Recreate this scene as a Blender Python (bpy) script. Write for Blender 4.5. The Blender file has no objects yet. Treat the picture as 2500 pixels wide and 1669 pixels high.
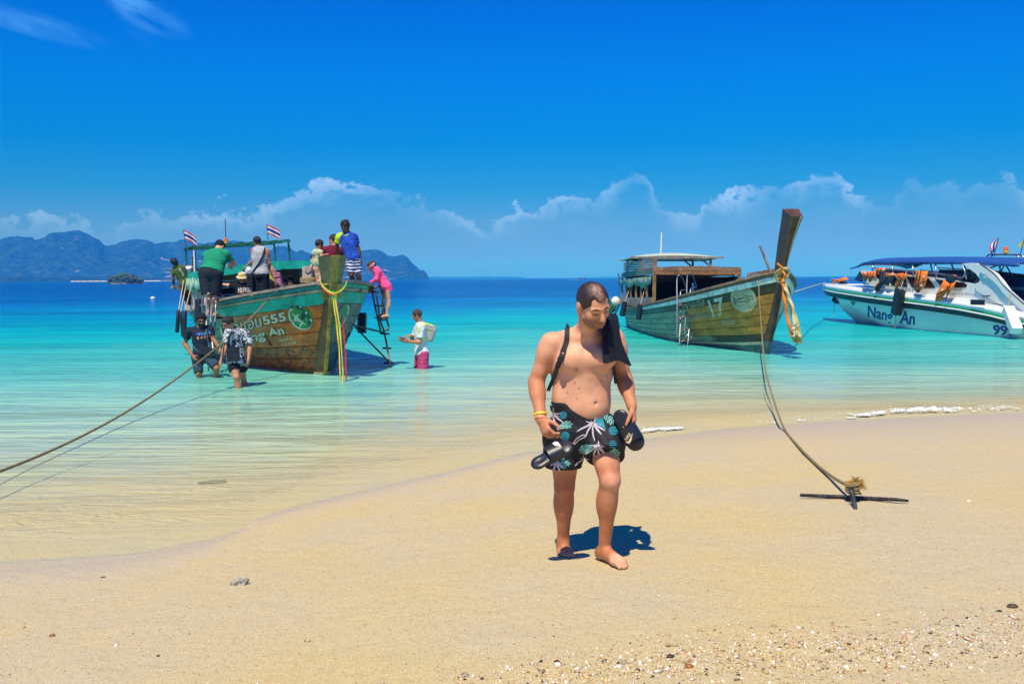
import bpy, bmesh, math, random
import numpy as np
from mathutils import Vector, Matrix, noise
from mathutils.bvhtree import BVHTree

random.seed(7)
RNG = np.random.default_rng(7)
SC = bpy.context.scene
COL = SC.collection
R = math.radians

# ------------------------------------------------------------------ camera
F = 2500 * 35 / 36
H = 1.94
PITCH, ROLL = math.atan(156 / F), math.atan(0.0060)
FW = Vector((0, math.cos(PITCH), -math.sin(PITCH)))
up0 = Vector((0, math.sin(PITCH), math.cos(PITCH)))
RT = Vector((1, 0, 0)) * math.cos(ROLL) - up0 * math.sin(ROLL)
UP = Vector((1, 0, 0)) * math.sin(ROLL) + up0 * math.cos(ROLL)
EYE = Vector((0, 0, H))
cd = bpy.data.cameras.new('camera')
cam = bpy.data.objects.new('camera', cd)
COL.objects.link(cam)
cd.lens, cd.sensor_width, cd.clip_start, cd.clip_end = 35, 36, 0.1, 40000
m3 = Matrix((RT, UP, -FW)).transposed()
cam.matrix_world = Matrix.Translation(EYE) @ m3.to_4x4()
SC.camera = cam

# ------------------------------------------------------------------ light
SUN_EL, SUN_TRAVEL = R(61), Vector((0.30, 0.95, 0)).normalized()
world = bpy.data.worlds.new('World')
SC.world = world
world.use_nodes = True
SC.view_settings.view_transform = 'Standard'
SC.view_settings.look = 'None'
SC.view_settings.exposure = 0.70
SC.view_settings.gamma = 1
SC.view_settings.use_curve_mapping = False
ld = bpy.data.lights.new('sun', 'SUN')
ld.energy = 3.85
ld.angle = R(0.5)
ld.color = (1.0, 0.87, 0.66)
sun = bpy.data.objects.new('sun', ld)
COL.objects.link(sun)
tv = SUN_TRAVEL * math.cos(SUN_EL) + Vector((0, 0, -math.sin(SUN_EL)))
sun.rotation_euler = tv.to_track_quat('-Z', 'Y').to_euler()
try:
    SC.cycles.use_denoising = True
    SC.cycles.max_bounces = 8
    SC.cycles.transparent_max_bounces = 16
    SC.cycles.volume_bounces = 2
except Exception:
    pass


class N:
    """small node-tree helper"""
    def __init__(s, tree):
        s.t = tree
        s.t.nodes.clear()

    def __call__(s, kind, ins=None, **kw):
        n = s.t.nodes.new(kind)
        for k, v in kw.items():
            setattr(n, k, v)
        for k, v in (ins or {}).items():
            sock = n.inputs[k]
            if hasattr(v, 'bl_idname') and hasattr(v, 'outputs'):
                v = v.outputs[0]
            if isinstance(v, bpy.types.NodeSocket):
                s.t.links.new(v, sock)
            else:
                if sock.type == 'RGBA' and not isinstance(v, (int, float)) and len(v) == 3:
                    v = (*v, 1)
                sock.default_value = v
        return n

    def math(s, op, a, b=0.0, c=0.0, clamp=False):
        return s('ShaderNodeMath', {0: a, 1: b, 2: c}, operation=op, use_clamp=clamp)

    def mix(s, f, a, b, mode='MIX'):
        n = s.t.nodes.new('ShaderNodeMix')
        n.data_type = 'RGBA'
        n.blend_type = mode
        for i, v in ((0, f), (6, a), (7, b)):
            if hasattr(v, 'outputs'):
                v = v.outputs[0] if v.bl_idname != 'ShaderNodeMix' else v.outputs[2]
            if isinstance(v, bpy.types.NodeSocket):
                s.t.links.new(v, n.inputs[i])
            else:
                n.inputs[i].default_value = (*v, 1) if i and len(v) == 3 else v
        return n.outputs[2]

    def ramp(s, f, stops, interp='LINEAR'):
        n = s('ShaderNodeValToRGB', {0: f})
        cr = n.color_ramp
        cr.interpolation = interp
        while len(cr.elements) < len(stops):
            cr.elements.new(0.5)
        for e, (p, c) in zip(cr.elements, stops):
            e.position = p
            e.color = (c, c, c, 1) if isinstance(c, (int, float)) else (*c, 1)
        return n.outputs[0]

    def maprange(s, v, a, b, c=0.0, d=1.0, smooth=False):
        n = s('ShaderNodeMapRange', {0: v, 1: a, 2: b, 3: c, 4: d}, clamp=True)
        if smooth:
            n.interpolation_type = 'SMOOTHSTEP'
        return n.outputs[0]


def lin(*c):
    """sRGB 0-255 -> linear"""
    return tuple(((x / 255) / 12.92 if x / 255 <= 0.04045 else ((x / 255 + 0.055) / 1.055) ** 2.4) for x in c)


# sky: Nishita, graded by elevation, with cumulus along the horizon
n = N(world.node_tree)
out = n('ShaderNodeOutputWorld')
geo = n('ShaderNodeTexCoord')
sky = n('ShaderNodeTexSky', sky_type='NISHITA', sun_disc=False, sun_elevation=SUN_EL, sun_rotation=R(197))
sky.altitude, sky.air_density, sky.dust_density, sky.ozone_density = 0, 1.0, 0.6, 1.5
xyz = n('ShaderNodeSeparateXYZ', {0: geo.outputs['Generated']})
el = n.math('ARCSINE', xyz.outputs[2])
eld = n.math('MULTIPLY', el, 57.29578)
az = n.math('MULTIPLY', n.math('ARCTAN2', xyz.outputs[0], xyz.outputs[1]), 57.29578)
SKY_TINT = [(0.0, (0.14, 0.26, 0.50)), (0.03, (0.14, 0.27, 0.50)), (0.06, (0.11, 0.27, 0.50)), (0.10, (0.03, 0.27, 0.56)), (0.15, (0.002, 0.27, 0.66)),
            (0.22, (0.0, 0.29, 0.82)), (0.32, (0.0, 0.25, 0.86)), (1.0, (0.0, 0.25, 0.86))]
tint = n.ramp(n.math('DIVIDE', eld, 50.0), SKY_TINT)
skyc = n.mix(1.0, sky.outputs[0], tint, 'MULTIPLY')
# cumulus band
vec = n('ShaderNodeCombineXYZ', {0: az, 1: n.math('MULTIPLY', eld, 1.35), 2: 3.0})
nz1 = n('ShaderNodeTexNoise', {'Vector': vec, 'Scale': 0.55, 'Detail': 10.0, 'Roughness': 0.62})
nz2 = n('ShaderNodeTexNoise', {'Vector': n('ShaderNodeCombineXYZ', {0: az, 1: 7.0, 2: 1.0}), 'Scale': 0.19, 'Detail': 2.0, 'Roughness': 0.5})
TOPS = [(0, 3.2), (90, 3.6), (250, 3.2), (430, 3.9), (560, 4.0), (640, 3.9), (690, 4.4), (740, 5.0), (800, 5.5), (900, 5.4), (960, 5.2), (1010, 4.5), (1060, 4.5),
        (1150, 3.8), (1200, 3.4), (1240, 3.7), (1330, 4.6), (1420, 4.9), (1500, 5.1), (1550, 5.8), (1590, 5.0), (1630, 4.2), (1690, 3.6), (1730, 4.7), (1800, 4.6),
        (1880, 4.9), (1960, 5.3), (2030, 5.8), (2060, 5.0), (2110, 4.4), (2180, 4.4), (2220, 5.4), (2270, 5.1), (2330, 4.7), (2400, 4.8), (2450, 5.0), (2500, 4.3)]
fc = n('ShaderNodeFloatCurve', {1: n.maprange(az, -40, 40)})
cv = fc.mapping.curves[0]
pts = [(0.0, 0.45), (0.06, 0.5), (0.12, 0.40)] + [((math.degrees(math.atan((x - 1250) / F)) + 40) / 80, t / 8) for x, t in TOPS] + [(0.9, 0.5), (1.0, 0.45)]
while len(cv.points) < len(pts):
    cv.points.new(0.5, 0.5)
for p, (x, y) in zip(cv.points, pts):
    p.location = (x, y)
    p.handle_type = 'AUTO'
fc.mapping.update()
top = n.math('ADD', n.math('MULTIPLY', fc, 8.0), n.math('MULTIPLY', n.math('SUBTRACT', nz1, 0.5), 4.6))
over = n.math('SUBTRACT', n.math('SUBTRACT', top, 0.18), eld)
edge = n.maprange(over, 0.0, 0.42, smooth=True)
fade = n.maprange(over, 0.12, 1.35, 1.0, 0.10, smooth=True)
lowf = n.maprange(eld, 0.9, 3.0, smooth=True)
body = n.math('MULTIPLY', n.math('MULTIPLY', edge, fade), lowf)
lump = n.maprange(nz1, 0.38, 0.64, 0.25, 1.0)
amt = n.math('MULTIPLY', n.math('MULTIPLY', body, lump), n.maprange(nz2, 0.36, 0.60, 0.22, 1.0))
cloudcol = lin(140, 172, 222)
c1 = n.mix(n.math('MULTIPLY', amt, 0.86), skyc, tuple(10 * c for c in cloudcol))
# thin cirrus
vec2 = n('ShaderNodeCombineXYZ', {0: n.math('ADD', az, n.math('MULTIPLY', eld, 1.2)), 1: n.math('MULTIPLY', n.math('ADD', eld, n.math('MULTIPLY', az, 0.12)), 3.2), 2: 9.0})
nz3 = n('ShaderNodeTexNoise', {'Vector': vec2, 'Scale': 0.22, 'Detail': 7.0, 'Roughness': 0.62, 'Distortion': 0.6})


def blob(a0, e0, ra, re, tilt=0.0):
    da = n.math('DIVIDE', n.math('SUBTRACT', az, a0), ra)
    de = n.math('DIVIDE', n.math('SUBTRACT', n.math('SUBTRACT', eld, e0), n.math('MULTIPLY', n.math('SUBTRACT', az, a0), tilt)), re)
    rr = n.math('ADD', n.math('MULTIPLY', da, da), n.math('MULTIPLY', de, de))
    return n.maprange(rr, 0.0, 1.0, 1.0, 0.0, smooth=True)


w = n.math('ADD', blob(-25.3, 12.9, 4.4, 0.75, -0.20), n.math('ADD', blob(-19.8, 14.0, 2.6, 1.2, -0.4), blob(-20.5, 14.6, 1.5, 2.2, -1.1)))
w = n.math('MULTIPLY', w, n.maprange(nz3, 0.36, 0.72))
# sparse high wisps elsewhere in the sky, also beyond the frame
c2 = n.mix(n.math('MULTIPLY', w, 0.42, clamp=True), c1, tuple(8 * c for c in lin(90, 165, 238)))
bg = n('ShaderNodeBackground', {0: c2, 1: 0.112})
n.t.links.new(bg.outputs[0], out.inputs[0])

# ------------------------------------------------------------------ geometry helpers
XF = {}


def ray(px, py):
    return (FW + RT * ((px - 1250) / F) + UP * ((834.5 - py) / F))


def P(px, py, d):
    """world point seen at photo pixel (px,py), at distance d along the ground"""
    r = ray(px, py)
    return EYE + r * (d / r.y)


def G(px, py, z=0.0):
    r = ray(px, py)
    return EYE + r * ((z - H) / r.z)


def pix(p):
    v = Vector(p) - EYE
    k = v.dot(FW)
    return 1250 + F * v.dot(RT) / k, 834.5 - F * v.dot(UP) / k


def setp(o, label=None, cat=None, group=None, kind=None):
    for k, v in (('label', label), ('category', cat), ('group', group), ('kind', kind)):
        if v:
            o[k] = v
    return o


def rootof(o):
    while o.parent:
        o = o.parent
    return o


def thing(name, label, cat, mw=None, group=None):
    o = bpy.data.objects.new(name, None)
    COL.objects.link(o)
    o.empty_display_size = 0.1
    if mw is None:
        mw = Matrix.Identity(4)
    elif isinstance(mw, Vector):
        mw = Matrix.Translation(mw)
    o.matrix_world = mw
    XF[o.name] = mw.inverted()
    return setp(o, label, cat, group)


def mesh(name, V, Fc):
    me = bpy.data.meshes.new(name)
    if isinstance(V, np.ndarray) and isinstance(Fc, np.ndarray):
        k = Fc.shape[1]
        me.vertices.add(len(V))
        me.vertices.foreach_set('co', V.astype(np.float32).ravel())
        me.loops.add(Fc.size)
        me.loops.foreach_set('vertex_index', Fc.astype(np.int32).ravel())
        me.polygons.add(len(Fc))
        me.polygons.foreach_set('loop_start', np.arange(0, Fc.size, k, dtype=np.int32))
        me.update(calc_edges=True)
        me.validate()
    else:
        me.from_pydata([tuple(v) for v in V], [], [tuple(int(i) for i in f) for f in Fc])
        me.update()
    return me


def mk(name, V, Fc, mat, parent=None, smooth=False, world=True, attrs=None, autos=None):
    """one mesh object; V in world space unless world=False (then in the root's own frame)"""
    if world and parent is not None:
        mi = XF[rootof(parent).name]
        if isinstance(V, np.ndarray):
            a = np.array(mi)
            V = V @ a[:3, :3].T + a[:3, 3]
        else:
            V = [mi @ Vector(v) for v in V]
    me = mesh(name, V, Fc)
    if smooth:
        me.polygons.foreach_set('use_smooth', np.ones(len(me.polygons), dtype=bool))
    for k, a in (attrs or {}).items():
        a = np.asarray(a, dtype=np.float32)
        if a.ndim == 2:
            if a.shape[1] == 3:
                a = np.hstack([a, np.ones((len(a), 1), np.float32)])
            at = me.attributes.new(k, 'FLOAT_COLOR', 'POINT')
            at.data.foreach_set('color', a.ravel())
        else:
            at = me.attributes.new(k, 'FLOAT', 'POINT')
            at.data.foreach_set('value', a)
    o = bpy.data.objects.new(name, me)
    COL.objects.link(o)
    if mat is not None:
        me.materials.append(mat)
    if parent is not None:
        o.parent = parent
    else:
        XF[o.name] = Matrix.Identity(4)
    if autos:
        me.set_sharp_from_angle(angle=R(autos))
    return o


class MB:
    """collects simple solids into one mesh"""
    def __init__(s):
        s.v, s.f = [], []

    def add(s, V, Fc):
        k = len(s.v)
        s.v += [Vector(v) for v in V]
        s.f += [tuple(i + k for i in f) for f in Fc]
        return s

    def box(s, c, size, rot=None):
        c = Vector(c)
        vs = []
        for dx in (-.5, .5):
            for dy in (-.5, .5):
                for dz in (-.5, .5):
                    d = Vector((dx * size[0], dy * size[1], dz * size[2]))
                    vs.append(c + (rot @ d if rot is not None else d))
        return s.add(vs, [(0, 1, 3, 2), (4, 6, 7, 5), (0, 4, 5, 1), (2, 3, 7, 6), (0, 2, 6, 4), (1, 5, 7, 3)])

    def bar(s, p, q, w, h, upv=(0, 0, 1)):
        p, q = Vector(p), Vector(q)
        t = (q - p).normalized()
        u = Vector(upv)
        a = t.cross(u)
        if a.length < 1e-4:
            a = t.cross(Vector((1, 0, 0)))
        a.normalize()
        b = a.cross(t)
        vs = [e + a * (sx * w / 2) + b * (sy * h / 2) for e in (p, q) for sx, sy in ((-1, -1), (1, -1), (1, 1), (-1, 1))]
        return s.add(vs, [(3, 2, 1, 0), (4, 5, 6, 7), (0, 1, 5, 4), (1, 2, 6, 5), (2, 3, 7, 6), (3, 0, 4, 7)])

    def tube(s, pts, r, seg=8, cap=True):
        pts = [Vector(p) for p in pts]
        rs = r if isinstance(r, (list, tuple)) else [r] * len(pts)
        rings, prev = [], None
        for i, p in enumerate(pts):
            t = (pts[min(i + 1, len(pts) - 1)] - pts[max(i - 1, 0)]).normalized()
            if prev is None:
                a = t.cross(Vector((0, 0, 1)))
                if a.length < 1e-3:
                    a = t.cross(Vector((1, 0, 0)))
            else:
                a = prev - t * prev.dot(t)
            a.normalize()
            prev = a
            b = t.cross(a)
            rings.append([p + (a * math.cos(k * 2 * math.pi / seg) + b * math.sin(k * 2 * math.pi / seg)) * rs[i] for k in range(seg)])
        V = [v for rg in rings for v in rg]
        Fc = []
        for i in range(len(pts) - 1):
            for k in range(seg):
                k2 = (k + 1) % seg
                Fc.append((i * seg + k, i * seg + k2, (i + 1) * seg + k2, (i + 1) * seg + k))
        if cap:
            Fc.append(tuple(range(seg - 1, -1, -1)))
            Fc.append(tuple((len(pts) - 1) * seg + k for k in range(seg)))
        return s.add(V, Fc)

    def lathe(s, prof, c, seg=16, axis=None):
        """prof: list of (radius, height)"""
        c = Vector(c)
        q = Vector((0, 0, 1)).rotation_difference(Vector(axis)) if axis is not None else None
        V, Fc = [], []
        for r_, h_ in prof:
            for k in range(seg):
                a = k * 2 * math.pi / seg
                d = Vector((r_ * math.cos(a), r_ * math.sin(a), h_))
                V.append(c + (q @ d if q else d))
        for i in range(len(prof) - 1):
            for k in range(seg):
                k2 = (k + 1) % seg
                Fc.append((i * seg + k, i * seg + k2, (i + 1) * seg + k2, (i + 1) * seg + k))
        Fc.append(tuple(range(seg - 1, -1, -1)))
        Fc.append(tuple((len(prof) - 1) * seg + k for k in range(seg)))
        return s.add(V, Fc)

    def strip(s, A, B, th=0.0):
        """ribbon between two point rows; with thickness along its normal"""
        A, B = [Vector(a) for a in A], [Vector(b) for b in B]
        m = len(A)
        if th == 0:
            return s.add(A + B, [(i, i + 1, m + i + 1, m + i) for i in range(m - 1)])
        nn = []
        for i in range(m):
            t = A[min(i + 1, m - 1)] - A[max(i - 1, 0)]
            k = t.cross(B[i] - A[i])
            nn.append(k.normalized() * th if k.length > 1e-9 else Vector((0, 0, th)))
        V = A + B + [a + x for a, x in zip(A, nn)] + [b + x for b, x in zip(B, nn)]
        Fc = []
        for i in range(m - 1):
            Fc += [(i, i + 1, m + i + 1, m + i), (2 * m + i, 3 * m + i, 3 * m + i + 1, 2 * m + i + 1), (i, 2 * m + i, 2 * m + i + 1, i + 1), (m + i, m + i + 1, 3 * m + i + 1, 3 * m + i)]
        Fc += [(0, m, 3 * m, 2 * m), (m - 1, 3 * m - 1, 4 * m - 1, 2 * m - 1)]
        return s.add(V, Fc)

    def go(s, name, mat, parent=None, smooth=False, world=True, autos=None):
        return mk(name, s.v, s.f, mat, parent, smooth, world, autos=autos)


def catmull(pts, k=8):
    pts = [Vector(p) for p in pts]
    q = [pts[0] * 2 - pts[1]] + pts + [pts[-1] * 2 - pts[-2]]
    o = []
    for i in range(1, len(q) - 2):
        for j in range(k):
            t = j / k
            a, b, c, d = q[i - 1], q[i], q[i + 1], q[i + 2]
            o.append(0.5 * ((2 * b) + (c - a) * t + (2 * a - 5 * b + 4 * c - d) * t * t + (3 * b - a - 3 * c + d) * t ** 3))
    return o + [pts[-1]]


def fbm(x, y, z=0.0, octs=4):
    """cheap vectorised value noise"""
    x, y = np.asarray(x, float), np.asarray(y, float)
    tot, amp = np.zeros(np.broadcast(x, y).shape), 0.5
    for o in range(octs):
        xi, yi = np.floor(x), np.floor(y)
        fx, fy = x - xi, y - yi
        fx, fy = fx * fx * (3 - 2 * fx), fy * fy * (3 - 2 * fy)

        def h(a, b):
            v = np.sin(a * 127.1 + b * 311.7 + z * 74.7 + o * 19.19) * 43758.5453
            return v - np.floor(v)
        tot += amp * ((h(xi, yi) * (1 - fx) + h(xi + 1, yi) * fx) * (1 - fy) + (h(xi, yi + 1) * (1 - fx) + h(xi + 1, yi + 1) * fx) * fy - 0.5)
        x, y, amp = x * 2.03 + 7.1, y * 2.03 + 3.7, amp * 0.5
    return tot


# ------------------------------------------------------------------ materials
MATS = {}


def principled(name):
    m = bpy.data.materials.new(name)
    m.use_nodes = True
    nn = N(m.node_tree)
    o = nn('ShaderNodeOutputMaterial')
    b = nn('ShaderNodeBsdfPrincipled')
    nn.t.links.new(b.outputs[0], o.inputs[0])
    return m, nn, b


def mat(name, c, rough=0.6, var=0.25, scale=6.0, bump=0.0, bscale=None, metal=0.0, c2=None, stretch=None, c2th=(0.45, 0.6), spec=0.5, detail=6.0):
    """procedural coat: base colour broken up by noise, optional second colour showing through in patches"""
    if name in MATS:
        return MATS[name]
    m, nn, b = principled(name)
    co = nn('ShaderNodeTexCoord').outputs['Object']
    if stretch:
        co = nn('ShaderNodeMapping', {'Vector': co, 'Scale': stretch}).outputs[0]
    nz = nn('ShaderNodeTexNoise', {'Vector': co, 'Scale': scale, 'Detail': detail, 'Roughness': 0.62})
    k = nn.maprange(nz.outputs[0], 0.25, 0.75, 1 - var, 1 + var)
    base = nn.mix(1.0, c, nn('ShaderNodeCombineColor', {0: k, 1: k, 2: k}), 'MULTIPLY')
    if c2 is not None:
        nz2 = nn('ShaderNodeTexNoise', {'Vector': co, 'Scale': scale * 0.7, 'Detail': 8.0, 'Roughness': 0.7})
        base = nn.mix(nn.maprange(nz2.outputs[0], c2th[0], c2th[1]), base, c2)
    nn.t.links.new(base, b.inputs['Base Color'])
    b.inputs['Roughness'].default_value = rough
    b.inputs['Metallic'].default_value = metal
    b.inputs['Specular IOR Level'].default_value = spec
    if bump:
        nb = nn('ShaderNodeTexNoise', {'Vector': co, 'Scale': bscale or scale * 4, 'Detail': 5.0})
        bp = nn('ShaderNodeBump', {'Height': nb.outputs[0], 'Strength': min(1.0, bump), 'Distance': 0.02})
        nn.t.links.new(bp.outputs[0], b.inputs['Normal'])
    MATS[name] = m
    return m


# ------------------------------------------------------------------ beach and sea
SHORE_PX = [(-900, 1480), (-300, 1400), (0, 1376), (320, 1357), (500, 1322), (596, 1293), (640, 1261), (760, 1228), (883, 1200), (1064, 1160), (1277, 1107), (1460, 1085), (1575, 1073), (1660, 1062),
            (1800, 1045), (2022, 1030), (2250, 1018), (2500, 1008), (2900, 990)]
SHW = [G(*p) for p in SHORE_PX]
sx = np.array([p.x for p in SHW])
sy = np.array([p.y for p in SHW])
o_ = np.argsort(sx)
sx, sy = sx[o_], sy[o_]


def yshore(x):
    x = np.asarray(x, float)
    y = np.interp(x, sx, sy)
    y = np.where(x > sx[-1], sy[-1] + (x - sx[-1]) * 0.25, y)
    return np.where(x < sx[0], sy[0] + (x - sx[0]) * 0.15, y)


DT = np.array([-60, -16, -6, 0, 1.5, 5, 10, 16, 26, 40, 60, 100, 200, 400, 20000.])
DZ = np.array([1.3, 0.62, 0.285, 0, -0.05, -0.20, -0.42, -0.62, -1.05, -1.9, -3.4, -6.0, -9, -12, -16.])


def zground(x, y):
    x, y = np.asarray(x, float), np.asarray(y, float)
    t = (y - yshore(x)) * 0.97
    t = np.where(t > 0, t * (1 + 0.9 * np.clip((x - 1.5) / 5, 0, 1) * np.clip(1 - t / 40, 0, 1)), t)
    z = np.interp(t, DT, DZ)
    land = np.clip(-t / 3.0, 0, 1)
    z = z + land * (0.030 * fbm(x * 0.9, y * 0.9, 1) + 0.010 * fbm(x * 4.5, y * 4.5, 2))
    z = z + (1 - land) * np.clip(1 - t / 60, 0, 1) * np.clip((t + 1) / 4, 0, 1) * 0.02 * fbm(x * 1.2, y * 2.2, 5)
    dug = np.clip(1 - (np.hypot(x - 2.1, (y - 3.7) * 1.2)) / 2.6, 0, 1)
    z = z + dug * 0.028 * fbm(x * 14, y * 14, 3, 3)
    return z


def zg(x, y):
    return float(zground(np.array([x]), np.array([y]))[0])


def fan(ys, nx, halfw):
    t = np.linspace(-1, 1, nx)
    Y = np.repeat(ys[:, None], nx, 1)
    X = t[None, :] * halfw(ys)[:, None]
    q = np.arange(len(ys) * nx).reshape(len(ys), nx)
    Fc = np.stack([q[:-1, :-1], q[:-1, 1:], q[1:, 1:], q[1:, :-1]], -1).reshape(-1, 4)
    return X, Y, Fc


ys = np.concatenate([np.linspace(-12, 2.5, 60), np.geomspace(2.6, 40, 420), np.geomspace(41, 11000, 90)])
X, Y, Fc = fan(ys, 420, lambda y: 10 + 0.72 * np.maximum(y, 0))
Z = zground(X, Y)
tt = Y - yshore(X)
wetk = np.where(tt > 0.1, 0.30, 1.0)
wet = wetk * np.clip(1 - np.abs(tt + 0.1 + 0.5 * fbm(X * 0.5, Y * 0.5, 8)) / np.where(tt < 0, 1.0 + 4.5 * np.clip((X - 0.5) / 5, 0, 1), 50), 0, 1)

swn = fbm(X * 0.35, Y * 0.2, 31, 3)
for off_, am_, wd_ in ((1.2, 0.55, 0.05), (2.1, 0.4, 0.06), (0.5, 0.5, 0.04)):
    wet = np.maximum(wet, am_ * np.exp(-((tt + off_ + 1.1 * swn) / wd_) ** 2) * np.clip(0.4 + 2.0 * fbm(X * 0.6, Y * 0.3, 33 + off_, 2), 0, 1))
m, nn, b = principled('sand')
co = nn('ShaderNodeTexCoord').outputs['Object']
base = lin(206, 183, 138)
n1 = nn('ShaderNodeTexNoise', {'Vector': co, 'Scale': 0.55, 'Detail': 5.0, 'Roughness': 0.6})
n2 = nn('ShaderNodeTexNoise', {'Vector': co, 'Scale': 95.0, 'Detail': 3.0, 'Roughness': 0.7})
n5 = nn('ShaderNodeTexNoise', {'Vector': co, 'Scale': 330.0, 'Detail': 2.0, 'Roughness': 0.7})
drysand, palesand, wetsand = (0.545, 0.452, 0.228), (0.505, 0.445, 0.29), (0.42, 0.37, 0.265)
c = nn.mix(nn.maprange(n1, 0.38, 0.62), drysand, palesand)
g = nn.maprange(n2, 0.3, 0.7, 0.90, 1.09)
c = nn.mix(1.0, c, nn('ShaderNodeCombineColor', {0: g, 1: g, 2: g}), 'MULTIPLY')
g = nn.maprange(n5, 0.3, 0.7, 0.86, 1.12)
c = nn.mix(1.0, c, nn('ShaderNodeCombineColor', {0: g, 1: g, 2: g}), 'MULTIPLY')
wa = nn('ShaderNodeAttribute', attribute_name='wet').outputs['Fac']
c = nn.mix(nn.math('MULTIPLY', wa, 0.8), c, nn.mix(1.0, wetsand, nn('ShaderNodeCombineColor', {0: g, 1: g, 2: g}), 'MULTIPLY'))
# grains and crumbs of shell: dark, white, orange
for sc_, th, colr, seed, dens in ((58, 0.075, (0.05, 0.04, 0.035), 0, 0.90), (44, 0.08, (0.70, 0.66, 0.58), 5, 0.93), (75, 0.12, (0.42, 0.17, 0.05), 11, 0.86), (120, 0.16, (0.22, 0.15, 0.09), 17, 0.80), (30, 0.055, (0.06, 0.05, 0.045), 23, 0.93)):
    mp = nn('ShaderNodeMapping', {'Vector': co, 'Location': (seed, seed * 0.7, 0), 'Scale': (1, 1, 0.2)})
    v = nn('ShaderNodeTexVoronoi', {'Vector': mp, 'Scale': float(sc_), 'Randomness': 1.0})
    pick = nn.math('GREATER_THAN', nn('ShaderNodeSeparateColor', {0: v.outputs['Color']}).outputs[0], dens)
    spot = nn.math('LESS_THAN', v.outputs['Distance'], th * 2.4)
    c = nn.mix(nn.math('MULTIPLY', pick, nn.math('MULTIPLY', spot, 0.85)), c, colr)
nn.t.links.new(c, b.inputs['Base Color'])
nn.t.links.new(nn.maprange(wa, 0.2, 1.0, 0.9, 0.45), b.inputs['Roughness'])
nn.t.links.new(nn.maprange(wa, 0.2, 1.0, 0.15, 0.28), b.inputs['Specular IOR Level'])
n7 = nn('ShaderNodeTexNoise', {'Vector': co, 'Scale': 7.0, 'Detail': 4.0, 'Roughness': 0.6, 'Distortion': 0.7})
low_b = nn('ShaderNodeBump', {'Height': n7.outputs[0], 'Strength': 0.35, 'Distance': 0.05})
hb = nn.math('ADD', n2.outputs[0], nn.math('MULTIPLY', n5, 0.6))
ua = nn('ShaderNodeAttribute', attribute_name='under').outputs['Fac']
rp = nn('ShaderNodeMapping', {'Vector': co, 'Scale': (0.55, 1.25, 1.0), 'Rotation': (0, 0, -0.35)})
rip = nn('ShaderNodeTexNoise', {'Vector': rp, 'Scale': 2.6, 'Detail': 3.0, 'Roughness': 0.55, 'Distortion': 1.8})
rid = nn.math('ABSOLUTE', nn.math('SUBTRACT', rip.outputs[0], 0.5))
ripb = nn('ShaderNodeBump', {'Normal': low_b, 'Height': nn.math('MULTIPLY', rid, -1.0), 'Strength': nn.math('MULTIPLY', ua, 0.6), 'Distance': 0.25})
bp = nn('ShaderNodeBump', {'Normal': ripb, 'Height': hb, 'Strength': nn.maprange(wa, 0.1, 0.8, 0.55, 0.12), 'Distance': 0.012})
nn.t.links.new(bp.outputs[0], b.inputs['Normal'])
SAND = m
beach = mk('beach_ground', np.stack([X, Y, Z], -1).reshape(-1, 3), Fc, SAND, smooth=True, attrs={'wet': wet.ravel(), 'under': np.clip((tt - 0.3) / 1.5, 0, 1).ravel()})
setp(beach, kind='structure')

# water
ys = np.concatenate([np.geomspace(4.5, 60, 420), np.geomspace(61, 11000, 120)])
X, Y, Fc = fan(ys, 380, lambda y: 9 + 0.72 * np.maximum(y, 0))
gz = zground(X, Y)
dep = -gz
amp = np.clip((Y - yshore(X)) / 14, 0.08, 1) * np.clip(1 - Y / 140, 0, 1)
Z = amp * (0.030 * fbm(X * 0.55 + Y * 0.15, Y * 0.9, 11, 3) + 0.020 * fbm(X * 1.6, Y * 3.0, 12, 3))
# a low breaker running along the right-hand shore
brk = np.exp(-((Y - yshore(X) - 0.55 - 0.25 * np.sin(X * 1.3)) / 0.30) ** 2) * np.clip((X - 1.2) / 1.5, 0, 1)
Z = Z + 0.06 * brk * (0.7 + 0.6 * fbm(X * 1.1, Y * 0.3, 4, 2))
Z = np.where(gz > 0.02, np.minimum(Z, -0.01), Z)
dq = np.clip(dep, 0, 12)
KD = [0, 0.05, 0.15, 0.35, 0.6, 1.0, 1.6, 2.6, 4.2, 7, 12]
KC = np.array([(0.80, 0.76, 0.50), (0.80, 0.80, 0.56), (0.60, 0.82, 0.58), (0.36, 0.72, 0.56), (0.11, 0.57, 0.50), (0.012, 0.47, 0.45), (0.0, 0.38, 0.43), (0.0, 0.25, 0.42), (0.0, 0.15, 0.39), (0.0, 0.085, 0.31), (0.0, 0.07, 0.27)])
jit = dq * (1 + 0.5 * fbm(X * 0.045, Y * 0.07, 21, 3) + 0.35 * fbm(X * 0.3, Y * 0.35, 22, 2))
bodyc = np.stack([np.interp(jit, KD, KC[:, i]) for i in range(3)], -1)
opac = np.interp(dq, [0, 0.05, 0.12, 0.25, 0.5, 1.0, 2.0, 12], [0.0, 0.05, 0.24, 0.50, 0.70, 0.88, 0.97, 1.0])
m = bpy.data.materials.new('sea_water')
m.use_nodes = True
nn = N(m.node_tree)
o = nn('ShaderNodeOutputMaterial')
co = nn('ShaderNodeTexCoord').outputs['Object']
mp = nn('ShaderNodeMapping', {'Vector': co, 'Scale': (0.85, 1.0, 1.0), 'Rotation': (0, 0, 0.35)})
w1 = nn('ShaderNodeTexNoise', {'Vector': mp, 'Scale': 1.9, 'Detail': 4.0, 'Roughness': 0.55, 'Distortion': 0.6})
mp2 = nn('ShaderNodeMapping', {'Vector': co, 'Scale': (0.30, 1.0, 1.0), 'Rotation': (0, 0, -0.1)})
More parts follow.
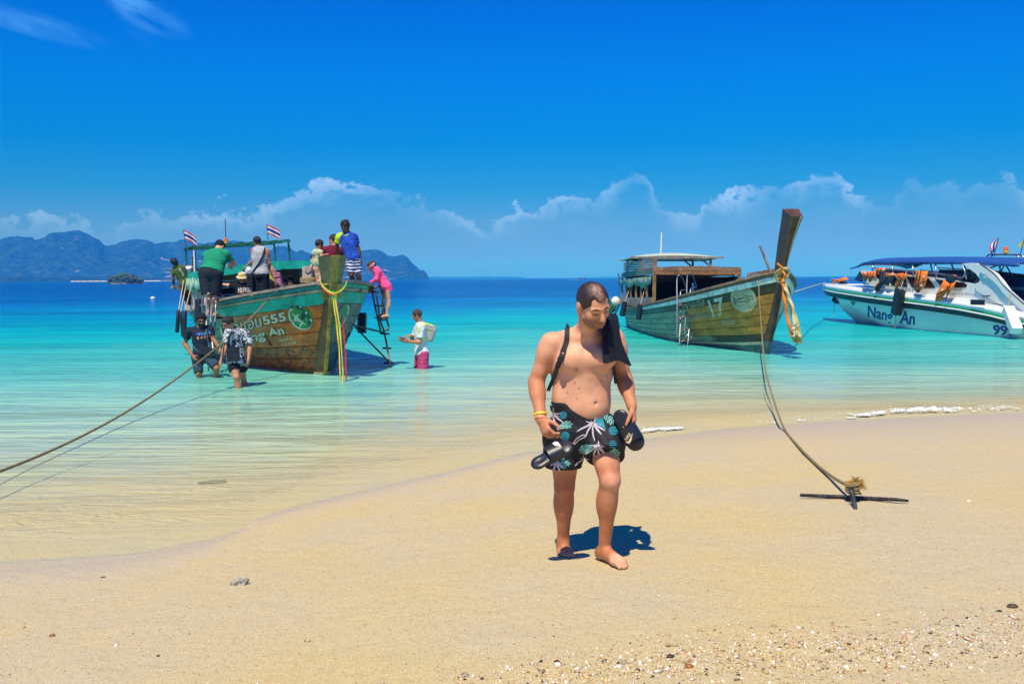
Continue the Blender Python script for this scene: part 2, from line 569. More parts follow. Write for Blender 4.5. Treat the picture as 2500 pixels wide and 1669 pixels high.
w2 = nn('ShaderNodeTexNoise', {'Vector': mp2, 'Scale': 0.33, 'Detail': 5.0, 'Roughness': 0.6})
bp = nn('ShaderNodeBump', {'Height': w1.outputs[0], 'Strength': 0.6, 'Distance': 0.11})
mp3 = nn('ShaderNodeMapping', {'Vector': co, 'Scale': (0.22, 1.0, 1.0), 'Rotation': (0, 0, 0.08)})
w3 = nn('ShaderNodeTexNoise', {'Vector': mp3, 'Scale': 0.075, 'Detail': 7.0, 'Roughness': 0.68})
bp = nn('ShaderNodeBump', {'Height': w3.outputs[0], 'Strength': 0.7, 'Distance': 3.0, 'Normal': bp})
bp2 = nn('ShaderNodeBump', {'Height': w2.outputs[0], 'Strength': 0.6, 'Distance': 0.7, 'Normal': bp})
bc = nn('ShaderNodeAttribute', attribute_name='body').outputs['Color']
op = nn('ShaderNodeAttribute', attribute_name='opacity').outputs['Fac']
patch_shade = nn.maprange(nn.math('ADD', nn.math('MULTIPLY', w3.outputs[0], 0.6), nn.math('MULTIPLY', w2.outputs[0], 0.4)), 0.36, 0.64, 0.72, 1.25)  # wind patches and the waves' own shade, put into the body colour
patch_shade = nn.math('ADD', nn.math('MULTIPLY', patch_shade, nn.maprange(op, 0.5, 0.95)), nn.math('SUBTRACT', 1.0, nn.maprange(op, 0.5, 0.95)))
bc = nn.mix(1.0, bc, nn('ShaderNodeCombineColor', {0: patch_shade, 1: patch_shade, 2: patch_shade}), 'MULTIPLY')
dif = nn('ShaderNodeBsdfDiffuse', {'Color': bc, 'Normal': bp2})
tr = nn('ShaderNodeBsdfTransparent', {'Color': (0.97, 1.0, 0.98)})
mx = nn('ShaderNodeMixShader', {0: op, 1: tr, 2: dif})
gl = nn('ShaderNodeBsdfGlossy', {'Color': (1, 1, 1), 'Roughness': 0.06, 'Normal': bp2})
fr = nn('ShaderNodeFresnel', {'IOR': 1.33, 'Normal': bp2})
ff = nn.math('MULTIPLY', nn.math('MINIMUM', fr, 0.42), nn.maprange(op, 0.02, 0.45, 0.12, 0.95))
mx2 = nn('ShaderNodeMixShader', {0: ff, 1: mx, 2: gl})
nn.t.links.new(mx2.outputs[0], o.inputs[0])
WATER = m
sea = mk('sea_water', np.stack([X, Y, Z], -1).reshape(-1, 3), Fc, WATER, smooth=True, attrs={'body': bodyc.reshape(-1, 3), 'opacity': opac.ravel()})
setp(sea, kind='structure')

# ------------------------------------------------------------------ far karst coast
RIDGE = [(-420, 620), (-250, 585), (-120, 575), (-40, 610), (0, 600), (12, 590), (30, 584), (50, 581), (70, 583), (85, 583), (93, 591), (110, 586), (125, 577), (150, 572), (172, 570), (200, 567), (215, 572), (232, 580), (248, 586),
         (258, 596), (266, 599), (288, 597), (300, 591), (325, 585), (345, 585), (370, 589), (383, 595), (400, 594), (412, 591), (430, 591), (445, 587), (458, 586), (480, 593), (505, 596), (540, 592), (575, 588), (600, 592),
         (630, 600), (655, 617), (668, 612), (682, 603), (700, 604), (715, 609), (727, 619), (738, 615), (752, 616), (770, 624), (790, 619), (815, 617), (850, 620), (872, 618), (885, 613), (900, 610), (918, 608), (935, 613), (950, 624),
         (965, 626), (985, 622), (998, 628), (1008, 641), (1018, 651), (1026, 659), (1036, 660), (1043, 668), (1047, 677), (1050, 684)]
m, nn, b = principled('karst_forest')
co = nn('ShaderNodeTexCoord').outputs['Object']
g1 = nn('ShaderNodeTexNoise', {'Vector': co, 'Scale': 0.045, 'Detail': 8.0, 'Roughness': 0.7})
forest = nn.ramp(g1.outputs[0], [(0.34, (0.006, 0.02, 0.008)), (0.5, (0.018, 0.058, 0.018)), (0.68, (0.06, 0.115, 0.035))])
mp = nn('ShaderNodeMapping', {'Vector': co, 'Scale': (1, 1, 0.30)})
g2 = nn('ShaderNodeTexNoise', {'Vector': mp, 'Scale': 0.022, 'Detail': 7.0, 'Roughness': 0.68})
ca = nn('ShaderNodeAttribute', attribute_name='cliff').outputs['Fac']
rock = nn.maprange(nn.math('ADD', g2.outputs[0], nn.math('MULTIPLY', ca, 0.16)), 0.66, 0.76)
nn.t.links.new(nn.mix(rock, forest, (0.42, 0.36, 0.30)), b.inputs['Base Color'])
b.inputs['Roughness'].default_value = 0.95
b.inputs['Specular IOR Level'].default_value = 0.0
nb = nn('ShaderNodeTexNoise', {'Vector': co, 'Scale': 0.11, 'Detail': 6.0, 'Roughness': 0.7})
nn.t.links.new(nn('ShaderNodeBump', {'Height': nb.outputs[0], 'Strength': 1.0, 'Distance': 14.0}).outputs[0], b.inputs['Normal'])
KARST = m


def coast(name, ridge, d0, depth, label, rough=1.0, seed=0, nx=900, ny=34):
    xs = np.array([p[0] for p in ridge], float)
    hs = []
    for px_, py_ in ridge:
        hs.append(max(0.2, P(px_, py_, d0 + depth * 0.55).z))
    u = np.linspace(xs[0], xs[-1], nx)
    hr = np.interp(u, xs, hs)
    v = np.linspace(0, 1, ny)
    U, Vv = np.meshgrid(u, v)
    Hh = np.repeat(hr[None], ny, 0)
    yy = d0 + depth * Vv + rough * 60 * fbm(U * 0.01, Vv * 0 + 3, seed, 3) * (1 - Vv)
    xx = (U - 1250) / F * yy
    prof = np.clip(Vv / 0.55, 0, 1)
    prof = np.where(Vv < 0.55, 1 - (1 - prof) ** 2.1, 1 - ((Vv - 0.55) / 0.45) ** 2)
    ns = fbm(xx * 0.011, Vv * 5.0, seed + 1, 5)
    gull = np.abs(fbm(xx * 0.006, Vv * 1.2, seed + 2, 4))
    zz = Hh * np.clip(prof + rough * (ns * 0.75 - gull * 0.75) * np.sin(np.clip(Vv / 0.55, 0, 1) * math.pi), 0, 1.0)
    zz = zz + rough * 7 * fbm(xx * 0.05, Vv * 30, seed + 5, 3) * (zz > 4)
    zz = np.where(Vv == 0, -0.5, zz)
    q = np.arange(nx * ny).reshape(ny, nx)
    Fc = np.stack([q[:-1, :-1], q[:-1, 1:], q[1:, 1:], q[1:, :-1]], -1).reshape(-1, 4)
    cl = np.interp(U, [-500, 340, 400, 440, 520, 700, 860, 940, 1000], [0, 0.1, 0.7, 1.0, 0.9, 0.5, 0.6, 0.7, 0.1]) * np.clip(1.2 - 1.5 * zz / np.maximum(Hh, 1), 0, 1)
    ob = mk(name, np.stack([xx, yy, zz], -1).reshape(-1, 3), Fc, KARST, smooth=True, attrs={'cliff': cl.ravel()})
    setp(ob, kind='structure')
    return ob


coast('karst_hills', RIDGE, 2300, 900, None, 1.0, 3)
low = [(x, 686 - (6 + 7 * (0.5 + fbm(x * 0.03, 1.0, 40, 3))) * math.sin(min(1, max(0, (x + 450) / 1330)) * math.pi) ** 0.3) for x in range(-400, 880, 12)]
coast('foothills', low, 1750, 280, None, 0.6, 9, 500, 16)
far = [(1020, 681), (1060, 675), (1100, 676), (1160, 675.5), (1230, 675), (1270, 676), (1290, 679)]
coast('far_headland', far, 5200, 400, None, 0.2, 12, 120, 10)
far2 = [(1430, 678.5), (1460, 676.0), (1500, 675), (1580, 675), (1700, 675.3), (1740, 676.5)]
coast('far_headland', far2, 6800, 400, None, 0.1, 15, 120, 10)

m = mat('distant_sand', (0.62, 0.55, 0.42), 0.9, 0.15, 0.05)
mb = MB()
for a, b_, d in ((172, 268, 1690), (348, 396, 1690)):
    A = [P(x, 683.5, d) for x in range(a, b_, 4)]
    A = [Vector((p.x, d, 0.15)) for p in A]
    B = [Vector((p.x * 1.04, d + 70, 1.3 + 0.25 * math.sin(i * 1.7))) for i, p in enumerate(A)]
    mb.strip(A, B)
setp(mb.go('distant_beach', m), kind='structure')

HAZE = True
if HAZE:
    hz = MB().box((0, 5300, 79), (17000, 12400, 202))
    m = bpy.data.materials.new('haze')
    m.use_nodes = True
    nn = N(m.node_tree)
    o = nn('ShaderNodeOutputMaterial')
    pv = nn('ShaderNodeVolumePrincipled', {'Color': (0.012, 0.23, 0.80), 'Absorption Color': (0.8, 0.76, 0.0), 'Density': 0.00036, 'Anisotropy': -0.3})
    nn.t.links.new(pv.outputs[0], o.inputs['Volume'])
    hzo = hz.go('haze', m)
    setp(hzo, kind='stuff')
    hzo.display_type = 'WIRE'
# ------------------------------------------------------------------ implicit modelling: one continuous skin per figure
def _v(p):
    return np.array(p, dtype=np.float32)


class SDF:
    def __init__(s):
        s.pr = []

    def _add(s, fn, lo, hi, k, op='u'):
        s.pr.append((fn, np.minimum(lo, hi), np.maximum(lo, hi), k, op))
        return s

    def cone(s, a, b, ra, rb, k=0.02, op='u', flat=None, ax=None, cut0=False, cut1=False):
        """tapered capsule; flat/ax squashes it along direction ax; cut0/cut1 give flat ends"""
        a, b = _v(a), _v(b)
        m = max(ra, rb)
        ab = b - a
        L2 = float(ab @ ab) + 1e-9
        axn = None if ax is None else _v(Vector(ax).normalized())

        def fn(p):
            d = p - a
            t = np.clip((d @ ab) / L2, 0, 1)
            q = d - t[..., None] * ab
            if axn is not None:
                q = q + (q @ axn)[..., None] * axn * (1 / flat - 1)
            r = np.sqrt((q * q).sum(-1)) - (ra + (rb - ra) * t)
            if cut0 or cut1:
                L = math.sqrt(L2)
                u = (d @ ab) / L
                if cut1:
                    r = np.maximum(r, u - L)
                if cut0:
                    r = np.maximum(r, -u)
            return r
        return s._add(fn, np.minimum(a, b) - m, np.maximum(a, b) + m, k, op)

    def ell(s, c, r, k=0.02, op='u', fr=None):
        """ellipsoid; fr = (x,y,z axes)"""
        c, r = _v(c), _v(r)
        M = np.eye(3, dtype=np.float32) if fr is None else np.array([list(Vector(f).normalized()) for f in fr], dtype=np.float32)
        m = float(r.max())

        def fn(p):
            q = (p - c) @ M.T
            k0 = np.sqrt(((q / r) ** 2).sum(-1))
            k1 = np.sqrt(((q / (r * r)) ** 2).sum(-1)) + 1e-9
            return k0 * (k0 - 1) / k1
        return s._add(fn, c - m, c + m, k, op)

    def box(s, c, half, rad=0.01, k=0.005, op='u', fr=None):
        c, half = _v(c), _v(half)
        M = np.eye(3, dtype=np.float32) if fr is None else np.array([list(Vector(f).normalized()) for f in fr], dtype=np.float32)
        m = float(np.sqrt((half ** 2).sum()))

        def fn(p):
            q = np.abs((p - c) @ M.T) - (half - rad)
            return np.sqrt((np.maximum(q, 0) ** 2).sum(-1)) + np.minimum(q.max(-1), 0) - rad
        return s._add(fn, c - m, c + m, k, op)

    def plane(s, c, nrm, k=0.0, lo=None, hi=None):
        """cut away everything on the side the normal points to (inside lo..hi only)"""
        c, nv = _v(c), _v(Vector(nrm).normalized())
        s.pr.append((lambda p: -((p - c) @ nv), lo, hi, k, 's'))
        return s

    def warp(s, fn):
        s.pr.append((fn, None, None, 0, 'w'))
        return s

    def mesh(s, h, smooth=1, pad=None):
        us = [p for p in s.pr if p[4] == 'u']
        lo = np.min([p[1] for p in us], 0) - 3 * h - 0.01
        hi = np.max([p[2] for p in us], 0) + 3 * h + 0.01
        n = np.ceil((hi - lo) / h).astype(int) + 1
        f = np.full(n, 0.08, np.float32)
        axs = [lo[i] + h * np.arange(n[i]) for i in range(3)]

        def sub(a, b):
            return [slice(max(0, int((a[i] - lo[i]) / h) - 1), min(n[i], int((b[i] - lo[i]) / h) + 3)) for i in range(3)]
        for fn, a, b, k, op in s.pr:
            if a is None:
                sl = [slice(0, n[i]) for i in range(3)]
            else:
                mg = k + 2.5 * h
                sl = sub(a - mg, b + mg)
            g = np.stack(np.meshgrid(*[axs[i][sl[i]] for i in range(3)], indexing='ij'), -1).astype(np.float32)
            if g.size == 0:
                continue
            cur = f[tuple(sl)]
            d = fn(g)
            if op == 'w':
                f[tuple(sl)] = cur + d
            elif op == 'u':
                if k > 0:
                    hh = np.clip(0.5 + 0.5 * (cur - d) / k, 0, 1)
                    f[tuple(sl)] = cur * (1 - hh) + d * hh - k * hh * (1 - hh)
                else:
                    f[tuple(sl)] = np.minimum(cur, d)
            else:
                if k > 0:
                    hh = np.clip(0.5 - 0.5 * (cur + d) / k, 0, 1)
                    f[tuple(sl)] = cur * (1 - hh) - d * hh + k * hh * (1 - hh)
                else:
                    f[tuple(sl)] = np.maximum(cur, -d)
        return nets(f, lo, h, smooth)


def nets(f, lo, h, smooth=1):
    """naive surface nets"""
    sg = f < 0
    c8 = [(i, j, k) for i in (0, 1) for j in (0, 1) for k in (0, 1)]
    n = np.array(f.shape) - 1

    def sh(a, o):
        return a[o[0]:o[0] + n[0], o[1]:o[1] + n[1], o[2]:o[2] + n[2]]
    cnt = np.zeros(n, np.int8)
    for o in c8:
        cnt += sh(sg, o)
    act = (cnt > 0) & (cnt < 8)
    idx = np.full(n, -1, np.int64)
    ii = np.argwhere(act)
    idx[act] = np.arange(len(ii))
    pos = np.zeros((len(ii), 3))
    wt = np.zeros(len(ii))
    vals = {o: f[ii[:, 0] + o[0], ii[:, 1] + o[1], ii[:, 2] + o[2]] for o in c8}
    for a in c8:
        for ax in range(3):
            if a[ax] == 1:
                continue
            b = tuple(1 if i == ax else a[i] for i in range(3))
            fa, fb = vals[a], vals[b]
            mk_ = (fa < 0) != (fb < 0)
            t = fa[mk_] / (fa[mk_] - fb[mk_])
            q = np.tile(np.array(a, float), (mk_.sum(), 1))
            q[:, ax] = t
            pos[mk_] += q
            wt[mk_] += 1
    V = (ii + pos / np.maximum(wt, 1)[:, None]) * h + lo
    Q = []
    for ax in range(3):
        u, v = (ax + 1) % 3, (ax + 2) % 3
        A = [slice(1, f.shape[i] - 1) for i in range(3)]
        A[ax] = slice(0, f.shape[ax] - 1)
        Bs = list(A)
        Bs[ax] = slice(1, f.shape[ax])
        s0, s1 = sg[tuple(A)], sg[tuple(Bs)]
        e = np.argwhere(s0 != s1)
        if not len(e):
            continue
        flip = s0[e[:, 0], e[:, 1], e[:, 2]]
        e = e + np.array([0 if i == ax else 1 for i in range(3)])

        def cell(du, dv):
            c = e.copy()
            c[:, u] -= du
            c[:, v] -= dv
            return idx[c[:, 0], c[:, 1], c[:, 2]]
        q = np.stack([cell(1, 1), cell(0, 1), cell(0, 0), cell(1, 0)], 1)
        q[~flip] = q[~flip][:, ::-1]
        Q.append(q)
    Fq = np.concatenate(Q)
    Fq = Fq[(Fq >= 0).all(1)]
    for _ in range(smooth):
        acc, c = np.zeros_like(V), np.zeros(len(V))
        for i in range(4):
            for j in (1, 3):
                np.add.at(acc, Fq[:, i], V[Fq[:, (i + j) % 4]])
                np.add.at(c, Fq[:, i], 1)
        V = V * 0.5 + 0.5 * acc / np.maximum(c, 1)[:, None]
    return V, Fq


def wob(amp, fx, fy, fz, ph=0.0):
    """cloth folds"""
    def fn(p):
        x, y, z = p[..., 0], p[..., 1], p[..., 2]
        a = np.sin(0.55 * fx * x + 0.5 * fy * y + 1.5 * fz * z + 2.0 * np.sin(0.4 * fx * x + ph) + ph)
        b = np.sin(1.1 * fx * x - 0.6 * fy * y - 0.8 * fz * z + 1.6 * np.sin(0.5 * fz * z + 2 * ph))
        return amp * 0.36 * (1.1 - np.abs(a) * 2.0 + 0.5 * b + 0.35 * np.sin(2.3 * fx * x + 1.9 * fz * z + ph))
    return fn


# ------------------------------------------------------------------ people
class Fig:
    """joints in world space; 'a' is the limb on the viewer's left, 'b' on the viewer's right"""
    def __init__(s, J, S=1.0, face=(0, -1, 0), chest=None, fat=1.0, belly=0.0, slim=1.0, limb=None):
        s.limb = limb
        s.J = {k: Vector(v) for k, v in J.items()}
        s.S, s.fat, s.belly, s.slim = S, fat, belly, slim
        J = s.J
        s.mid = (J['ha'] + J['hb']) / 2
        s.neck = J['neck']
        s.up = (s.neck - s.mid).normalized()
        lat = (J['sb'] - J['sa'])
        s.lat = (lat - s.up * lat.dot(s.up)).normalized()
        w = s.lat.cross(s.up)
        if chest is not None and w.dot(Vector(chest)) < 0:
            w = -w
        elif chest is None and w.dot(Vector(face)) < 0:
            w = -w
        s.fw = w.normalized()
        hu = (J['head'] - J['neck']).normalized() if 'hup' not in J else J['hup'].normalized()
        hf = Vector(face)
        hf = (hf - hu * hf.dot(hu)).normalized()
        s.hu, s.hf = hu, hf
        s.hl = hf.cross(hu).normalized()
        s.T = (s.neck - s.mid).length

    def sp(s, t):
        return s.mid.lerp(s.neck, t)

    def torso(s, d, g=0.0, k=0.05):
        S, fr = s.S, (s.lat, s.fw, s.up)
        fa = s.fat
        hw = (s.J['sb'] - s.J['sa']).length / 2
        d.ell(s.sp(0.02), (0.160 * S * fa + g, 0.115 * S * fa + g, 0.14 * S + g), k, fr=fr)
        d.ell(s.sp(0.30) + s.fw * (0.01 + s.belly * 0.5) * S, (0.142 * S * fa + g, (0.102 + s.belly) * S * fa + g, 0.17 * S + g), k, fr=fr)
        d.ell(s.sp(0.62) + s.fw * 0.005 * S, (0.156 * S * fa * s.slim + g, 0.108 * S * fa + g, 0.18 * S + g), k, fr=fr)
        d.ell(s.sp(0.83) - s.fw * 0.005 * S, (max(0.13 * S, hw * 0.82) + g, 0.092 * S * fa + g, 0.095 * S + g), k, fr=fr)
        for q in ('sa', 'sb'):
            d.cone(s.neck - s.up * 0.02 * S, s.J[q] - (s.J[q] - s.neck).normalized() * 0.02 * S, 0.058 * S + g, 0.046 * S * fa ** .5 + g, k * 0.9)
        return d

    def limbs(s, d, g=0.0, arms=True, legs=True):
        S, J, fa = s.S, s.J, (s.limb or s.fat ** 0.6)
        if arms:
            for q in 'ab':
                sh, e, w = J['s' + q], J['e' + q], J['w' + q]
                d.ell(sh.lerp(e, 0.20), (0.052 * S * fa + g, 0.056 * S * fa + g, 0.090 * S + g), 0.03, fr=s.orient(e - sh))
                d.cone(sh, e, 0.050 * S * fa + g, 0.038 * S * fa + g, 0.025)
                d.cone(e, w, 0.038 * S * fa + g, 0.026 * S * fa + g, 0.02)
                d.ell(e.lerp(w, 0.25), (0.041 * S * fa + g, 0.043 * S * fa + g, 0.085 * S + g), 0.02, fr=s.orient(w - e))
        if legs:
            for q in 'ab':
                h, kn, an = J['h' + q], J['k' + q], J['n' + q]
                d.cone(h, kn, 0.090 * S * fa + g, 0.052 * S * fa ** .8 + g, 0.03)
                d.cone(kn, an, 0.051 * S * fa ** .8 + g, 0.031 * S * fa ** .4 + g, 0.02)
                ba = -s.kneefw(q)
                d.ell(kn.lerp(an, 0.30) + ba * 0.018 * S, (0.052 * S * fa + g, 0.055 * S * fa + g, 0.12 * S + g), 0.025, fr=s.orient(an - kn))
                d.ell(kn - ba * 0.020 * S, (0.034 * S * fa + g, 0.036 * S * fa + g, 0.046 * S + g), 0.014)
        return d

    def orient(s, ax):
        z = Vector(ax).normalized()
        x = z.cross(s.fw)
        if x.length < 0.05:
            x = z.cross(s.lat)
        x.normalize()
        return (x, z.cross(x), z)

    def kneefw(s, q):
        t = s.J.get('t' + q)
        if t is not None:
            v = t - s.J['n' + q]
            v = Vector((v.x, v.y, 0))
            if v.length > 1e-3:
                return v.normalized()
        return s.fw

    def feet(s, d, toes=False):
        S = s.S
        for q in 'ab':
            an, t = s.J['n' + q], s.J['t' + q]
            dr = (t - an)
            fl = Vector((dr.x, dr.y, 0)).normalized()
            sd = Vector((-fl.y, fl.x, 0))
            inn = sd if (sd.dot(s.mid - an) > 0) else -sd
            zf = t.z
            hl = Vector((an.x, an.y, 0)) - fl * 0.035 * S
            d.ell(Vector((hl.x, hl.y, min(an.z, zf + 0.065 * S) - 0.026 * S)), (0.036 * S, 0.036 * S, 0.038 * S), 0.03)
            d.cone(an, Vector((t.x, t.y, zf + 0.026 * S)) - fl * 0.07 * S, 0.036 * S, 0.030 * S, 0.025)
            ball = Vector((t.x, t.y, zf + 0.022 * S)) - fl * 0.075 * S
            d.ell(ball, (0.046 * S, 0.05 * S, 0.024 * S), 0.02, fr=(sd, fl, Vector((0, 0, 1))))
            d.cone(Vector((hl.x, hl.y, zf + 0.030 * S)), ball, 0.033 * S, 0.030 * S, 0.02)
            if toes:
                for i, (o, ln, r) in enumerate(((0.034, 0.082, 0.0155), (0.013, 0.080, 0.0115), (-0.005, 0.072, 0.011), (-0.021, 0.060, 0.0105), (-0.036, 0.044, 0.0105))):
                    b0 = ball + inn * o * S - fl * abs(o) * 0.3 * S
                    mid = b0 + fl * ln * 0.6 * S + Vector((0, 0, 0.004 * S))
                    tip = b0 + fl * ln * S + Vector((0, 0, r * S + zf - b0.z - 0.001))
                    d.cone(b0, mid, r * S, r * S * 0.95, 0.008)
                    d.cone(mid, tip, r * S * 0.95, r * S * 0.9, 0.004)
            else:
                d.ell(ball + fl * 0.045 * S + Vector((0, 0, -0.003)), (0.040 * S, 0.038 * S, 0.015 * S), 0.012, fr=(sd, fl, Vector((0, 0, 1))))
        return d

    def hand(s, d, q, dirv, palm, curl=0.5, thumb=None, spread=1.0, k=0.005, grip=None):
        """dirv: wrist->knuckles, palm: direction the palm faces; fingers curl towards the palm"""
        S = s.S
        w = s.J['w' + q]
        dv = Vector(dirv).normalized()
        pl = Vector(palm)
        pl = (pl - dv * pl.dot(dv)).normalized()
        sd = dv.cross(pl).normalized()
        # thumb side: towards the body's front/inner side unless told otherwise
        if thumb is not None:
            if sd.dot(Vector(thumb)) < 0:
                sd = -sd
        elif sd.dot(s.fw) < 0:
            sd = -sd
        c = w + dv * 0.048 * S
        d.ell(c, (0.041 * S, 0.052 * S, 0.0185 * S), 0.014, fr=(sd, dv, pl))
        d.ell(w + dv * 0.074 * S, (0.040 * S, 0.020 * S, 0.0145 * S), 0.010, fr=(sd, dv, pl))
        for i, (o, ln) in enumerate(((0.030, 0.92), (0.010, 1.0), (-0.0105, 0.94), (-0.029, 0.76))):
            p = w + dv * (0.082 - 0.004 * abs(i - 1)) * S + sd * o * S
            dd = (dv + sd * o * 2.0 * spread)
            dd.normalize()
            cu = curl[i] if isinstance(curl, (list, tuple)) else curl
            r = 0.0098 * S * (1 if i < 3 else 0.88)
            for j, L in enumerate((0.044, 0.027, 0.021)):
                a = cu * (0.75, 1.15, 0.8)[j]
                dd = (dd * math.cos(a) + pl * math.sin(a)).normalized() if j == 0 else (Matrix.Rotation(a, 3, dd.cross(pl).normalized()) @ dd)
                e = p + dd * L * ln * S
                d.cone(p, e, r, r * 0.9, k if j else 0.009)
                d.ell(e, (r * 1.02, r * 1.02, r * 1.02), 0.002) if j < 2 else None
                p, r = e, r * 0.9
                pl2 = pl
        p = w + dv * 0.022 * S + sd * 0.026 * S + pl * 0.006 * S
        cu = curl[4] if isinstance(curl, (list, tuple)) and len(curl) > 4 else (curl if not isinstance(curl, (list, tuple)) else 0.5)
        dd = (dv * 0.72 + sd * 0.62 + pl * (0.25 + 0.45 * cu)).normalized()
        r = 0.0128 * S
        for j, L in enumerate((0.040, 0.031, 0.025)):
            e = p + dd * L * S
            d.cone(p, e, r, r * 0.9, 0.010 if j == 0 else k)
            p, r = e, r * 0.9
            dd = (dd * 0.9 - sd * 0.30 * (0.4 + cu) + dv * 0.25 + pl * 0.25 * cu).normalized()
        return d

    def head(s, d, detail=True, nose=1.0, wide=1.0):
        S, C = s.S, s.J['head']
        f, u, l = s.hf, s.hu, s.hl
        fr = (l, f, u)

        def q(a, b, c):
            return C + (l * a * wide + f * b + u * c) * S
        d.cone(s.neck - s.up * 0.03 * S, q(0, -0.022, -0.055), 0.058 * S * s.fat ** .4, 0.055 * S * s.fat ** .4, 0.03)
        d.ell(q(0, -0.012, 0.025), (0.077 * S * wide, 0.097 * S, 0.090 * S), 0.02, fr=fr)
        d.ell(q(0, 0.020, -0.030), (0.066 * S * wide, 0.072 * S, 0.088 * S), 0.03, fr=fr)
        d.ell(q(0, 0.042, -0.082), (0.044 * S * wide, 0.042 * S, 0.034 * S), 0.03, fr=fr)       # jaw and chin
        for sg_ in (-1, 1):
            d.cone(q(sg_ * 0.060, -0.012, -0.050), q(sg_ * 0.026, 0.060, -0.092), 0.022 * S, 0.018 * S, 0.03)
            d.ell(q(sg_ * 0.040, 0.058, -0.030), (0.026 * S, 0.024 * S, 0.024 * S), 0.02, fr=fr)  # cheek
            d.ell(q(sg_ * 0.080, -0.016, -0.008), (0.012 * S, 0.021 * S, 0.034 * S), 0.006, fr=fr)  # ear
            if detail:
                d.ell(q(sg_ * 0.033, 0.098, -0.001), (0.021 * S, 0.018 * S, 0.013 * S), 0.018, 's', fr=fr)  # socket
                d.ell(q(sg_ * 0.032, 0.074, -0.003), (0.0145 * S, 0.0135 * S, 0.0125 * S), 0.005, fr=fr)     # eyeball under lid
                d.cone(q(sg_ * 0.012, 0.086, 0.020), q(sg_ * 0.050, 0.074, 0.018), 0.010 * S, 0.008 * S, 0.014)  # brow ridge
                d.ell(q(sg_ * 0.0125, 0.095, -0.042), (0.0095 * S, 0.011 * S, 0.0085 * S), 0.006, fr=fr)
        d.cone(q(0, 0.084, 0.010), q(0, 0.106 + 0.007 * nose, -0.036), 0.0105 * S, 0.0140 * S, 0.011)   # nose
        if detail:
            d.ell(q(0, 0.084, -0.066), (0.024 * S, 0.013 * S, 0.0065 * S), 0.007, fr=fr)
            d.ell(q(0, 0.081, -0.076), (0.021 * S, 0.013 * S, 0.0075 * S), 0.007, fr=fr)
            d.ell(q(0, 0.096, -0.0708), (0.024 * S, 0.010 * S, 0.0022 * S), 0.004, 's', fr=fr)
        return d

    def hq(s, a, b, c):
        return s.J['head'] + (s.hl * a + s.hf * b + s.hu * c) * s.S


def put(name, d, h, material, parent, smooth=1, tint=None):
    V, Fq = d.mesh(h, smooth)
    at = None
    if tint is not None:
        at = {'tone': tint(V)}
    return mk(name, V, Fq, material, parent, smooth=True, attrs=at)


def skinmat(name, c, c2=None, rough=0.58, hairy=0.0):
    """skin: attribute 'tone' blends the pale colour c into the tanned colour c2"""
    if name in MATS:
        return MATS[name]
    m, nn, b = principled(name)
    co = nn('ShaderNodeTexCoord').outputs['Object']
    nz = nn('ShaderNodeTexNoise', {'Vector': co, 'Scale': 14.0, 'Detail': 6.0, 'Roughness': 0.65})
    k = nn.maprange(nz.outputs[0], 0.3, 0.7, 0.82, 1.14)
    base = c
    if c2 is not None:
        ta = nn('ShaderNodeAttribute', attribute_name='tone').outputs['Fac']
        base = nn.mix(ta, c, c2)
    base = nn.mix(1.0, base, nn('ShaderNodeCombineColor', {0: nn.math('ADD', nn.math('MULTIPLY', k, 0.5), 0.5), 1: k, 2: k}), 'MULTIPLY')
    if hairy:
        mp = nn('ShaderNodeMapping', {'Vector': co, 'Scale': (1, 1, 0.10)})
        hz_ = nn('ShaderNodeTexNoise', {'Vector': mp, 'Scale': 300.0, 'Detail': 2.0})
        base = nn.mix(nn.math('MULTIPLY', nn.maprange(hz_.outputs[0], 0.52, 0.66), nn.math('MULTIPLY', nn('ShaderNodeAttribute', attribute_name='hairy').outputs['Fac'], hairy)), base, (0.05, 0.022, 0.012))
        bz = nn('ShaderNodeAttribute', attribute_name='stubble').outputs['Fac']
        base = nn.mix(nn.math('MULTIPLY', bz, 0.72), base, (0.13, 0.085, 0.07))
        base = nn.mix(nn.math('MULTIPLY', nn('ShaderNodeAttribute', attribute_name='sandy').outputs['Fac'], 0.85), base, (0.46, 0.39, 0.24))
        rz = nn('ShaderNodeAttribute', attribute_name='red').outputs['Fac']
        base = nn.mix(rz, base, (0.36, 0.10, 0.07))
    nn.t.links.new(base, b.inputs['Base Color'])
    b.inputs['Roughness'].default_value = rough
    b.inputs['Specular IOR Level'].default_value = 0.32
    b.inputs['Subsurface Weight'].default_value = 0.12
    b.inputs['Subsurface Radius'].default_value = (0.02, 0.008, 0.004)
    b.inputs['Subsurface Scale'].default_value = 0.6
    nb = nn('ShaderNodeTexNoise', {'Vector': co, 'Scale': 160.0, 'Detail': 3.0})
    nn.t.links.new(nn('ShaderNodeBump', {'Height': nb.outputs[0], 'Strength': 0.14, 'Distance': 0.004}).outputs[0], b.inputs['Normal'])
    MATS[name] = m
    return m


# ------------------------------------------------------------------ print and lettering laid onto real surfaces
def bvh(*obs):
    V, Fc = [], []
    for o in obs:
        mw = Matrix.Identity(4)
        q = o
        while q:
            mw = q.matrix_basis @ mw
            q = q.parent
        k = len(V)
        V += [mw @ v.co for v in o.data.vertices]
        Fc += [tuple(i + k for i in p.vertices) for p in o.data.polygons]
    return BVHTree.FromPolygons(V, Fc)


def hit(tree, px, py, off, d=None):
    r = ray(px, py).normalized()
    loc, nrm, i, dist = tree.ray_cast(EYE, r)
    if loc is None:
        loc, nrm, i, dist = tree.find_nearest(P(px, py, d)) if d else (None, None, None, None)
        if loc is None:
            return None
    if nrm.dot(r) > 0:
        nrm = -nrm
    return loc + nrm * off


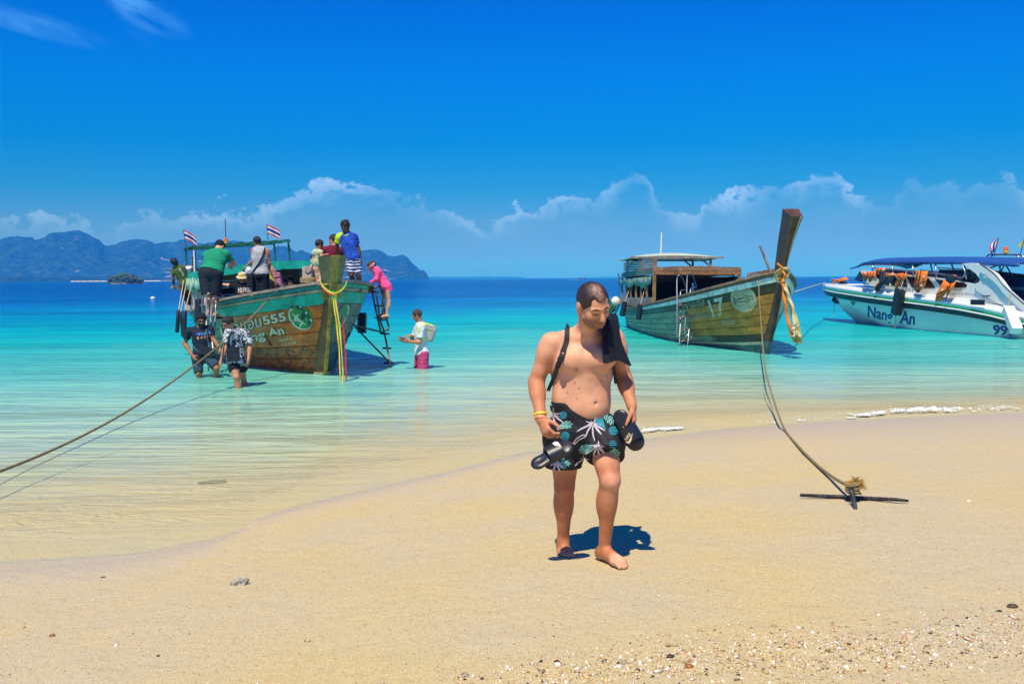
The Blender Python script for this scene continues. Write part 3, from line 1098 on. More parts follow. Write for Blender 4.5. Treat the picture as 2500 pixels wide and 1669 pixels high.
def pstroke(mb, tree, pts, w, off=0.003, taper=False, step=3.0, d=None):
    """a painted stroke: polyline in photo pixels laid on the surface as a thin ribbon"""
    q = [Vector((p[0], p[1], 0)) for p in pts]
    o = []
    for a, b in zip(q, q[1:]):
        m_ = max(1, int((b - a).length / step))
        o += [a.lerp(b, i / m_) for i in range(m_)]
    o.append(q[-1])
    A, B = [], []
    for i, p in enumerate(o):
        t = (o[min(i + 1, len(o) - 1)] - o[max(i - 1, 0)])
        t = t.normalized() if t.length > 1e-6 else Vector((1, 0, 0))
        nn_ = Vector((-t.y, t.x, 0))
        ww = w * 0.5 * (math.sin(math.pi * (0.12 + 0.80 * i / max(1, len(o) - 1))) if taper else 1)
        a, b = hit(tree, *(p + nn_ * ww)[:2], off, d), hit(tree, *(p - nn_ * ww)[:2], off, d)
        if a is None or b is None:
            if len(A) > 1:
                mb.strip(A, B)
            A, B = [], []
            continue
        A.append(a)
        B.append(b)
    if len(A) > 1:
        mb.strip(A, B)
    return mb


def ppoly(mb, tree, pts, off=0.003, rings=5, d=None):
    """a filled painted shape, fan of rings about its centre"""
    c = Vector((sum(p[0] for p in pts) / len(pts), sum(p[1] for p in pts) / len(pts), 0))
    q = [Vector((p[0], p[1], 0)) for p in pts]
    V, Fc = [], []
    h0 = hit(tree, c.x, c.y, off, d)
    if h0 is None:
        return mb
    V.append(h0)
    m_ = len(q)
    for r_ in range(1, rings + 1):
        for p in q:
            x = c.lerp(p, r_ / rings)
            hh = hit(tree, x.x, x.y, off, d)
            V.append(hh if hh is not None else V[-1])
    for k in range(m_):
        Fc.append((0, 1 + k, 1 + (k + 1) % m_))
    for r_ in range(rings - 1):
        for k in range(m_):
            a, b = 1 + r_ * m_ + k, 1 + r_ * m_ + (k + 1) % m_
            Fc.append((a, a + m_, b + m_, b))
    return mb.add(V, Fc)


def textverts(body, bold=0.0):
    cu = bpy.data.curves.new('lettering', 'FONT')
    cu.body = body
    cu.offset = bold
    cu.resolution_u = 3
    ob = bpy.data.objects.new('lettering', cu)
    COL.objects.link(ob)
    dg = bpy.context.evaluated_depsgraph_get()
    me = bpy.data.meshes.new_from_object(ob.evaluated_get(dg))
    bpy.data.objects.remove(ob)
    bm = bmesh.new()
    bm.from_mesh(me)
    bmesh.ops.triangulate(bm, faces=bm.faces)
    for _ in range(2):
        el = [e for e in bm.edges if e.calc_length() > 0.30]
        if el:
            bmesh.ops.subdivide_edges(bm, edges=el, cuts=1)
            bmesh.ops.triangulate(bm, faces=bm.faces)
    V = [v.co.copy() for v in bm.verts]
    Fc = [tuple(v.index for v in f.verts) for f in bm.faces]
    bm.free()
    bpy.data.meshes.remove(me)
    x0, x1 = min(v.x for v in V), max(v.x for v in V)
    y0, y1 = min(v.y for v in V), max(v.y for v in V)
    return [((v.x - x0) / (x1 - x0), (v.y - y0) / (y1 - y0)) for v in V], Fc


def ptext(name, body, quad, tree, off, material, parent, bold=0.0, d=None, mb=None):
    """lettering on a surface; quad = photo pixels of bottom-left, bottom-right, top-right, top-left of the word"""
    uv, Fc = textverts(body, bold)
    bl, br, tr_, tl = [Vector((*q, 0)) for q in quad]
    V, ok = [], True
    for u, v in uv:
        p = bl.lerp(br, u).lerp(tl.lerp(tr_, u), v)
        hh = hit(tree, p.x, p.y, off, d)
        V.append(hh if hh is not None else None)
    Fc = [f for f in Fc if all(V[i] is not None for i in f)]
    V = [v if v is not None else Vector((0, 0, -5)) for v in V]
    used = sorted({i for f in Fc for i in f})
    rm = {o: n_ for n_, o in enumerate(used)}
    Fc = [tuple(rm[i] for i in f) for f in Fc]
    V = [V[i] for i in used]
    if mb is not None:
        return mb.add(V, Fc)
    return mk(name, V, Fc, material, parent)
# ------------------------------------------------------------------ figure dressing helpers
def GG(px, py, lift=0.0):
    p = G(px, py, 0.0)
    for _ in range(12):
        p = G(px, py, zg(p.x, p.y) + lift)
    return p


def JP(D, **k):
    return {a: (v if isinstance(v, Vector) else P(v[0], v[1], D + (v[2] if len(v) > 2 else 0))) for a, v in k.items()}


CLOTH = {}


def cloth(name, c, var=0.18, rough=0.85, scale=9.0, **k):
    return mat('cloth_' + name, c, rough, var, scale, bump=0.25, bscale=60.0, spec=0.2, **k)


def d_shirt(f, g=0.018, hem=0.0, sl=0.55, slr=0.020, sleeves=True, neck=0.045, foldamp=0.006, sd=None):
    d = sd or SDF()
    f.torso(d, g, 0.05)
    S = f.S
    # skirt of the shirt hangs straight down from the ribs
    if hem < 0:
        d.cone(f.sp(0.1), f.sp(hem - 0.1), 0.130 * S * f.fat + g, 0.128 * S * f.fat + g, 0.05, flat=0.78, ax=f.fw)
    d.ell(f.sp(max(hem, 0) + 0.05), (0.160 * S * f.fat + g, (0.112 + f.belly * 0.6) * S * f.fat + g, 0.16 * S), 0.05, fr=(f.lat, f.fw, f.up))
    if sleeves:
        for q in 'ab':
            sh, e = f.J['s' + q], f.J['e' + q]
            d.ell(sh.lerp(e, 0.1), (0.064 * S + slr * 0.6,) * 3, 0.03)
            d.cone(sh, sh.lerp(e, sl) if sl <= 1 else e, 0.056 * S * f.fat ** .5 + slr * 0.7, 0.050 * S * f.fat ** .5 + slr, 0.03, cut1=sl <= 1)
            if sl > 1:
                d.cone(e, e.lerp(f.J['w' + q], sl - 1), 0.044 * S + slr * 0.6, 0.034 * S + slr * 0.5, 0.025, cut1=True)
    d.warp(wob(foldamp, 34, 26, 30, f.neck.x * 3))
    d.plane(f.sp(hem), -f.up)
    if not sleeves:
        for q in 'ab':
            d.ell(f.J['s' + q] + (f.J['s' + q] - f.neck).normalized() * 0.012, (0.062 * S, 0.085 * S, 0.092 * S), 0.012, 's', fr=(f.lat, f.fw, f.up))
    nk = f.neck + f.up * 0.035 * S + f.fw * 0.012 * S
    d.ell(nk, (neck * 1.35 * S + 0.012, neck * 1.25 * S + 0.012, 0.05 * S), 0.01, 's', fr=(f.lat, f.fw, f.up))
    return d


def d_shorts(f, waist=0.16, la=0.75, lb=None, r=0.105, r1=None, foldamp=0.006, g=0.016):
    d = SDF()
    S = f.S
    lb = la if lb is None else lb
    r1 = r if r1 is None else r1
    d.ell(f.sp(0.03), (0.163 * S * f.fat + g, 0.118 * S * f.fat + g, 0.16 * S), 0.04, fr=(f.lat, f.fw, f.up))
    d.cone(f.sp(0.06), f.sp(waist + 0.05), 0.120 * S * f.fat, 0.122 * S * f.fat, 0.05)
    for q, l_ in (('a', la), ('b', lb)):
        h, kn = f.J['h' + q], f.J['k' + q]
        if l_ <= 1:
            d.cone(h, h.lerp(kn, l_), 0.108 * S * f.fat ** .6, r1 * S * f.fat ** .6, 0.03, cut1=True)
        else:
            d.cone(h, kn, 0.108 * S * f.fat ** .6, r1 * S * f.fat ** .6, 0.03)
            d.cone(kn, kn.lerp(f.J['n' + q], l_ - 1), r1 * S * f.fat ** .6, r1 * 0.95 * S * f.fat ** .6, 0.03, cut1=True)
    d.warp(wob(foldamp, 30, 22, 24, f.mid.x * 3))
    d.plane(f.sp(waist), f.up)
    return d


def d_hair(f, th=0.012, low=-0.045, front=0.045, amp=0.004, back=0.0, bun=None, tail=None, temple=True):
    d = SDF()
    S = f.S
    fr = (f.hl, f.hf, f.hu)
    d.ell(f.hq(0, -0.012 - back * 0.5, 0.026), ((0.077 + th) * S, (0.097 + th) * S, (0.090 + th) * S), 0.015, fr=fr)
    if low < -0.05:
        d.cone(f.hq(0, -0.045, 0.0), f.hq(0, -0.055, low), (0.068 + th * .5) * S, 0.055 * S, 0.03)
    d.warp(wob(amp, 130, 120, 110, f.neck.x))
    d.plane(f.hq(0, 0.062, front), f.hf * 0.86 - f.hu * 0.52, 0.008)
    d.plane(f.hq(0, 0.0, min(low, -0.02)), -f.hu + f.hf * 0.25)
    if bun is not None:
        d.ell(f.hq(*bun[:3]), (bun[3] * S,) * 3, 0.012)
    if tail is not None:
        d.cone(f.hq(*tail[0]), f.hq(*tail[1]), tail[2] * S, tail[3] * S, 0.02)
    return d


DARKHAIR = mat('hair_black', (0.012, 0.010, 0.010), 0.45, 0.5, 60.0, bump=0.8, bscale=140.0, stretch=(1, 1, 0.35))
BROWNHAIR = mat('hair_brown', (0.055, 0.030, 0.018), 0.5, 0.5, 60.0, bump=0.8, bscale=140.0, stretch=(1, 1, 0.35))
BLACKCLOTH = cloth('black', (0.008, 0.010, 0.015), 0.35)
RUBBER = mat('black_rubber', (0.012, 0.016, 0.024), 0.38, 0.3, 25.0, bump=0.06, bscale=160.0)

# ------------------------------------------------------------------ boats
def wood(name, c, c2, wear=(0.50, 0.66), rough=0.55, fade=None, scale=3.0, streak=(0.6, 3.0, 3.0), dark=0.5, water_stain=None):
    """painted or varnished planking: long grain, flaking to c2, optional fade towards the stern (fade = local x from, to, colour)"""
    if name in MATS:
        return MATS[name]
    m, nn, b = principled(name)
    co = nn('ShaderNodeTexCoord').outputs['Object']
    mp = nn('ShaderNodeMapping', {'Vector': co, 'Scale': streak})
    g = nn('ShaderNodeTexNoise', {'Vector': mp, 'Scale': scale, 'Detail': 9.0, 'Roughness': 0.68, 'Distortion': 0.3})
    k = nn.maprange(g.outputs[0], 0.25, 0.75, 1 - dark, 1 + dark * 0.7)
    base = nn.mix(1.0, c, nn('ShaderNodeCombineColor', {0: k, 1: k, 2: k}), 'MULTIPLY')
    if fade:
        x = nn('ShaderNodeSeparateXYZ', {0: co}).outputs[0]
        nzf = nn('ShaderNodeTexNoise', {'Vector': co, 'Scale': 2.2, 'Detail': 9.0, 'Roughness': 0.7})
        t = nn.math('ADD', nn.maprange(x, fade[0], fade[1]), nn.math('MULTIPLY', nn.math('SUBTRACT', nzf.outputs[0], 0.5), 0.9))
        base = nn.mix(nn.maprange(t, 0.42, 0.60), base, nn.mix(1.0, fade[2], nn('ShaderNodeCombineColor', {0: k, 1: k, 2: k}), 'MULTIPLY'))
    mp2 = nn('ShaderNodeMapping', {'Vector': co, 'Scale': (streak[0] * 2.4, streak[1], streak[2]), 'Location': (3, 1, 2)})
    f2 = nn('ShaderNodeTexNoise', {'Vector': mp2, 'Scale': scale * 1.6, 'Detail': 10.0, 'Roughness': 0.75})
    base = nn.mix(nn.maprange(f2.outputs[0], *wear), base, c2)
    mp3 = nn('ShaderNodeMapping', {'Vector': co, 'Scale': (0.5, 1.6, 1.6), 'Location': (5, 2, 7)})
    big = nn('ShaderNodeTexNoise', {'Vector': mp3, 'Scale': 1.5, 'Detail': 8.0, 'Roughness': 0.72, 'Distortion': 0.8})
    kk = nn.maprange(big.outputs[0], 0.32, 0.66, 0.55, 1.22)
    base = nn.mix(1.0, base, nn('ShaderNodeCombineColor', {0: kk, 1: kk, 2: kk}), 'MULTIPLY')
    mp4 = nn('ShaderNodeMapping', {'Vector': co, 'Scale': (2.0, 2.0, 5.0), 'Location': (1, 8, 3)})
    scf = nn('ShaderNodeTexNoise', {'Vector': mp4, 'Scale': 7.0, 'Detail': 8.0, 'Roughness': 0.8})
    base = nn.mix(nn.maprange(scf.outputs[0], 0.62, 0.70, 0, 0.55), base, (0.36, 0.36, 0.28))
    sp = nn('ShaderNodeTexNoise', {'Vector': co, 'Scale': 34.0, 'Detail': 3.0, 'Roughness': 0.8})
    base = nn.mix(nn.maprange(sp.outputs[0], 0.66, 0.74, 0, 0.7), base, (0.03, 0.025, 0.018))
    nn.t.links.new(base, b.inputs['Base Color'])
    b.inputs['Roughness'].default_value = rough
    b.inputs['Specular IOR Level'].default_value = 0.35
    nn.t.links.new(nn('ShaderNodeBump', {'Height': f2.outputs[0], 'Strength': 0.35, 'Distance': 0.012}).outputs[0], b.inputs['Normal'])
    MATS[name] = m
    return m


GREEN = wood('green_paint', (0.006, 0.44, 0.33), (0.08, 0.38, 0.30), (0.60, 0.74), dark=0.28)
GREEND = wood('dark_green_paint', (0.010, 0.12, 0.095), (0.05, 0.16, 0.13), (0.60, 0.74), dark=0.3)
GREYW = wood('grey_timber', (0.30, 0.27, 0.23), (0.12, 0.10, 0.08), (0.54, 0.7))
BLUEW = wood('blue_flaking_paint', (0.015, 0.17, 0.26), (0.02, 0.30, 0.26), (0.47, 0.55))
CREAMR = wood('cream_rusty_paint', (0.40, 0.36, 0.24), (0.20, 0.075, 0.012), (0.55, 0.66))
BROWN = wood('varnished_brown', (0.66, 0.165, 0.020), (0.045, 0.022, 0.010), (0.54, 0.68), 0.4, fade=(-3.2, -4.6, (0.17, 0.18, 0.11)))
BROWNL = wood('varnished_brown_stained', (0.50, 0.130, 0.018), (0.022, 0.016, 0.008), (0.46, 0.60), 0.4, fade=(-3.2, -4.6, (0.15, 0.19, 0.13)))
TEALG = wood('shaded_port_side', (0.16, 0.18, 0.14), (0.06, 0.14, 0.15), (0.5, 0.65))  # grey puts the shade of the port side into the plank colour
TEALB = wood('port_side_blue', (0.02, 0.13, 0.17), (0.10, 0.16, 0.15), (0.55, 0.7))  # bluer shade tone for the low port planks, also on both bottom planks
YELLOWL = wood('yellow_bootline', (0.38, 0.30, 0.02), (0.08, 0.09, 0.02), (0.5, 0.62))
BROWN17 = wood('varnished_ochre', (0.58, 0.25, 0.022), (0.13, 0.075, 0.02), (0.52, 0.66), 0.5, fade=(-2.8, -6.0, (0.32, 0.36, 0.23)))
DARK17 = wood('dark_planking', (0.05, 0.035, 0.018), (0.15, 0.13, 0.08), (0.55, 0.68), 0.5, fade=(-2.4, -4.2, (0.27, 0.31, 0.20)))
OLIVE17 = wood('top_strake', (0.075, 0.055, 0.018), (0.02, 0.035, 0.025), (0.5, 0.64), 0.5, fade=(-5.0, -8.5, (0.09, 0.17, 0.13)))
BOTTOM17 = wood('antifouling', (0.10, 0.17, 0.15), (0.045, 0.05, 0.045), (0.50, 0.64), 0.7)
CREAM = wood('cream_paint', (0.50, 0.48, 0.30), (0.40, 0.36, 0.20), (0.55, 0.7), dark=0.15)
PALEPAINT = wood('lettering_pale', (0.55, 0.60, 0.50), (0.35, 0.36, 0.27), (0.54, 0.70), dark=0.15)
WORNPAINT = wood('lettering_worn', (0.42, 0.47, 0.40), (0.17, 0.10, 0.025), (0.49, 0.55), dark=0.2, scale=6)
POSTW = wood('prow_hardwood', (0.125, 0.060, 0.030), (0.045, 0.026, 0.016), (0.5, 0.66), 0.45)
POSTO = wood('prow_olive', (0.30, 0.26, 0.06), (0.12, 0.13, 0.05), (0.50, 0.68), 0.6)
POSTG = wood('prow_green_grey', (0.16, 0.17, 0.085), (0.24, 0.22, 0.09), (0.5, 0.7), 0.6)
TIMBER = wood('roof_timber', (0.25, 0.155, 0.09), (0.34, 0.30, 0.24), (0.52, 0.66), 0.7)
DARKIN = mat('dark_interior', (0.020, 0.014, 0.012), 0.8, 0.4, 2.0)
STEEL = mat('steel_tube', (0.36, 0.38, 0.41), 0.38, 0.2, 12.0, metal=0.9)
RUSTST = mat('stained_steel', (0.16, 0.13, 0.11), 0.5, 0.5, 14.0, metal=0.6, c2=(0.12, 0.05, 0.02))
ROPE = mat('rope_tan', (0.42, 0.33, 0.17), 0.9, 0.3, 30.0, bump=0.9, bscale=90.0, stretch=(1, 1, 3))
ROPED = mat('rope_wet', (0.11, 0.085, 0.045), 0.8, 0.4, 30.0, bump=0.9, bscale=90.0)
GLASS = mat('dark_glass', (0.012, 0.016, 0.024), 0.08, 0.2, 3.0, spec=0.8)


def pl(lst):
    xs_, ys_ = [a for a, _ in lst], [b for _, b in lst]
    return lambda x: np.interp(x, xs_, ys_)


class Hull:
    def __init__(s, M, L, sheer, beam, keelbeam, keelz, rake, flare):
        s.M, s.L = M, L
        s.sheer, s.beam, s.kb, s.kz, s.rake, s.flare = pl(sheer), pl(beam), pl(keelbeam), keelz, rake, flare

    def loc(s, u, v, side, off=0.0):
        xi = (u ** 1.35) * s.L
        ro = s.rake * (1 - v) ** 1.25
        x = ro * (1 - u) + xi * (1 - ro * 0 / s.L)
        zs_ = float(s.sheer(xi))
        z = s.kz + (zs_ - s.kz) * v
        p = 0.52 + s.flare * math.exp(-xi / 2.2)
        b_ = float(s.kb(xi)) + (float(s.beam(xi)) - float(s.kb(xi))) * (v ** p)
        return Vector((-x, side * (b_ + off), z))

    def W(s, u, v, side, off=0.0):
        return s.M @ s.loc(u, v, side, off)

    def plank(s, v0, v1, side, off=0.0, th=0.03, nu=34, groove=0.011, u0=0.0, u1=1.0):
        mb = MB()
        e = (v1 - v0)
        cols = [(v0, -groove * 2.2), (v0 + e * 0.07, 0.0), (v0 + e * 0.5, 0.003), (v1 - e * 0.07, 0.0), (v1, -groove * 2.2)]
        V, Fc = [], []
        for i in range(nu + 1):
            u = u0 + (u1 - u0) * i / nu
            for v, o in cols:
                V.append(s.W(u, v, side, off + o))
            V.append(s.W(u, v1, side, off - th))
            V.append(s.W(u, v0, side, off - th))
        c = 7
        for i in range(nu):
            for j in range(c):
                a, b_ = i * c + j, i * c + (j + 1) % c
                Fc.append((a, b_, b_ + c, a + c) if side > 0 else (a, a + c, b_ + c, b_))
        Fc.append(tuple(range(c)))
        Fc.append(tuple(nu * c + j for j in range(c)))
        return mb.add(V, Fc)

    def uv_at(s, xa):
        return (max(0.0, xa) / s.L) ** (1 / 1.35)


def frame(origin, bowdir, roll=0.0):
    fx = Vector((bowdir[0], bowdir[1], 0)).normalized()
    fy = Vector((-fx.y, fx.x, 0))
    R3 = Matrix((fx, fy, Vector((0, 0, 1)))).transposed().to_4x4()
    return Matrix.Translation(origin) @ R3 @ Matrix.Rotation(roll, 4, 'X')


def deckmesh(h, u0, u1, z, inset=0.05, n_=14, th=0.04):
    mb = MB()
    for sgn in (1,):
        A, B = [], []
        for i in range(n_ + 1):
            u = u0 + (u1 - u0) * i / n_
            zs_ = float(h.sheer((u ** 1.35) * h.L))
            v = max(0.0, min(1.0, (z - h.kz) / (zs_ - h.kz)))
            a = h.loc(u, v, 1, -inset)
            b_ = h.loc(u, v, -1, -inset)
            A.append(h.M @ Vector((a.x, a.y, z)))
            B.append(h.M @ Vector((b_.x, b_.y, z)))
        mb.strip(A, B, th)
    return mb


def railtube(h, side, v, off, w, t, u0=0.0, u1=1.0, nu=34, dz=0.0):
    mb = MB()
    pts = [h.W(u0 + (u1 - u0) * i / nu, v, side, off) + Vector((0, 0, dz)) for i in range(nu + 1)]
    V, Fc = [], []
    up_ = (h.M.to_3x3() @ Vector((0, 0, 1)))
    for i, p in enumerate(pts):
        tt_ = (pts[min(i + 1, nu)] - pts[max(i - 1, 0)]).normalized()
        a = tt_.cross(up_).normalized()
        for sx_, sz_ in ((-1, -1), (1, -1), (1, 1), (-1, 1)):
            V.append(p + a * (sx_ * w / 2) + up_ * (sz_ * t / 2))
    for i in range(nu):
        for j in range(4):
            Fc.append((i * 4 + j, i * 4 + (j + 1) % 4, i * 4 + 4 + (j + 1) % 4, i * 4 + 4 + j))
    Fc += [(3, 2, 1, 0), tuple(nu * 4 + j for j in range(4))]
    return mb.add(V, Fc)


def flag(name, label, base, tip, fly, hgt, cols, sag=0.25, group=None):
    """flag on a thin pole: horizontal bands"""
    root = thing(name, label, 'flag', base, group)
    MB().tube([base, tip], 0.012, 6).go('pole', mat('dark_pole', (0.05, 0.05, 0.06), 0.5), root)
    n_ = 12
    tot = sum(w for w, _ in cols)
    y = 0.0
    up_ = (base - tip).normalized()
    for w, m in cols:
        mb = MB()
        A, B = [], []
        for i in range(n_ + 1):
            s_ = i / n_
            p = tip + fly * s_ + Vector((0, 0, -sag * s_ * s_ * hgt)) + fly.cross(Vector((0, 0, 1))).normalized() * (0.05 * math.sin(s_ * 7) * (0.3 + s_))
            A.append(p + up_ * (hgt * y / tot))
            B.append(p + up_ * (hgt * (y + w) / tot))
        mb.strip(A, B, 0.004)
        mb.go('stripe', m, root)
        y += w
    return root


FRED, FWHITE, FBLUE = mat('flag_red', (0.55, 0.02, 0.03), 0.8, 0.1), mat('flag_white', (0.75, 0.75, 0.78), 0.8, 0.08), mat('flag_blue', (0.02, 0.03, 0.22), 0.8, 0.1)
THAI = [(1, FRED), (1, FWHITE), (2, FBLUE), (1, FWHITE), (1, FRED)]


def beacon(label, p, s_=1.0, whip=None):
    root = thing('warning_beacon', label, 'beacon', p)
    MB().lathe([(0.07 * s_, 0), (0.07 * s_, 0.05 * s_), (0.10 * s_, 0.06 * s_), (0.10 * s_, 0.15 * s_)], p, 12).go('base', mat('beacon_yellow', (0.75, 0.42, 0.02), 0.4), root, autos=40)
    MB().lathe([(0.09 * s_, 0.15 * s_), (0.09 * s_, 0.27 * s_), (0.07 * s_, 0.31 * s_)], p, 12).go('lamp_dome', mat('beacon_amber', (0.75, 0.16, 0.01), 0.2), root, autos=40)
    if whip:
        MB().tube([p + Vector((0, 0, 0.3 * s_)), p + Vector(whip)], 0.012, 6).go('aerial', mat('dark_pole', (0.05, 0.05, 0.06)), root)
    return root


def fender(label, a, b_, r, m, group, rope_to=None, square=False):
    root = thing('boat_fender', label, 'fender', (a + b_) / 2, group)
    mb = MB()
    if square:
        mb.bar(a, b_, r * 2, r * 2.4)
    else:
        mb.tube([a, a.lerp(b_, 0.04), a.lerp(b_, 0.96), b_], [r * 0.55, r, r, r * 0.5], 10)
    mb.go('body', m, root, autos=50)
    if rope_to is not None:
        mid = a.lerp(rope_to, 0.5) + Vector((0.0, 0.0, -0.01))
        MB().tube([a, mid, rope_to], 0.011, 6).go('rope', mat('rope_pale', (0.50, 0.44, 0.32), 0.9, 0.3, 30.0), root)
    return root


# ================= boat on the left: green longtail with passengers
OA = P(822, 684, 19.2)
MA = frame(Vector((OA.x, OA.y, 0)), (0.407, -0.914), R(4.3))
LA = 12.4
hA = Hull(MA, LA, [(0, 1.90), (0.8, 1.82), (1.6, 1.75), (2.6, 1.67), (4.2, 1.55), (7, 1.32), (10, 1.18), (12.4, 1.2)],
          [(0, 0.07), (0.35, 0.42), (0.8, 0.75), (1.6, 1.18), (2.6, 1.52), (3.6, 1.70), (5, 1.78), (8, 1.72), (12.4, 1.35)],
          [(0, 0.05), (1, 0.10), (3, 0.45), (5, 0.8), (8, 0.9), (12.4, 0.6)], -0.55, 1.55, 0.62)
boatA = thing('longtail_boat', 'long wooden tour boat, green above and brown below, crowded with passengers', 'boat', MA)
VS = [0.0, 0.10, 0.265, 0.375, 0.49, 0.605, 0.715, 0.825]
hullA = []
for side in (-1, 1):
    for i in range(len(VS) - 1):
        m = (YELLOWL if i == 1 else BROWNL if i < 4 else BROWN) if side < 0 else (TEALB if i < 4 else TEALG)
        if i == 0:
            m = TEALB
        o = hA.plank(VS[i], VS[i + 1], side).go('hull_plank', m, boatA)
        hullA.append(o)
    o = hA.plank(0.825, 0.925, side, 0.004).go('hull_plank', GREEN, boatA)
    hullA.append(o)
    hA.plank(0.925, 0.948, side, 0.030, 0.06).go('rubbing_strake', CREAMR, boatA)
    hA.plank(0.948, 0.985, side, 0.012).go('hull_plank', BLUEW if side < 0 else GREEN, boatA)
    railtube(hA, side, 1.0, 0.02, 0.17, 0.05).go('gunwale', GREYW, boatA)
# transom
mb = MB()
V = [hA.W(1, v / 8, -1) for v in range(9)] + [hA.W(1, v / 8, 1) for v in range(8, -1, -1)]
mb.add(V, [tuple(range(len(V)))])
mb.go('transom', GREEN, boatA)
deckmesh(hA, hA.uv_at(0.5), hA.uv_at(2.2), 1.42, 0.06).go('foredeck', GREYW, boatA)
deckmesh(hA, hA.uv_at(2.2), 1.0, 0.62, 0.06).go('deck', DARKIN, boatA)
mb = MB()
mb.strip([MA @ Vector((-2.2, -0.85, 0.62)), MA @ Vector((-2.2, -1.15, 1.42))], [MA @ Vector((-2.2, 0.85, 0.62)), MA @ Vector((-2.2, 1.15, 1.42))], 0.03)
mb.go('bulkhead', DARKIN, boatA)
# stem timber
mb = MB()
st = [hA.W(0, v, 1, -hA.beam(0)) for v in (0.0, 0.12, 0.25, 0.4, 0.55, 0.7, 0.85, 0.97)]
fxA = MA.to_3x3() @ Vector((1, 0, 0))
fyA = MA.to_3x3() @ Vector((0, 1, 0))


def stem(mb, line, fx_, fy_, wf, wb, dep, fwd=0.05):
    V, Fc = [], []
    for p in line:
        V += [p + fx_ * fwd - fy_ * wf, p + fx_ * fwd + fy_ * wf, p - fx_ * dep + fy_ * wb, p - fx_ * dep - fy_ * wb]
    k = len(line)
    for i in range(k - 1):
        for j in range(4):
            Fc.append((i * 4 + j, i * 4 + (j + 1) % 4, i * 4 + 4 + (j + 1) % 4, i * 4 + 4 + j))
    Fc += [(3, 2, 1, 0), tuple((k - 1) * 4 + j for j in range(4))]
    return mb.add(V, Fc)


stem(MB(), st[2:7], fxA, fyA, 0.035, 0.155, 0.15, 0.10).go('stem_board', wood('stem_brown', (0.12, 0.075, 0.032), (0.05, 0.035, 0.018), (0.5, 0.66)), boatA)
stem(MB(), st[1:7], fxA, fyA, 0.030, 0.05, 0.02, 0.135).go('stem', YELLOWL, boatA)
stem(MB(), st[1:3], fxA, fyA, 0.07, 0.18, 0.15, 0.112).go('stem_foot', CREAM, boatA)
# prow block (sawn-off prow post)
b0, b1 = MA @ Vector((0.05, 0.02, 1.86)), MA @ Vector((0.30, 0.02, 2.38))


def pent(c, k, wl, wr, dp, ff):
    return [c + fxA * dp * k - fyA * ff * k, c + fxA * dp * k + fyA * ff * k, c + fyA * wr * k - fxA * 0.02, c - fyA * wl * k - fxA * 0.02]


V = pent(b0, 0.88, 0.21, 0.24, 0.22, 0.07) + pent(b1, 1.12, 0.235, 0.265, 0.24, 0.08)
mb = MB().add(V, [(0, 1, 5, 4), (1, 2, 6, 5), (2, 3, 7, 6), (3, 0, 4, 7), (4, 5, 6, 7), (3, 2, 1, 0)])
mb.go('prow_block', POSTG, boatA)
q = 0.006
A_, B_ = [p + fxA * q for p in (V[0], V[4])], [p + fxA * q for p in (V[1], V[5])]
MB().strip([A_[0], A_[1]], [B_[0], B_[1]], 0.012).go('prow_facing', POSTO, boatA)
for j, (dy, w_) in enumerate(((-0.12, 0.15), (0.0, 0.13), (0.12, 0.15))):
    MB().bar(MA @ Vector((0.245 - abs(dy) * 0.5, dy, 1.86)), MA @ Vector((0.12 - abs(dy) * 0.6, dy * 0.9, 1.58 - (0.12 if j == 1 else 0))), w_, 0.05, fyA.cross(Vector((0, 0, 1)))).go('prow_cleat', POSTO, boatA)

# cabin: roof on posts, side slats, curtains, inside panelling
def la(x, y, z):
    return MA @ Vector((x, y, z))


def roofmesh(M, x0, x1, hw0, hw1, z0, z1, crown, th, n_=12, k=8):
    V, Fc = [], []
    for lay in (0, -th):
        for i in range(k + 1):
            t = i / k
            for j in range(n_ + 1):
                s_ = -1 + 2 * j / n_
                V.append(M @ Vector((x0 + (x1 - x0) * t, s_ * (hw0 + (hw1 - hw0) * t), z0 + (z1 - z0) * t + crown * (1 - s_ * s_) + lay)))
    m_ = (k + 1) * (n_ + 1)
    for i in range(k):
        for j in range(n_):
            a = i * (n_ + 1) + j
            Fc += [(a, a + 1, a + n_ + 2, a + n_ + 1), (m_ + a, m_ + a + n_ + 1, m_ + a + n_ + 2, m_ + a + 1)]
    for i in range(k):
        for j in (0, n_):
            a = i * (n_ + 1) + j
            Fc.append((a, a + n_ + 1, m_ + a + n_ + 1, m_ + a))
    for j in range(n_):
        for i in (0, k):
            a = i * (n_ + 1) + j
            Fc.append((a, m_ + a, m_ + a + 1, a + 1))
    return MB().add(V, Fc)


roofmesh(MA, -6.2, -12.0, 1.55, 1.5, 2.28, 2.2, 0.10, 0.05).go('roof', GREEN, boatA)
MB().strip([la(-6.16, -1.57, 2.10), la(-6.16, 0, 2.20), la(-6.16, 1.57, 2.10)], [la(-6.16, -1.57, 2.29), la(-6.16, 0, 2.39), la(-6.16, 1.57, 2.29)], 0.03).go('roof_fascia', GREEN, boatA)
for sgn in (-1, 1):
    MB().bar(la(-6.2, sgn * 1.56, 2.20), la(-12, sgn * 1.52, 2.10), 0.04, 0.20).go('roof_edge', GREEN, boatA)
    for x in (-6.25, -8.2, -10.2, -11.9):
        MB().bar(la(x, sgn * 1.46, 1.1), la(x, sgn * 1.46, 2.24), 0.07, 0.07).go('post', GREYW, boatA)
for k in range(15):
    x = -6.6 - k * 0.37
    MB().bar(la(x, -1.50, 1.12), la(x, -1.48, 1.98), 0.13, 0.03).go('side_slat', mat('pale_slat', (0.52, 0.50, 0.50), 0.7, 0.2), boatA)
mb = MB()
A, B = [], []
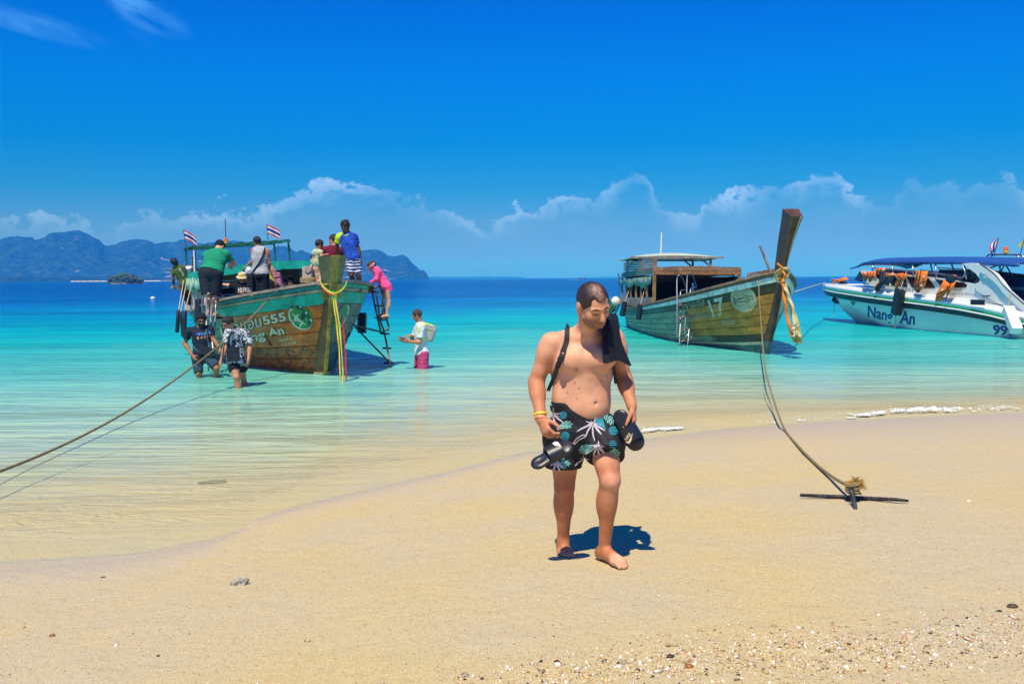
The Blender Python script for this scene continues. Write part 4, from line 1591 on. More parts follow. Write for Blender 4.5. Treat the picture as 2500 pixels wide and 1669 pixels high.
for i in range(61):
    x = -6.4 - i * 0.092
    A.append(la(x, -1.56 - 0.03 * math.sin(i * 0.9), 2.10))
    B.append(la(x, -1.58 - 0.05 * math.sin(i * 0.9 + 0.4), 1.78 + 0.05 * math.sin(i * 0.37) + 0.02 * math.sin(i * 1.9)))
mb.strip(A, B, 0.006)
mb.go('curtain', mat('curtain_aqua', (0.10, 0.42, 0.34), 0.8, 0.3, 5.0, c2=(0.30, 0.42, 0.30)), boatA, smooth=True)
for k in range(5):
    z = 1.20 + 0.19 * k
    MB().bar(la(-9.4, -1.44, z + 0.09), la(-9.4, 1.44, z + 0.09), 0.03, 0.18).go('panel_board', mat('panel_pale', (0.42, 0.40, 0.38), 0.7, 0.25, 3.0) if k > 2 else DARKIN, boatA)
MB().box(la(-9.35, 0.55, 1.95), (0.34, 0.12, 0.2)).go('meter_box', mat('box_green_grey', (0.10, 0.16, 0.14), 0.5), boatA)
MB().bar(la(-6.4, 1.47, 1.75), la(-11.8, 1.47, 1.75), 0.03, 0.7).go('side_board', GREYW, boatA)
# benches
for x in (-3.4, -4.6, -5.8):
    MB().bar(la(x, -1.3, 1.02), la(x, 1.3, 1.02), 0.28, 0.05).go('bench', GREYW, boatA)
# upper frame with slatted top
tz = 2.98
for k in range(9):
    y = -1.28 + k * 0.32
    MB().bar(la(-9.8, y, tz), la(-12.1, y, tz), 0.10, 0.03).go('canopy_slat', GREEND, boatA)
for x in (-9.75, -10.9, -12.15):
    MB().bar(la(x, -1.34, tz - 0.04), la(x, 1.34, tz - 0.04), 0.05, 0.05).go('canopy_beam', GREEND, boatA)
for x in (-9.85, -12.0):
    for y in (-1.30, 1.30):
        MB().bar(la(x, y, 2.2), la(x, y, tz), 0.05, 0.05).go('canopy_post', GREEND, boatA)
MB().tube([la(-9.9, -1.30, 2.9), la(-8.9, -1.46, 2.26)], 0.02, 6).go('canopy_stay', mat('pale_pipe', (0.45, 0.45, 0.45), 0.4), boatA)
flag('thai_flag', 'red white and blue striped flag flying above the leftmost canopy corner of the green boat', la(-11.6, -1.32, 2.95), la(-11.6, -1.34, 3.50), Vector((0.34, 0.05, -0.10)), 0.27, THAI, 0.45, 'striped flags on the green boat')
flag('thai_flag', 'red white and blue striped flag behind the head of the man in a grey vest', la(-11.0, 0.95, 2.95), la(-11.0, 0.95, 3.50), Vector((0.37, 0.05, -0.13)), 0.27, THAI, 0.2, 'striped flags on the green boat')
beacon('amber beacon with aerial on the canopy of the green boat', la(-11.5, -0.2, 3.0), 0.62, (0, 0, 0.75))
# engine and tiller at the stern quarter
eng = thing('outboard_engine', 'silver long-tail engine on the stern quarter of the green boat', 'engine', la(-12.3, -1.2, 1.9))
MB().lathe([(0.10, -0.2), (0.17, -0.14), (0.17, 0.12), (0.10, 0.2)], P(463, 660, 29.5), 12, (1, 0.2, 0.1)).go('cylinder_head', STEEL, eng, True)
MB().box(P(475, 663, 29.5), (0.45, 0.3, 0.22)).go('engine_block', mat('engine_dark', (0.10, 0.11, 0.13), 0.35, 0.5, 20, metal=0.7), eng)
MB().tube([P(473, 660, 29.5), P(472, 626, 29.5)], [0.03, 0.045], 8).go('exhaust_pipe', mat('rust_pipe', (0.20, 0.10, 0.05), 0.7, 0.5, 12), eng)
MB().bar(P(420, 700, 28.2), P(450, 706, 28.5), 0.10, 0.08).go('outrigger_bar', GREYW, boatA)

# fenders on the starboard quarter and one to port
for i, (x0, y0, x1, y1, d_, l_) in enumerate(((436, 756, 432, 812, 25.6, 'black hose fender, outermost of three on the green boat quarter'), (441, 760, 446, 822, 25.3, 'slim black hose fender, middle one of three on the green boat quarter'), (452, 757, 450, 818, 25.0, 'thick black hose fender nearest the slatted side of the green boat'))):
    fender(l_, P(x0, y0, d_), P(x1, y1, d_), 0.05 if i != 1 else 0.036, RUBBER, 'hose fenders hanging from ropes', P(x0 + 12 + i * 4, 685 - i * 4, d_ + 0.6))
fender('black fender board below the wading-side ladder of the green boat', P(885, 768, 24.4), P(883, 808, 24.2), 0.10, RUBBER, None, None, True)
fender('black fender hung beside the silver ladder rail of the green boat', P(486, 730, 22.9), P(484, 790, 22.8), 0.09, RUBBER, None, None, False)

# lettering and emblem
TAw = bvh(*hullA)
PALE_A = mat('letter_cream', (0.58, 0.58, 0.44), 0.7, 0.12, 6.0)
SHAD_A = mat('letter_green_edge', (0.02, 0.09, 0.05), 0.7, 0.1)
for body_, quad, bold in (('นางแอ่น', [(541, 820), (641, 796), (636, 764), (536, 788)], 0.018), ('555', [(646, 793), (701, 782), (696, 761), (639, 772)], 0.03), ('Nang', [(572, 853), (652, 832), (645, 803), (564, 824)], 0.03), ('An', [(659, 822), (696, 814), (690, 795), (652, 801)], 0.03)):
    ptext('lettering', body_, [(x + 1.3, y + 1.0) for x, y in quad], TAw, 0.007, SHAD_A, boatA, bold + 0.022, 20)
    ptext('lettering', body_, quad, TAw, 0.012, PALE_A, boatA, bold, 20)
for body_, quad in (('6052', [(683, 833.5), (715, 828), (714, 821.5), (682, 827)]), ('02158', [(689, 844.5), (724, 838.5), (722.7, 832), (687.5, 837.6)])):
    ptext('registration_number', body_, quad, TAw, 0.010, PALE_A, boatA, 0.0, 20)
for body_, quad in (('นางแอ่น', [(846, 783), (878, 797), (884, 776), (852, 760)]), ('Nang An', [(837, 810), (872, 826), (878, 806), (843, 787)])):
    ptext('lettering', body_, quad, TAw, 0.012, mat('letter_shade', (0.42, 0.46, 0.38), 0.7, 0.2), boatA, 0.01, 20)


def oval(cx, cy, a, b_, rot, n_=28):
    c_, s_ = math.cos(rot), math.sin(rot)
    return [(cx + a * math.cos(t) * c_ - b_ * math.sin(t) * s_, cy + a * math.cos(t) * s_ + b_ * math.sin(t) * c_) for t in [i * 2 * math.pi / n_ for i in range(n_)]]


EMG, EMW, EMN = mat('emblem_green', (0.010, 0.26, 0.055), 0.6, 0.15), mat('emblem_white', (0.62, 0.66, 0.58), 0.6, 0.1), mat('emblem_navy', (0.010, 0.03, 0.075), 0.6, 0.2)


def em(pts):
    return [(600 + x / 6.03, 700 + y / 6.03) for x, y in pts]


ppoly(MB(), TAw, em(oval(808, 452, 200, 150, 0.82)), 0.008).go('emblem_ring', EMW, boatA)
ppoly(MB(), TAw, em(oval(822, 443, 192, 144, 0.82)), 0.012).go('emblem_disc', EMG, boatA)
mb = MB()
pstroke(mb, TAw, em([(655, 300), (740, 296), (820, 318), (870, 352)]), 6.0, 0.018, True, 2)
pstroke(mb, TAw, em([(905, 378), (935, 440), (945, 520), (928, 585)]), 5.5, 0.018, True, 2)
pstroke(mb, TAw, em([(905, 360), (870, 385), (850, 440), (822, 488)]), 11, 0.017, True, 2)
mb.go('emblem_swallow', EMN, boatA)
mb = MB()
pstroke(mb, TAw, em([(690, 378), (745, 435), (800, 485), (895, 552)]), 4.0, 0.020, True, 2)
pstroke(mb, TAw, em([(785, 390), (750, 440), (725, 500), (705, 530)]), 5.0, 0.020, True, 2)
pstroke(mb, TAw, em([(858, 478), (830, 530), (805, 595)]), 5.0, 0.020, True, 2)
ppoly(mb, TAw, em(oval(898, 376, 17, 17, 0)), 0.022, 2)
mb.go('emblem_tail', EMW, boatA)
ppoly(MB(), TAw, oval(833, 772, 31, 13, -1.1), 0.010).go('emblem_ring', EMW, boatA)
ppoly(MB(), TAw, oval(831, 772, 30, 12, -1.1), 0.014).go('emblem_disc', EMG, boatA)

# ribbons on the prow
rib = thing('prow_ribbons', 'yellow, green and red ribbons knotted round the prow of the green boat', 'ribbons', P(820, 718, 18.9))
RBY, RBG, RBR, RBP = mat('ribbon_yellow', (0.72, 0.52, 0.015), 0.7, 0.15), mat('ribbon_green', (0.28, 0.62, 0.10), 0.7, 0.2), mat('ribbon_red', (0.62, 0.015, 0.02), 0.7, 0.12), mat('ribbon_purple', (0.06, 0.03, 0.22), 0.7, 0.2)
for m, dx, dy in ((RBG, 0, -2.4), (RBY, 0, 0), (RBR, -1, 2.6)):
    for pts in (((781, 688), (788, 700), (800, 711), (815, 718)), ((815, 718), (830, 712), (842, 701), (847, 688))):
        q_ = catmull([P(x + dx, y + dy, 18.70 + 0.20 * abs(x - 815) / 34) for x, y in pts], 6)
        MB().strip([a + Vector((0, 0, 0.010)) for a in q_], [a - Vector((0, 0, 0.009)) for a in q_], 0.012).go('ribbon', m, rib)
MB().lathe([(0.02, -0.09), (0.06, -0.03), (0.05, 0.03), (0.02, 0.07)], P(816, 722, 18.8), 8).go('knot', RBG, rib, True)
for m, off, wd, pts in ((RBY, 0.0, 2.8, ((813, 728), (819, 770), (825, 820), (829, 870), (831, 932))), (RBG, -0.03, 3.4, ((817, 728), (825, 770), (831, 820), (836, 880), (838, 928))), (RBR, 0.03, 2.8, ((822, 735), (835, 780), (841, 830), (844, 880), (845, 929))), (RBY, -0.05, 1.8, ((819, 730), (829, 790), (834, 850), (837, 934))), (RBP, -0.02, 3.0, ((821, 735), (828, 752), (832, 772), (831, 788)))):
    q_ = catmull([P(x, y, 18.75 + off) for x, y in pts], 6)
    MB().strip([a + Vector((-wd / 250, 0.015 * math.sin(i * 0.8), 0)) for i, a in enumerate(q_)], [a + Vector((wd / 250, 0.015 * math.sin(i * 0.8 + 1), 0)) for i, a in enumerate(q_)], 0.008).go('ribbon', m, rib)


# ladders
def ladder(name, label, poles, steps, m, stepm, d0, r=0.022, extra=()):
    root = thing(name, label, 'ladder', poles[0][0])
    for p in poles:
        MB().tube(catmull(p, 5), r, 7).go('rail', m, root, True)
    for a, b_ in steps:
        MB().bar(a, b_, 0.10, 0.035).go('step', stepm, root)
    for p in extra:
        MB().tube(p, r * 0.9, 7).go('brace', m, root, True)
    return root


dl = 22.0
ladder('boarding_ladder', 'dark steel ladder the girl in pink stands on, braced to the green boat', [
    [P(905, 706, dl), P(912, 704, dl), P(918, 712, dl), P(928, 780, dl), P(939, 815, dl), P(953, 892, dl - 0.4)],
    [P(912, 702, dl + .1), P(926, 699, dl + .1), P(932, 712, dl + .1), P(939, 760, dl + .1), P(949, 800, dl + .1), P(941, 806, dl)],
    [P(908, 702, dl + .35), P(912, 730, dl + .35), P(925, 790, dl + .35), P(931, 815, dl + .3)]],
    [(P(x - 11, y, dl + .3), P(x + 2, y + 1, dl)) for x, y in ((920, 712), (930, 746), (936, 780), (944, 814), (949, 849), (953, 885))],
    RUSTST, RUBBER, dl, 0.022, [[P(862, 793, 21.3), P(938, 812, dl)], [P(866, 797, 21.3), P(952, 885, dl - 0.35)], [P(862, 793, 21.4), P(850, 780, 21.6)]])
dl = 21.0
ladder('boarding_ladder', 'shiny steel ladder hooked over the gunwale behind the man with the bandana', [
    [P(545, 730, dl + .8), P(538, 718, dl + .6), P(512, 716, dl), P(505, 726, dl), P(504, 790, dl - .2), P(508, 858, dl - .5), P(509, 905, dl - .6)],
    [P(558, 737, dl + .8), P(552, 727, dl + .6), P(524, 728, dl), P(517, 740, dl), P(515, 800, dl - .2), P(521, 860, dl - .5), P(524, 905, dl - .6)],
    [P(494, 770, dl + .3), P(494, 730, dl + .3), P(500, 722, dl + .3)], [P(527, 738, dl), P(524, 800, dl - .2), P(519, 835, dl - .3)]],
    [(P(503, y, dl - .3), P(523, y + 1, dl - .3)) for y in (770, 808, 846, 884)], STEEL, STEEL, dl, 0.02)

# things aboard
tub = thing('bucket_stack', 'two pale square plastic tubs stacked on the foredeck beside the bikini woman', 'tubs', P(752, 665, 21.8))
for y in (657, 672):
    MB().box(P(751, y, 21.8), (0.20, 0.18, 0.13)).go('tub', mat('pale_plastic', (0.42, 0.38, 0.33), 0.6, 0.2, 8), tub)
MB().lathe([(0.05, 0), (0.07, 0.004), (0.07, 0.012), (0.05, 0.014)], P(751.5, 658, 21.70), 14, (0, -1, 0)).go('lid', mat('tub_lid', (0.30, 0.28, 0.26), 0.6), tub)
coil = thing('rope_coil', 'coil of tan rope on the foredeck under the stacked tubs', 'rope', P(752, 686, 21.6))
mb = MB()
c0 = P(752, 686, 21.6)
mb.tube([c0 + Vector((0.16 * math.cos(a * 0.5), 0.12 * math.sin(a * 0.5), -0.04 + 0.0022 * a)) for a in range(50)], 0.018, 6)
mb.go('coil', ROPE, coil)
tw = []
for i in range(16):
    s_ = i / 15
    tw.append(P(866 + 40 * s_, 697 + 8 * s_ + 3 * math.sin(s_ * 3), 21.2 + 1.0 * s_))
mb = MB()
for k in range(4):
    mb.tube([p + Vector((0.02 * math.sin(i * 0.9 + k * 1.6), 0.05 * (k - 1.5), 0.03 * math.cos(i * 0.7 + k * 2))) for i, p in enumerate(tw)], [0.03] + [0.055 + 0.015 * math.sin(i * 1.3 + k) for i in range(14)] + [0.04], 8)
o = mb.go('brown_cloth', cloth('brown', (0.22, 0.075, 0.018), 0.4), None, True)
setp(o, 'rumpled brown cloth lying on the gunwale beside the ladder with the girl in pink', 'cloth')

# mooring ropes
def ropeobj(label, pts, r, m, k=10):
    o = MB().tube(catmull(pts, k), r, 7).go('mooring_rope', m, None, True)
    return setp(o, label, 'rope')


e1 = P(0, 1150, 6.4)
e0 = P(683, 704, 20.6)
far_e = e1 + (e1 - e0) * 0.28
line = [P(735, 695, 21.2), P(700, 698, 20.9), e0] + [e0.lerp(far_e, t) + Vector((0, 0, -0.55 * math.sin(math.pi * t) * 0.35)) for t in (0.2, 0.4, 0.6, 0.8)] + [far_e, far_e + Vector((-0.5, -0.5, zg(far_e.x - .5, far_e.y - .5) - far_e.z))]
# pass exactly through what the photograph shows
line = [P(735, 695, 21.2), P(700, 699, 20.8), P(683, 704, 20.5), P(600, 788, 18.8), P(500, 872, 16.9), P(400, 946, 15.0), P(300, 1010, 13.25), P(200, 1064, 11.75), P(100, 1110, 10.55), P(0, 1150, 9.5), P(-140, 1202, 8.2), P(-330, 1280, 6.9)]
line.append(Vector((line[-1].x - 0.6, line[-1].y - 0.3, zg(line[-1].x - 0.6, line[-1].y - 0.3))))
ropeobj('long taut mooring rope from the green boat bow crossing over the shallows', line, 0.0150, mat('rope_mooring', (0.20, 0.15, 0.075), 0.9, 0.3, 30.0, bump=0.9, bscale=90.0))

# ================= middle boat: number 17
OB = P(1907, 662, 24.0)
MBm = frame(Vector((OB.x, OB.y, 0)), (0.055, -1.0), R(-0.5))
LB = 15.5
hB = Hull(MBm, LB, [(0, 2.06), (1, 1.86), (2, 1.69), (4, 1.42), (6, 1.23), (9, 1.02), (12, 0.86), (15.5, 0.70)],
          [(0, 0.06), (0.4, 0.32), (1, 0.62), (2, 1.0), (4, 1.43), (6, 1.58), (9, 1.58), (13, 1.42), (15.5, 1.22)],
          [(0, 0.05), (2, 0.16), (5, 0.7), (9, 1.0), (15.5, 0.8)], -0.6, 1.45, 0.45)
boatB = thing('longtail_boat', 'weathered wooden boat with tall dark prow and painted number 17', 'boat', MBm)
VB = [0.0, 0.12, 0.215, 0.31, 0.345, 0.42, 0.51, 0.61, 0.71, 0.81]
hullB = []
for side in (-1, 1):
    for i in range(len(VB) - 1):
        m = BOTTOM17 if i < 3 else CREAM if i == 3 else DARK17 if i == 4 else BROWN17
        if side > 0 and i > 3:
            m = wood('port_pale_green', (0.26, 0.34, 0.26), (0.10, 0.13, 0.10), (0.56, 0.7))
        hullB.append(hB.plank(VB[i], VB[i + 1], side, 0.008 if i == 3 else 0.0).go('hull_plank', m, boatB))
    hullB.append(hB.plank(0.81, 0.905, side, 0.006).go('hull_plank', OLIVE17, boatB))
    hB.plank(0.905, 0.962, side, 0.035, 0.06, u1=hB.uv_at(10.5)).go('rubbing_strake', mat('guard_white', (0.70, 0.80, 0.80), 0.5, 0.15, 6.0, c2=(0.36, 0.42, 0.40)), boatB)
    hB.plank(0.905, 0.99, side, 0.0, 0.05).go('hull_plank', wood('sheer_plank', (0.24, 0.19, 0.13), (0.11, 0.08, 0.05), (0.5, 0.65)), boatB)
    railtube(hB, side, 1.0, 0.0, 0.14, 0.05).go('gunwale', TIMBER, boatB)
V = [hB.W(1, v / 8, -1) for v in range(9)] + [hB.W(1, v / 8, 1) for v in range(8, -1, -1)]
MB().add(V, [tuple(range(len(V)))]).go('transom', BOTTOM17, boatB)
deckmesh(hB, hB.uv_at(0.5), hB.uv_at(3.2), 1.50, 0.06).go('foredeck', GREYW, boatB)
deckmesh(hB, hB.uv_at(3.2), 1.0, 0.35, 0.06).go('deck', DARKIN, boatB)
fxB, fyB = MBm.to_3x3() @ Vector((1, 0, 0)), MBm.to_3x3() @ Vector((0, 1, 0))


def lb(x, y, z):
    return MBm @ Vector((x, y, z))


stB = [hB.W(0, v, 1, -hB.beam(0)) for v in (0.08, 0.2, 0.35, 0.5, 0.65, 0.8, 0.93, 1.0)]
stem(MB(), stB[2:], fxB, fyB, 0.05, 0.16, 0.36, 0.12).go('stem_board', wood('stem_red_brown', (0.12, 0.055, 0.026), (0.05, 0.03, 0.018), (0.5, 0.66)), boatB)
stem(MB(), stB[0:3], fxB, fyB, 0.05, 0.15, 0.34, 0.10).go('stem_foot', BOTTOM17, boatB)
# prow post
prof = [((-0.05, 1.90), 0.030, 0.10, 0.42), ((0.03, 2.15), 0.035, 0.11, 0.42), ((0.16, 2.45), 0.055, 0.12, 0.42), ((0.36, 2.80), 0.08, 0.14, 0.44), ((0.58, 3.12), 0.11, 0.16, 0.46), ((0.80, 3.40), 0.14, 0.19, 0.50)]
V, Fc = [], []
for (x, z), wf, wb_, dp in prof:
    c = lb(x, 0, z)
    nx_ = (fxB * 0.9 - Vector((0, 0, 0.42))).normalized()
    V += [c + nx_ * dp * 0.45 - fyB * wf, c + nx_ * dp * 0.45 + fyB * wf, c - nx_ * dp * 0.55 + fyB * wb_, c - nx_ * dp * 0.55 - fyB * wb_]
k = len(prof)
for i in range(k - 1):
    for j in range(4):
        Fc.append((i * 4 + j, i * 4 + (j + 1) % 4, i * 4 + 4 + (j + 1) % 4, i * 4 + 4 + j))
Fc += [(3, 2, 1, 0), tuple((k - 1) * 4 + j for j in range(4))]
MB().add(V, Fc).go('prow_post', POSTW, boatB)
A = [V[i * 4 + 1].lerp(V[i * 4], 0.10) + fxB * 0.006 for i in range(1, k)]
B = [V[i * 4 + 1].lerp(V[i * 4], 0.26) + fxB * 0.006 for i in range(1, k)]
MB().strip(A, B, 0.01).go('prow_inlay', mat('inlay_pale', (0.40, 0.36, 0.22), 0.6), boatB)
A = [V[i * 4].lerp(V[i * 4 + 1], -0.02) + fxB * 0.004 for i in range(1, k)]
B = [V[i * 4].lerp(V[i * 4 + 1], 0.22) + fxB * 0.004 for i in range(1, k)]
MB().strip(A, B, 0.008).go('prow_edge', wood('prow_edge_brown', (0.20, 0.095, 0.035), (0.10, 0.05, 0.02)), boatB)
# shelter: roof, front beam, side with windows, railing, rear canopy
roofmesh(MBm, -8.5, -14.9, 1.42, 1.36, 2.24, 2.12, 0.05, 0.05).go('roof', TIMBER, boatB)
for z0, m in ((2.14, TIMBER), (2.01, wood('front_beam', (0.30, 0.155, 0.055), (0.14, 0.07, 0.03), (0.5, 0.66)))):
    MB().bar(lb(-8.46, -1.45, z0 + 0.06), lb(-8.46, 1.45, z0 + 0.06), 0.05, 0.12).go('front_beam', m, boatB)
for sgn in (-1, 1):
    MB().bar(lb(-8.46, sgn * 1.44, 2.10), lb(-15, sgn * 1.38, 1.99), 0.04, 0.16).go('roof_edge', wood('edge_green_grey', (0.10, 0.16, 0.12), (0.25, 0.23, 0.18)), boatB)
    MB().bar(lb(-8.5, sgn * 1.40, 1.0), lb(-8.5, sgn * 1.40, 2.08), 0.10, 0.10).go('post', wood('post_ochre', (0.34, 0.19, 0.06), (0.20, 0.12, 0.05)), boatB)
    for k in range(6):
        x = -9.6 - k * 1.02
        MB().bar(lb(x, sgn * 1.43, 0.9), lb(x, sgn * 1.42, 1.9), 0.13, 0.06).go('window_post', TIMBER, boatB)
    MB().bar(lb(-8.5, sgn * 1.45, 1.12), lb(-15, sgn * 1.40, 1.0), 0.05, 0.30).go('side_board', GREYW, boatB)
for k in range(4):
    z = 2.25 + 0.085 * k
    MB().bar(lb(-8.9, -1.36, z), lb(-14.9, -1.32, z - 0.05), 0.03, 0.068).go('rail_board', GREYW, boatB)
MB().bar(lb(-8.85, -1.30, 2.2), lb(-8.85, -1.30, 2.60), 0.10, 0.10).go('rail_post', TIMBER, boatB)
mb = MB()
A, B = [], []
for i in range(50):
    x = -8.65 - i * 0.125
    A.append(lb(x, -1.47 - 0.02 * math.sin(i * 0.8), 1.95 - i * 0.002))
    B.append(lb(x, -1.48 - 0.018 * math.sin(i * 0.8 + 0.4), 1.62 + 0.07 * math.sin(i * 0.31 + 1) + 0.03 * math.sin(i * 1.3)))
mb.strip(A, B, 0.006)
mb.go('tarpaulin', mat('tarp_green', (0.07, 0.20, 0.15), 0.5, 0.4, 4.0, c2=(0.24, 0.30, 0.22)), boatB, smooth=True)
MB().bar(lb(-14.6, -1.3, 1.4), lb(-14.6, 1.3, 1.4), 0.03, 1.2).go('bulkhead', DARKIN, boatB)
MB().bar(lb(-8.5, 1.43, 1.5), lb(-14.6, 1.40, 1.5), 0.03, 0.9).go('side_board', DARKIN, boatB)
MB().bar(lb(-8.7, -1.3, 2.02), lb(-8.7, 1.3, 2.02), 0.05, 0.1).go('roof_joist', TIMBER, boatB)
# sagging dark awning inside the front edge
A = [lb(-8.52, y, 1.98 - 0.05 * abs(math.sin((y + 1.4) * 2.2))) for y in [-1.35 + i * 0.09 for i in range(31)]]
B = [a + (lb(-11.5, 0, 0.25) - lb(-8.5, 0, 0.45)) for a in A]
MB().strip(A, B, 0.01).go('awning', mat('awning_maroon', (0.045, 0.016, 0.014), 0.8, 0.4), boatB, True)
# rear canopy
V, Fc = [], []
nx_, ny_ = 12, 8
for lay in (0, -0.03):
    for i in range(nx_ + 1):
        for j in range(ny_ + 1):
            s_, t = -1 + 2 * i / nx_, j / ny_
            V.append(lb(-11.4 - 2.9 * t, s_ * 1.62, 2.66 + 0.16 * (1 - s_ * s_) * math.sin(math.pi * min(1, t * 1.2 + 0.1)) - 0.10 * (abs(s_) ** 4) * t + lay))
m_ = (nx_ + 1) * (ny_ + 1)
for i in range(nx_):
    for j in range(ny_):
        a = i * (ny_ + 1) + j
        Fc += [(a, a + 1, a + ny_ + 2, a + ny_ + 1), (m_ + a, m_ + a + ny_ + 1, m_ + a + ny_ + 2, m_ + a + 1)]
for i in range(nx_):
    for j in (0, ny_):
        a = i * (ny_ + 1) + j
        Fc.append((a, a + ny_ + 1, m_ + a + ny_ + 1, m_ + a))
for j in range(ny_):
    for i in (0, nx_):
        a = i * (ny_ + 1) + j
        Fc.append((a, m_ + a, m_ + a + 1, a + 1))
mk('canopy', V, Fc, mat('canopy_pale_green', (0.34, 0.50, 0.42), 0.5, 0.25, 3.0, c2=(0.45, 0.44, 0.34)), boatB, True)
MB().bar(lb(-11.4, -1.66, 2.63), lb(-11.4, 1.66, 2.63), 0.06, 0.07).go('canopy_beam', GREYW, boatB)
MB().bar(lb(-14.3, -1.6, 2.58), lb(-14.3, 1.6, 2.58), 0.06, 0.07).go('canopy_beam', GREYW, boatB)
for x in (-11.5, -14.2):
    for y in (-1.30, 1.22):
        MB().bar(lb(x, y, 2.1), lb(x, y, 2.62), 0.07, 0.07).go('canopy_post', TIMBER, boatB)
        MB().bar(lb(x, y, 2.32), lb(x, y * 0.7, 2.60), 0.05, 0.05).go('canopy_brace', TIMBER, boatB)
MB().tube([lb(-12.6, -0.35, 2.8), lb(-12.6, -0.33, 3.55)], 0.025, 8).go('aerial', mat('aerial_white', (0.70, 0.78, 0.78), 0.4), boatB)
# foredeck rail and leaning pole
for y in (0.15, 1.0):
    MB().bar(lb(-3.2, y, 1.55), lb(-3.2, y, 2.05), 0.08, 0.08).go('deck_post', GREYW, boatB)
MB().bar(lb(-3.2, -0.2, 1.84), lb(-3.2, 1.1, 1.84), 0.05, 0.07).go('deck_rail', GREYW, boatB)
MB().bar(lb(-3.2, 0.15, 2.0), lb(-2.2, 0.80, 2.16), 0.05, 0.07).go('deck_rail', TIMBER, boatB)
MB().bar(lb(-2.2, 0.62, 1.6), lb(-2.2, 0.62, 2.45), 0.06, 0.06).go('deck_post', GREYW, boatB)
MB().bar(P(1881, 664, 26.0), P(1856, 600, 26.0), 0.09, 0.05).go('plank_end', GREYW, boatB)
# stern platform with oar blade
MB().bar(P(1548, 731, 38.5), P(1497, 745, 39.5), 0.25, 0.08).go('stern_platform', GREYW, boatB)
MB().tube([P(1512, 742, 39.2), P(1501, 768, 39.4)], 0.03, 6).go('platform_stay', RUSTST, boatB)
MB().lathe([(0.02, -0.03), (0.26, -0.025), (0.26, 0.025), (0.02, 0.03)], P(1491, 748, 39.6), 16, (0.5, -1, 0)).go('oar_blade', mat('oar_green', (0.03, 0.13, 0.08), 0.6), boatB)
o = MB().lathe([(0.02, -0.18)] + [(0.18 * math.cos(a), 0.18 * math.sin(a)) for a in (-1.2, -0.8, -0.4, 0, 0.4, 0.8, 1.2)] + [(0.02, 0.18)], P(1503, 735, 39.3), 16).go('white_float', mat('float_white', (0.72, 0.68, 0.62), 0.5, 0.1), None, True)
setp(o, 'round white float on the stern platform of the number 17 boat', 'float')
TBw = bvh(*hullB)
for name, body_, quad, m, bold in (('lettering', 'บาราคูดัส', [(1657, 765), (1724, 750), (1719, 726), (1653, 742)], WORNPAINT, 0.01), ('lettering', 'BARRACUDAS', [(1657, 785), (1735, 773), (1732, 760), (1655, 772)], WORNPAINT, 0.01),
                                   ('lettering', '17', [(1742, 776), (1771, 769), (1765, 724), (1727, 733)], PALEPAINT, 0.02), ('registration_number', '6052', [(1763, 786), (1788, 781), (1787, 776), (1762, 780.5)], PALEPAINT, 0.0), ('registration_number', '00549', [(1767, 793.5), (1796, 790), (1795.7, 783.5), (1766, 787)], PALEPAINT, 0.0)):
    ptext(name, body_, quad, TBw, 0.012, m, boatB, bold, 27)
ppoly(MB(), TBw, oval(1816, 730, 33, 30, 0.75), 0.010, 8).go('emblem_disc', CREAM, boatB)
mb = MB()
fish = [(1725, 455), (1660, 445), (1600, 452), (1562, 430), (1553, 466), (1480, 490), (1446, 478), (1450, 502), (1392, 520), (1360, 458), (1378, 535), (1395, 600), (1402, 546), (1470, 545), (1560, 538), (1600, 542), (1608, 562), (1626, 536), (1690, 500), (1725, 455)]
pstroke(mb, TBw, [(1600 + x / 7.128, 660 + y / 7.128) for x, y in fish], 1.2, 0.015, False, 1.5)
pstroke(mb, TBw, [(1600 + x / 7.128, 660 + y / 7.128) for x, y in ((1605, 490), (1640, 520), (1640, 470))], 1.0, 0.015, False, 1.5)
mb.go('emblem_fish', mat('paint_black', (0.02, 0.025, 0.02), 0.7), boatB)
ppoly(MB(), TBw, oval(1905, 742, 10, 34, 0.42), 0.012, 5).go('emblem_disc', CREAM, boatB)
for i, (x0, y0, x1, y1, d_, rx, ry, l_) in enumerate(((1526, 736, 1518, 772, 36.5, 1546, 678, 'black tyre-rubber fender at the stern corner of the number 17 boat'), (1564, 742, 1558, 781, 33.6, 1586, 662, 'black and silver striped fender hanging amidships on the number 17 boat'))):
    fender(l_, P(x0, y0, d_), P(x1, y1, d_), 0.10, RUBBER, 'fenders of the number 17 boat', P(rx, ry, d_ + 0.5))
dl = 28.6
ladder('boarding_ladder', 'silver tube ladder hooked on the side of the number 17 boat', [
    [P(1676, 705, dl + .7), P(1668, 683, dl + .5), P(1660, 673, dl), P(1653, 679, dl), P(1653, 740, dl - .3), P(1653, 815, dl - .6), P(1659, 820, dl - .6)],
    [P(1700, 700, dl + .7), P(1694, 680, dl + .5), P(1686, 667, dl), P(1678, 674, dl), P(1676, 740, dl - .3), P(1672, 812, dl - .6), P(1680, 820, dl - .6)],
    [P(1674, 709, dl + .6), P(1666, 708, dl + .2), P(1661, 718, dl), P(1661, 780, dl - .3), P(1659, 830, dl - .6), P(1658, 862, dl - .7)],
    [P(1700, 701, dl + .6), P(1691, 703, dl + .2), P(1685, 712, dl), P(1684, 780, dl - .3), P(1680, 830, dl - .6), P(1677, 857, dl - .7)]],
    [(P(1657, y + 3, dl - .4), P(1684, y - 8, dl - .4)) for y in (742, 773, 807, 832)], STEEL, TIMBER, dl, 0.016,
    [[P(1684, 828, dl - .6), P(1718, 783, dl)], [P(1672, 825, dl - .6), P(1700, 792, dl)], [P(1684, 767, dl - .3), P(1728, 788, dl), P(1716, 797, dl), P(1684, 785, dl - .3)]])
